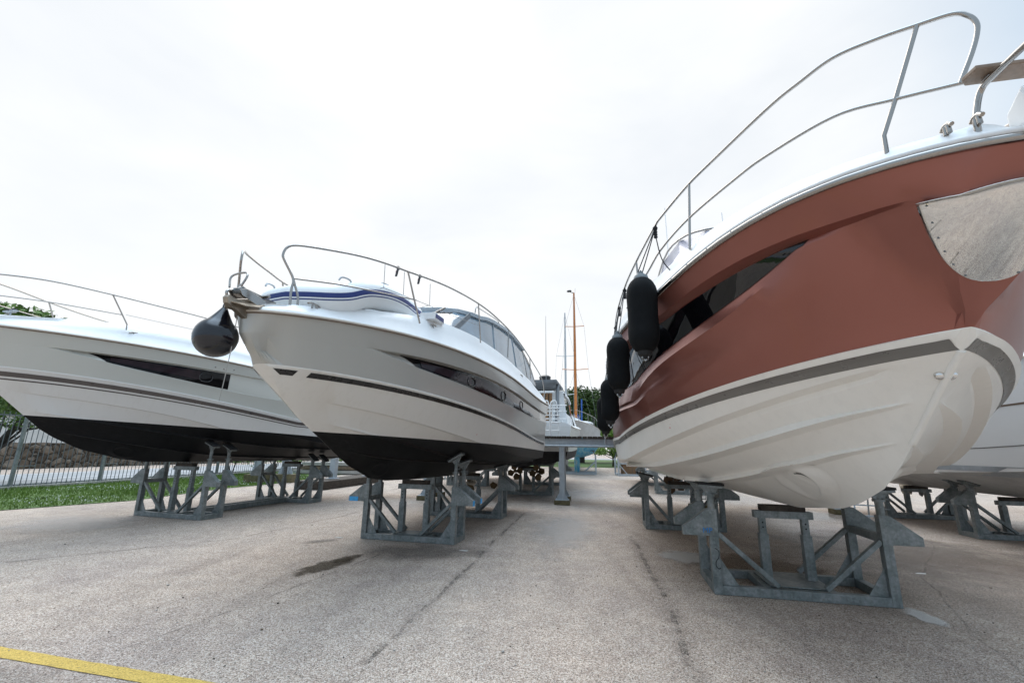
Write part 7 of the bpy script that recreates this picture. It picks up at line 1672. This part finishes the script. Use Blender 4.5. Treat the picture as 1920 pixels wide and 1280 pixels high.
cradle_for('dark steel cradle nearest the right edge, under the white yacht behind the red one', c2, 10, h2, 6.4, 1.9, .42, .79)
cradle_for('dark steel cradle under the stern of the white yacht behind the red one', c2, 10, h2, 9.3, 1.8, .42, .80)
# another white boat beyond it
c3 = (15.2, 4.0); r3, h3 = far_boat('motor_yacht', 'white motor yacht in the far right row, glimpsed beneath the nearer white one', c3, 10, 10.5, 3.5, .9, 1.35, 2.6, 2.9, cab=(.3, .7, .8))
cradle_for('dark steel cradle in the far right row, the nearer of its two', c3, 10, h3, 4.4, 1.8, .42, .9)
cradle_for('dark steel cradle in the far right row, the farther of its two', c3, 10, h3, 8.6, 1.8, .42, .9)
# aluminium step ladder by the red boat
lt = thing('step_ladder', 'aluminium trestle ladder standing behind the red boat cradle', 'ladder', (8.35, 11.2, 0), rad(-25))
for dx in (-.22, .22):
    mb = MB(); mb.bar((dx, -.45, 0), (dx * .8, 0, 1.35), .03, .05, 'alu_pale'); mb.build('rail', lt)
    mb = MB(); mb.bar((dx, .55, 0), (dx * .8, 0, 1.35), .03, .04, 'alu_pale'); mb.build('rear_leg', lt)
for k in range(5):
    mb = MB(); t_ = (k + 1) / 6; mb.box((0, -.45 * (1 - t_), 1.35 * t_), (.40, .07, .025), 'alu_pale'); mb.build('step', lt)
mb = MB(); mb.bar((-.2, .55, .12), (.2, .55, .12), .03, .03, 'alu_pale'); mb.bar((-.2, .3, .55), (.2, .3, .55), .02, .02, 'alu_pale'); mb.build('brace', lt)

# boat whose stern faces the walkway, behind the centre boat
M['B1b'] = 'rubber'
M['black_bottom'] = mat('black_antifouling', (0.014, 0.013, 0.014), 0.7, var=0.3, vscale=6, bump=0.2)
def reversed_c(x, y, deg, L):
    p = rad(deg); return (x + sin(p) * L, y + cos(p) * L)
B1c = reversed_c(.30, 15.5, 12, 12.0)
rb1, hb1 = far_boat('motor_yacht', 'white yacht with black arch and rolled brown screens just behind the walkway', B1c, 192, 12.0, 3.5, .98, 1.25, 2.35, 3.0, top='white_gel', bottom='black_bottom', split=2, cab=(.30, .70, 1.35), bow_rail=True)
mb = MB()
for x in (-1.15, 1.15):
    mb.tube(spline([(x, 10.9, 2.5), (x * .97, 10.3, 3.3), (x * .92, 9.6, 4.02), (x * .9, 8.4, 4.1)], 4), .07, 'grey_canvas', n=8)
mb.box((0, 9.1, 4.12), (2.2, 2.6, .09), 'grey_canvas'); mb.lathe((-.5, 9.2, 4.16), (0, 0, 1), [(0, .1), (.12, .1), (.14, .22), (.3, .24), (.36, .15)], 'black_plastic', 14)
mb.build('targa_arch', rb1, smooth=40)
mb = MB(); mb.tube([(-.6, 9.6, 4.1), (-.6, 9.7, 6.9)], .012, 'wire', n=6, rr=[.016, .006]); mb.build('antenna', rb1)
mb = MB()
for k in range(5): mb.box((-.95 + k * .14, 11.0, 3.0), (.10, .07, 1.15), 'wicker')
mb.box((-.67, 11.02, 3.62), (.8, .12, .06), 'deck_white'); mb.build('rolled_screen', rb1, bevel=.01)
mb = MB()
for x in (-1.45, -1.1, -.7, -.2, .4, 1.0, 1.45): mb.tube([(x, 11.9, 2.35), (x, 11.9, 3.05)], .014, 'deck_white', n=6)
for z in (2.6, 2.85, 3.05): mb.tube([(-1.6, 11.9, z), (1.6, 11.9, z)], .014, 'deck_white', n=6)
mb.build('stern_rail', rb1)
for x in (-.4, .4):
    p = MB()
    for kk in range(4):
        r_ = Matrix.Rotation(kk * pi / 2 + .3, 3, 'Y')
        p.prism([r_ @ Vector(v) + Vector((x, 10.6, .78)) for v in [(-.02, 0, .04), (-.13, .03, .14), (-.10, .05, .26), (.04, .02, .29), (.12, -.03, .16), (.02, -.02, .04)]], (0, .014, 0), 'bronze')
    p.lathe((x, 10.3, .80), (0, 1, 0), [(0, .02), (.1, .05), (.6, .045)], 'bronze', 10)
    p.build('propeller', rb1, smooth=30)
cradle_for('dark steel cradle with bronze propellers behind it, beside the walkway post', B1c, 192, hb1, 10.2, 1.9, .42, .98)
cradle_for('dark steel cradle deeper under the black bottomed boat behind the walkway', B1c, 192, hb1, 5.4, 1.9, .42, .98)

mb = MB()
rows = []
for i in range(10):
    t = i / 9; s = lerp(.5, 4.4, t); w = 1.35 * math.sin(min(1, t * 1.2 + .12) * pi / 2); zt = lerp(3.15, 3.95, t ** .7) + .05 * sin(i * 2.1)
    rows.append([(-w, s, 2.95 - .25 * t), (-w * .8, s, lerp(2.95, zt, .6)), (-w * .35, s, zt - .04), (0, s, zt), (w * .35, s, zt - .06), (w * .8, s, lerp(2.95, zt, .6)), (w, s, 2.95 - .25 * t)])
mb.grid(rows, 'deck_white'); mb.build('bow_cover', rb1, smooth=60)

# sailing yacht with patchy blue bottom and a varnished mast
Yc = (3.75, 27.0)
ry, hy = far_boat('sailing_yacht', 'sailing yacht with patchy blue bottom and orange wooden mast', Yc, 10, 11, 3.3, 1.05, 1.7, 2.75, 3.3, top='plain_bottom', bottom='blue_fouling', split=2, round_=True, cat='sailing yacht', cab=(.35, .7, .4))
mb = MB(); mb.prism([(-.16, 3.7, 1.35), (-.16, 6.2, 1.35), (-.16, 5.9, .10), (-.16, 4.3, .10)], (.32, 0, 0), 'blue_fouling'); mb.build('keel', ry, bevel=.06)
mb = MB(); mb.prism([(-.05, 9.6, 2.0), (-.05, 10.3, 2.0), (-.05, 10.1, .8), (-.05, 9.7, .8)], (.1, 0, 0), 'blue_fouling'); mb.build('rudder', ry, bevel=.02)
def rig(root, x, y, z0, z1, m, r, spreaders, head=True, name='mast'):
    mb = MB(); mb.tube([(x, y, z0), (x, y, lerp(z0, z1, .6)), (x, y, z1)], r, m, n=12, rr=[r, r, r * .62]); mo = mb.build(name, root, smooth=50)
    for z, w in spreaders:
        s_ = MB(); s_.tube([(x - w, y + .25, z + .10), (x, y, z), (x + w, y + .25, z + .10)], .028, m, n=6); s_.build('spreader', mo)
    wr = MB(); zt = z1 - .1
    for sd_ in (-1, 1):
        pts = [(x + sd_ * 1.45, y + .3, z0)] + [(x + sd_ * w, y + .25, z + .10) for z, w in spreaders] + [(x, y, zt)]
        wr.tube(pts, .007, 'wire', n=4)
        wr.tube([(x + sd_ * 1.3, y - .3, z0), (x, y, spreaders[0][0])], .006, 'wire', n=4)
    wr.tube([(x, y, zt), (x, y - 4.6, z0)], .008, 'wire', n=4); wr.tube([(x, y, zt), (x, y + 5.8, z0)], .008, 'wire', n=4)
    wr.build('rigging', mo)
    if head:
        hd = MB(); hd.tube([(x, y, z1), (x - .35, y, z1 + .12)], .03, 'black_plastic', n=6); hd.lathe((x - .52, y, z1 + .14), (1, 0, .1), [(0, .02), (.1, .09), (.28, .09), (.36, .02)], 'black_plastic', 8)
        hd.tube([(x + .08, y, z1), (x + .1, y, z1 + .35)], .01, 'wire', n=5); hd.build('masthead', mo)
    return mo
rig(ry, 0, 4.2, 2.9, 12.75, 'varnish', .095, [(7.05, .92), (10.2, .68)])
mb = MB(); mb.tube([(0, 4.5, 3.9), (0, 8.6, 4.0)], .17, 'blue_cover', n=10); mb.tube([(.38, 4.1, 3.0), (.40, 4.3, 5.0)], .05, 'blue_cover', n=8); mb.build('sail_cover', ry, smooth=50)
cradle_for('pale steel cradle around the blue fin keel of the sailing yacht', Yc, 10, hy, 4.0, 2.5, 1.6, .2, 1.0) if False else None
def keel_cradle(label, c, deg, w=2.5, d=1.8, h_=1.2):
    t = thing('yacht_cradle', label, 'boat cradle', (c[0], c[1], 0), -rad(deg))
    f = MB()
    for y in (0, d): f.box((0, y, .07), (w, .1, .12), 'alu_pale')
    for x in (-w / 2 + .05, w / 2 - .05): f.box((x, d / 2, .07), (.1, d - .1, .12), 'alu_pale')
    f.build('base_frame', t)
    for x in (-w / 2 + .05, w / 2 - .05):
        for y in (0, d):
            p = MB(); p.box((x, y, h_ / 2), (.1, .104, h_), 'alu_pale'); p.tube([(x, y, h_), (x * .86, y, h_ + .32)], .035, 'galv', n=8); p.box((x * .84, y, h_ + .34), (.3, .2, .05), 'rubber'); p.build('post', t)
            b_ = MB(); b_.bar((x, y, h_ * .7), (x * .35, y, .12), .05, .05, 'alu_pale', up=(0, 1, 0)); b_.build('brace', t)
    return t
keel_cradle('pale steel cradle around the blue fin keel of the sailing yacht', (Yc[0] + .72, Yc[1] + 3.8), 10)
keel_cradle('pale steel cradle with a brown cardboard box in it, far down the aisle', (7.75, 29.6), 5, 1.75, 1.5, 1.1)
for i, (x, z, sx, lab) in enumerate(((7.9, .40, 1.15, 'brown cardboard box inside the far pale cradle'),)):
    mb = MB(); mb.box((x, 30.4, z), (sx, .7, .62), 'card'); mb.box((x, 30.045, z), (.06, .01, .6), 'timber'); mb.box((x, 30.4, z + .36), (1.5, .8, .1), 'alu_pale')
    set_tags(mb.build('cardboard_box', bevel=.01), lab, 'box')
# second mast, pale, further away
Y2c = (6.0, 36.0)
ry2, hy2 = far_boat('sailing_yacht', 'white sailing yacht with a pale grey mast just left of the orange one', (4.2, 35.0), 8, 10, 3.2, 1.2, 1.8, 2.8, 3.2, top='white_gel', bottom='plain_bottom', split=2, round_=True, cat='sailing yacht', cab=(.35, .7, .4))
rig(ry2, 0, 3.9, 3.0, 13.6, 'alu', .09, [(6.2, .95), (9.6, .8)], head=False)
mb = MB(); mb.prism([(-.1, 3.6, 1.5), (-.1, 5.6, 1.5), (-.1, 5.2, .1), (-.1, 4.1, .1)], (.2, 0, 0), 'plain_bottom'); mb.build('keel', ry2, bevel=.04)
ry3, hy3 = far_boat('sailing_yacht', 'sailing yacht with black keel, its pale mast just left of the black fenders', (9.2, 31.0), 8, 10, 3.1, 1.2, 1.75, 2.7, 3.1, top='white_gel', bottom='black_bottom', split=3, round_=True, cat='sailing yacht', cab=(.35, .7, .4))
rig(ry3, 0, 4.4, 2.9, 14.2, 'alu', .09, [(6.4, .95), (10.2, .8)], head=False)
mb = MB(); mb.prism([(-.1, 3.9, 1.5), (-.1, 5.9, 1.5), (-.1, 5.5, .12), (-.1, 4.5, .12)], (.2, 0, 0), 'black_bottom'); mb.build('keel', ry3, bevel=.04)
keel_cradle('pale steel cradle around the black keel of the far sailing yacht', (9.75, 34.2), 8, 2.3, 1.8, 1.1)
# boat behind the copper red one
B6c = (6.2, 16.2)
rb6, hb6 = far_boat('motor_yacht', 'white motor yacht on the far side of the walkway, behind the copper red yacht', B6c, 10, 10.0, 3.4, 1.0, 1.5, 2.6, 3.0, top='white_gel', bottom='plain_bottom', cab=(.3, .7, .9))
cradle_for('dark steel cradle beyond the walkway, behind the rear cradle of the copper red boat', B6c, 10, hb6, 1.6, 1.8, .42, 1.02)
cradle_for('dark steel cradle farthest back behind the copper red boat', B6c, 10, hb6, 6.0, 1.8, .42, 1.0)
# boat behind the left pair
B7c = (-2.6, 17.0)
rb7, hb7 = far_boat('motor_yacht', 'white motor yacht behind the walkway, seen between the hulls of the left and centre boats', B7c, 12, 9.5, 3.2, 1.05, 1.5, 2.3, 2.6, cab=(.3, .7, .5))
cradle_for('dark steel cradle in the far row, seen under the centre boat', B7c, 12, hb7, 3.4, 1.8, .42, 1.05)

# ---- pieces under and beyond the left boat
def hpost(name, label, x, y, h_, m='alu_pale', sz=(.30, .24), base=True, rz=0.0, group='pale steel column posts'):
    t = thing(name, label, 'post', (x, y, 0), rz, group)
    z0 = .36 if base else 0.0
    mb = MB(); mb.box((-sz[0] / 2 + .012, 0, z0 + h_ / 2), (.024, sz[1], h_), m); mb.box((sz[0] / 2 - .012, 0, z0 + h_ / 2), (.024, sz[1], h_), m); mb.box((0, 0, z0 + h_ / 2), (sz[0] - .05, .02, h_), m); mb.build('column', t)
    mb = MB()
    for sx in (-1, 1): mb.prism([(sx * sz[0] / 2, -.01, z0), (sx * (sz[0] / 2 + .18), -.01, z0), (sx * sz[0] / 2, -.01, z0 + .5)], (0, .02, 0), m)
    mb.build('gusset', t)
    if base:
        mb = MB(); mb.box((0, 0, .18), (.85, .6, .35), 'plinth'); mb.build('base_block', t, bevel=.01)
hpost('column_post', 'pale steel column on a mossy block, left of a pair seen under the left boat', -10.9, 20.2, 2.4)
hpost('column_post', 'pale steel column on a mossy block, right of a pair seen under the left boat', -9.9, 20.6, 2.4)
tb = MB(); tb.box((0, 0, .16), (1.1, 4.6, .30), 'timber_dark'); o = tb.build('timber_bed', bevel=.02, loc=(-6.9, 19.6, 0)); o.rotation_euler = (0, 0, rad(-12)); set_tags(o, 'low dark timber bed under two grey posts, between the left and centre boats', 'timber bed')
for x, y, lab in ((-7.15, 18.9, 'grey steel post on the dark timber bed, the nearer one'), (-6.35, 20.9, 'grey steel post on the dark timber bed, the farther one')):
    t = thing('steel_post', lab, 'post', (x, y, .31), rad(-12), 'grey posts on the timber bed')
    mb = MB(); mb.box((0, 0, 1.3), (.24, .22, 2.6), 'alu_pale'); mb.build('shaft', t, bevel=.004)
    mb = MB(); mb.box((0, 0, .012), (.42, .36, .024), 'alu_pale'); mb.build('foot_plate', t)
for i, (x, y, lab) in enumerate(((-9.6, 27.0, 'low brick and timber stack beyond the lawn under the left boat'),)):
    mb = MB()
    for k in range(3): mb.box((0, 0, .14 + k * .22), (5.5 - k * .5, 1.0, .18), 'timber' if k % 2 else 'concrete')
    set_tags(mb.build('timber_stack', bevel=.01, loc=(x, y, 0)), lab, 'timber stack')
for i, (x, y, lab) in enumerate(((-7.0, 23.4, 'red marker cone beyond the timber bed, the left one'), (-5.5, 23.8, 'red marker cone beyond the timber bed, the right one'))):
    t = thing('marker_cone', lab, 'cone', (x, y, 0), 0, 'red marker cones')
    mb = MB(); mb.lathe((0, 0, .03), (0, 0, 1), [(0, .17), (.2, .12), (.48, .04)], 'red_plastic', 14); mb.build('cone', t, smooth=40)
    mb = MB(); mb.box((0, 0, .015), (.4, .4, .03), 'rubber'); mb.build('base', t)
t = thing('hire_skip', 'black and grey slatted crate on pale legs, far behind the centre boat', 'crate', (-4.3, 25.0, 0), rad(-10))
mb = MB()
for k in range(5): mb.box((0, -.6, .3 + k * .14), (2.2, .03, .09), 'black_plastic')
for x in (-1.05, -.35, .35, 1.05): mb.box((x, -.56, .5), (.06, .05, 1.0), 'alu_pale')
mb.box((0, 0, .25), (2.2, 1.1, .06), 'alu_pale'); mb.build('crate_side', t); t.name = 'slatted_crate'
# pale low building strip beyond the right row
t = thing('slatted_fence', 'pale horizontal slat fence far beyond the right row of boats', 'fence', (27, 14, 0), rad(100))
mb = MB()
for k in range(10): mb.box((0, 0, .15 + k * .17), (30, .03, .12), 'plaster')
mb.build('slat_panel', t)
for x in range(-14, 15, 4):
    mb = MB(); mb.box((x, .06, .95), (.09, .08, 1.9), 'alu_pale'); mb.build('post', t)
# shore hoses / hydrant bits: small debris on the ground
for i, (x, y, lab) in enumerate(((-3.05, 8.62, 'small pale scrap on the asphalt left of the centre cradle'), (-.72, 7.72, 'small pale scrap on the asphalt in front of the centre cradle'), (5.7, 6.75, 'thin pale scrap on the asphalt right of the red boat cradle'))):
    mb = MB(); mb.prism([(-.07, 0, .004), (-.02, .03, .004), (.08, .01, .004), (.05, -.03, .004)], (0, 0, .006), 'plaster')
    set_tags(mb.build('paper_scrap', loc=(x, y, 0)), lab, 'scrap', 'pale scraps on the asphalt')
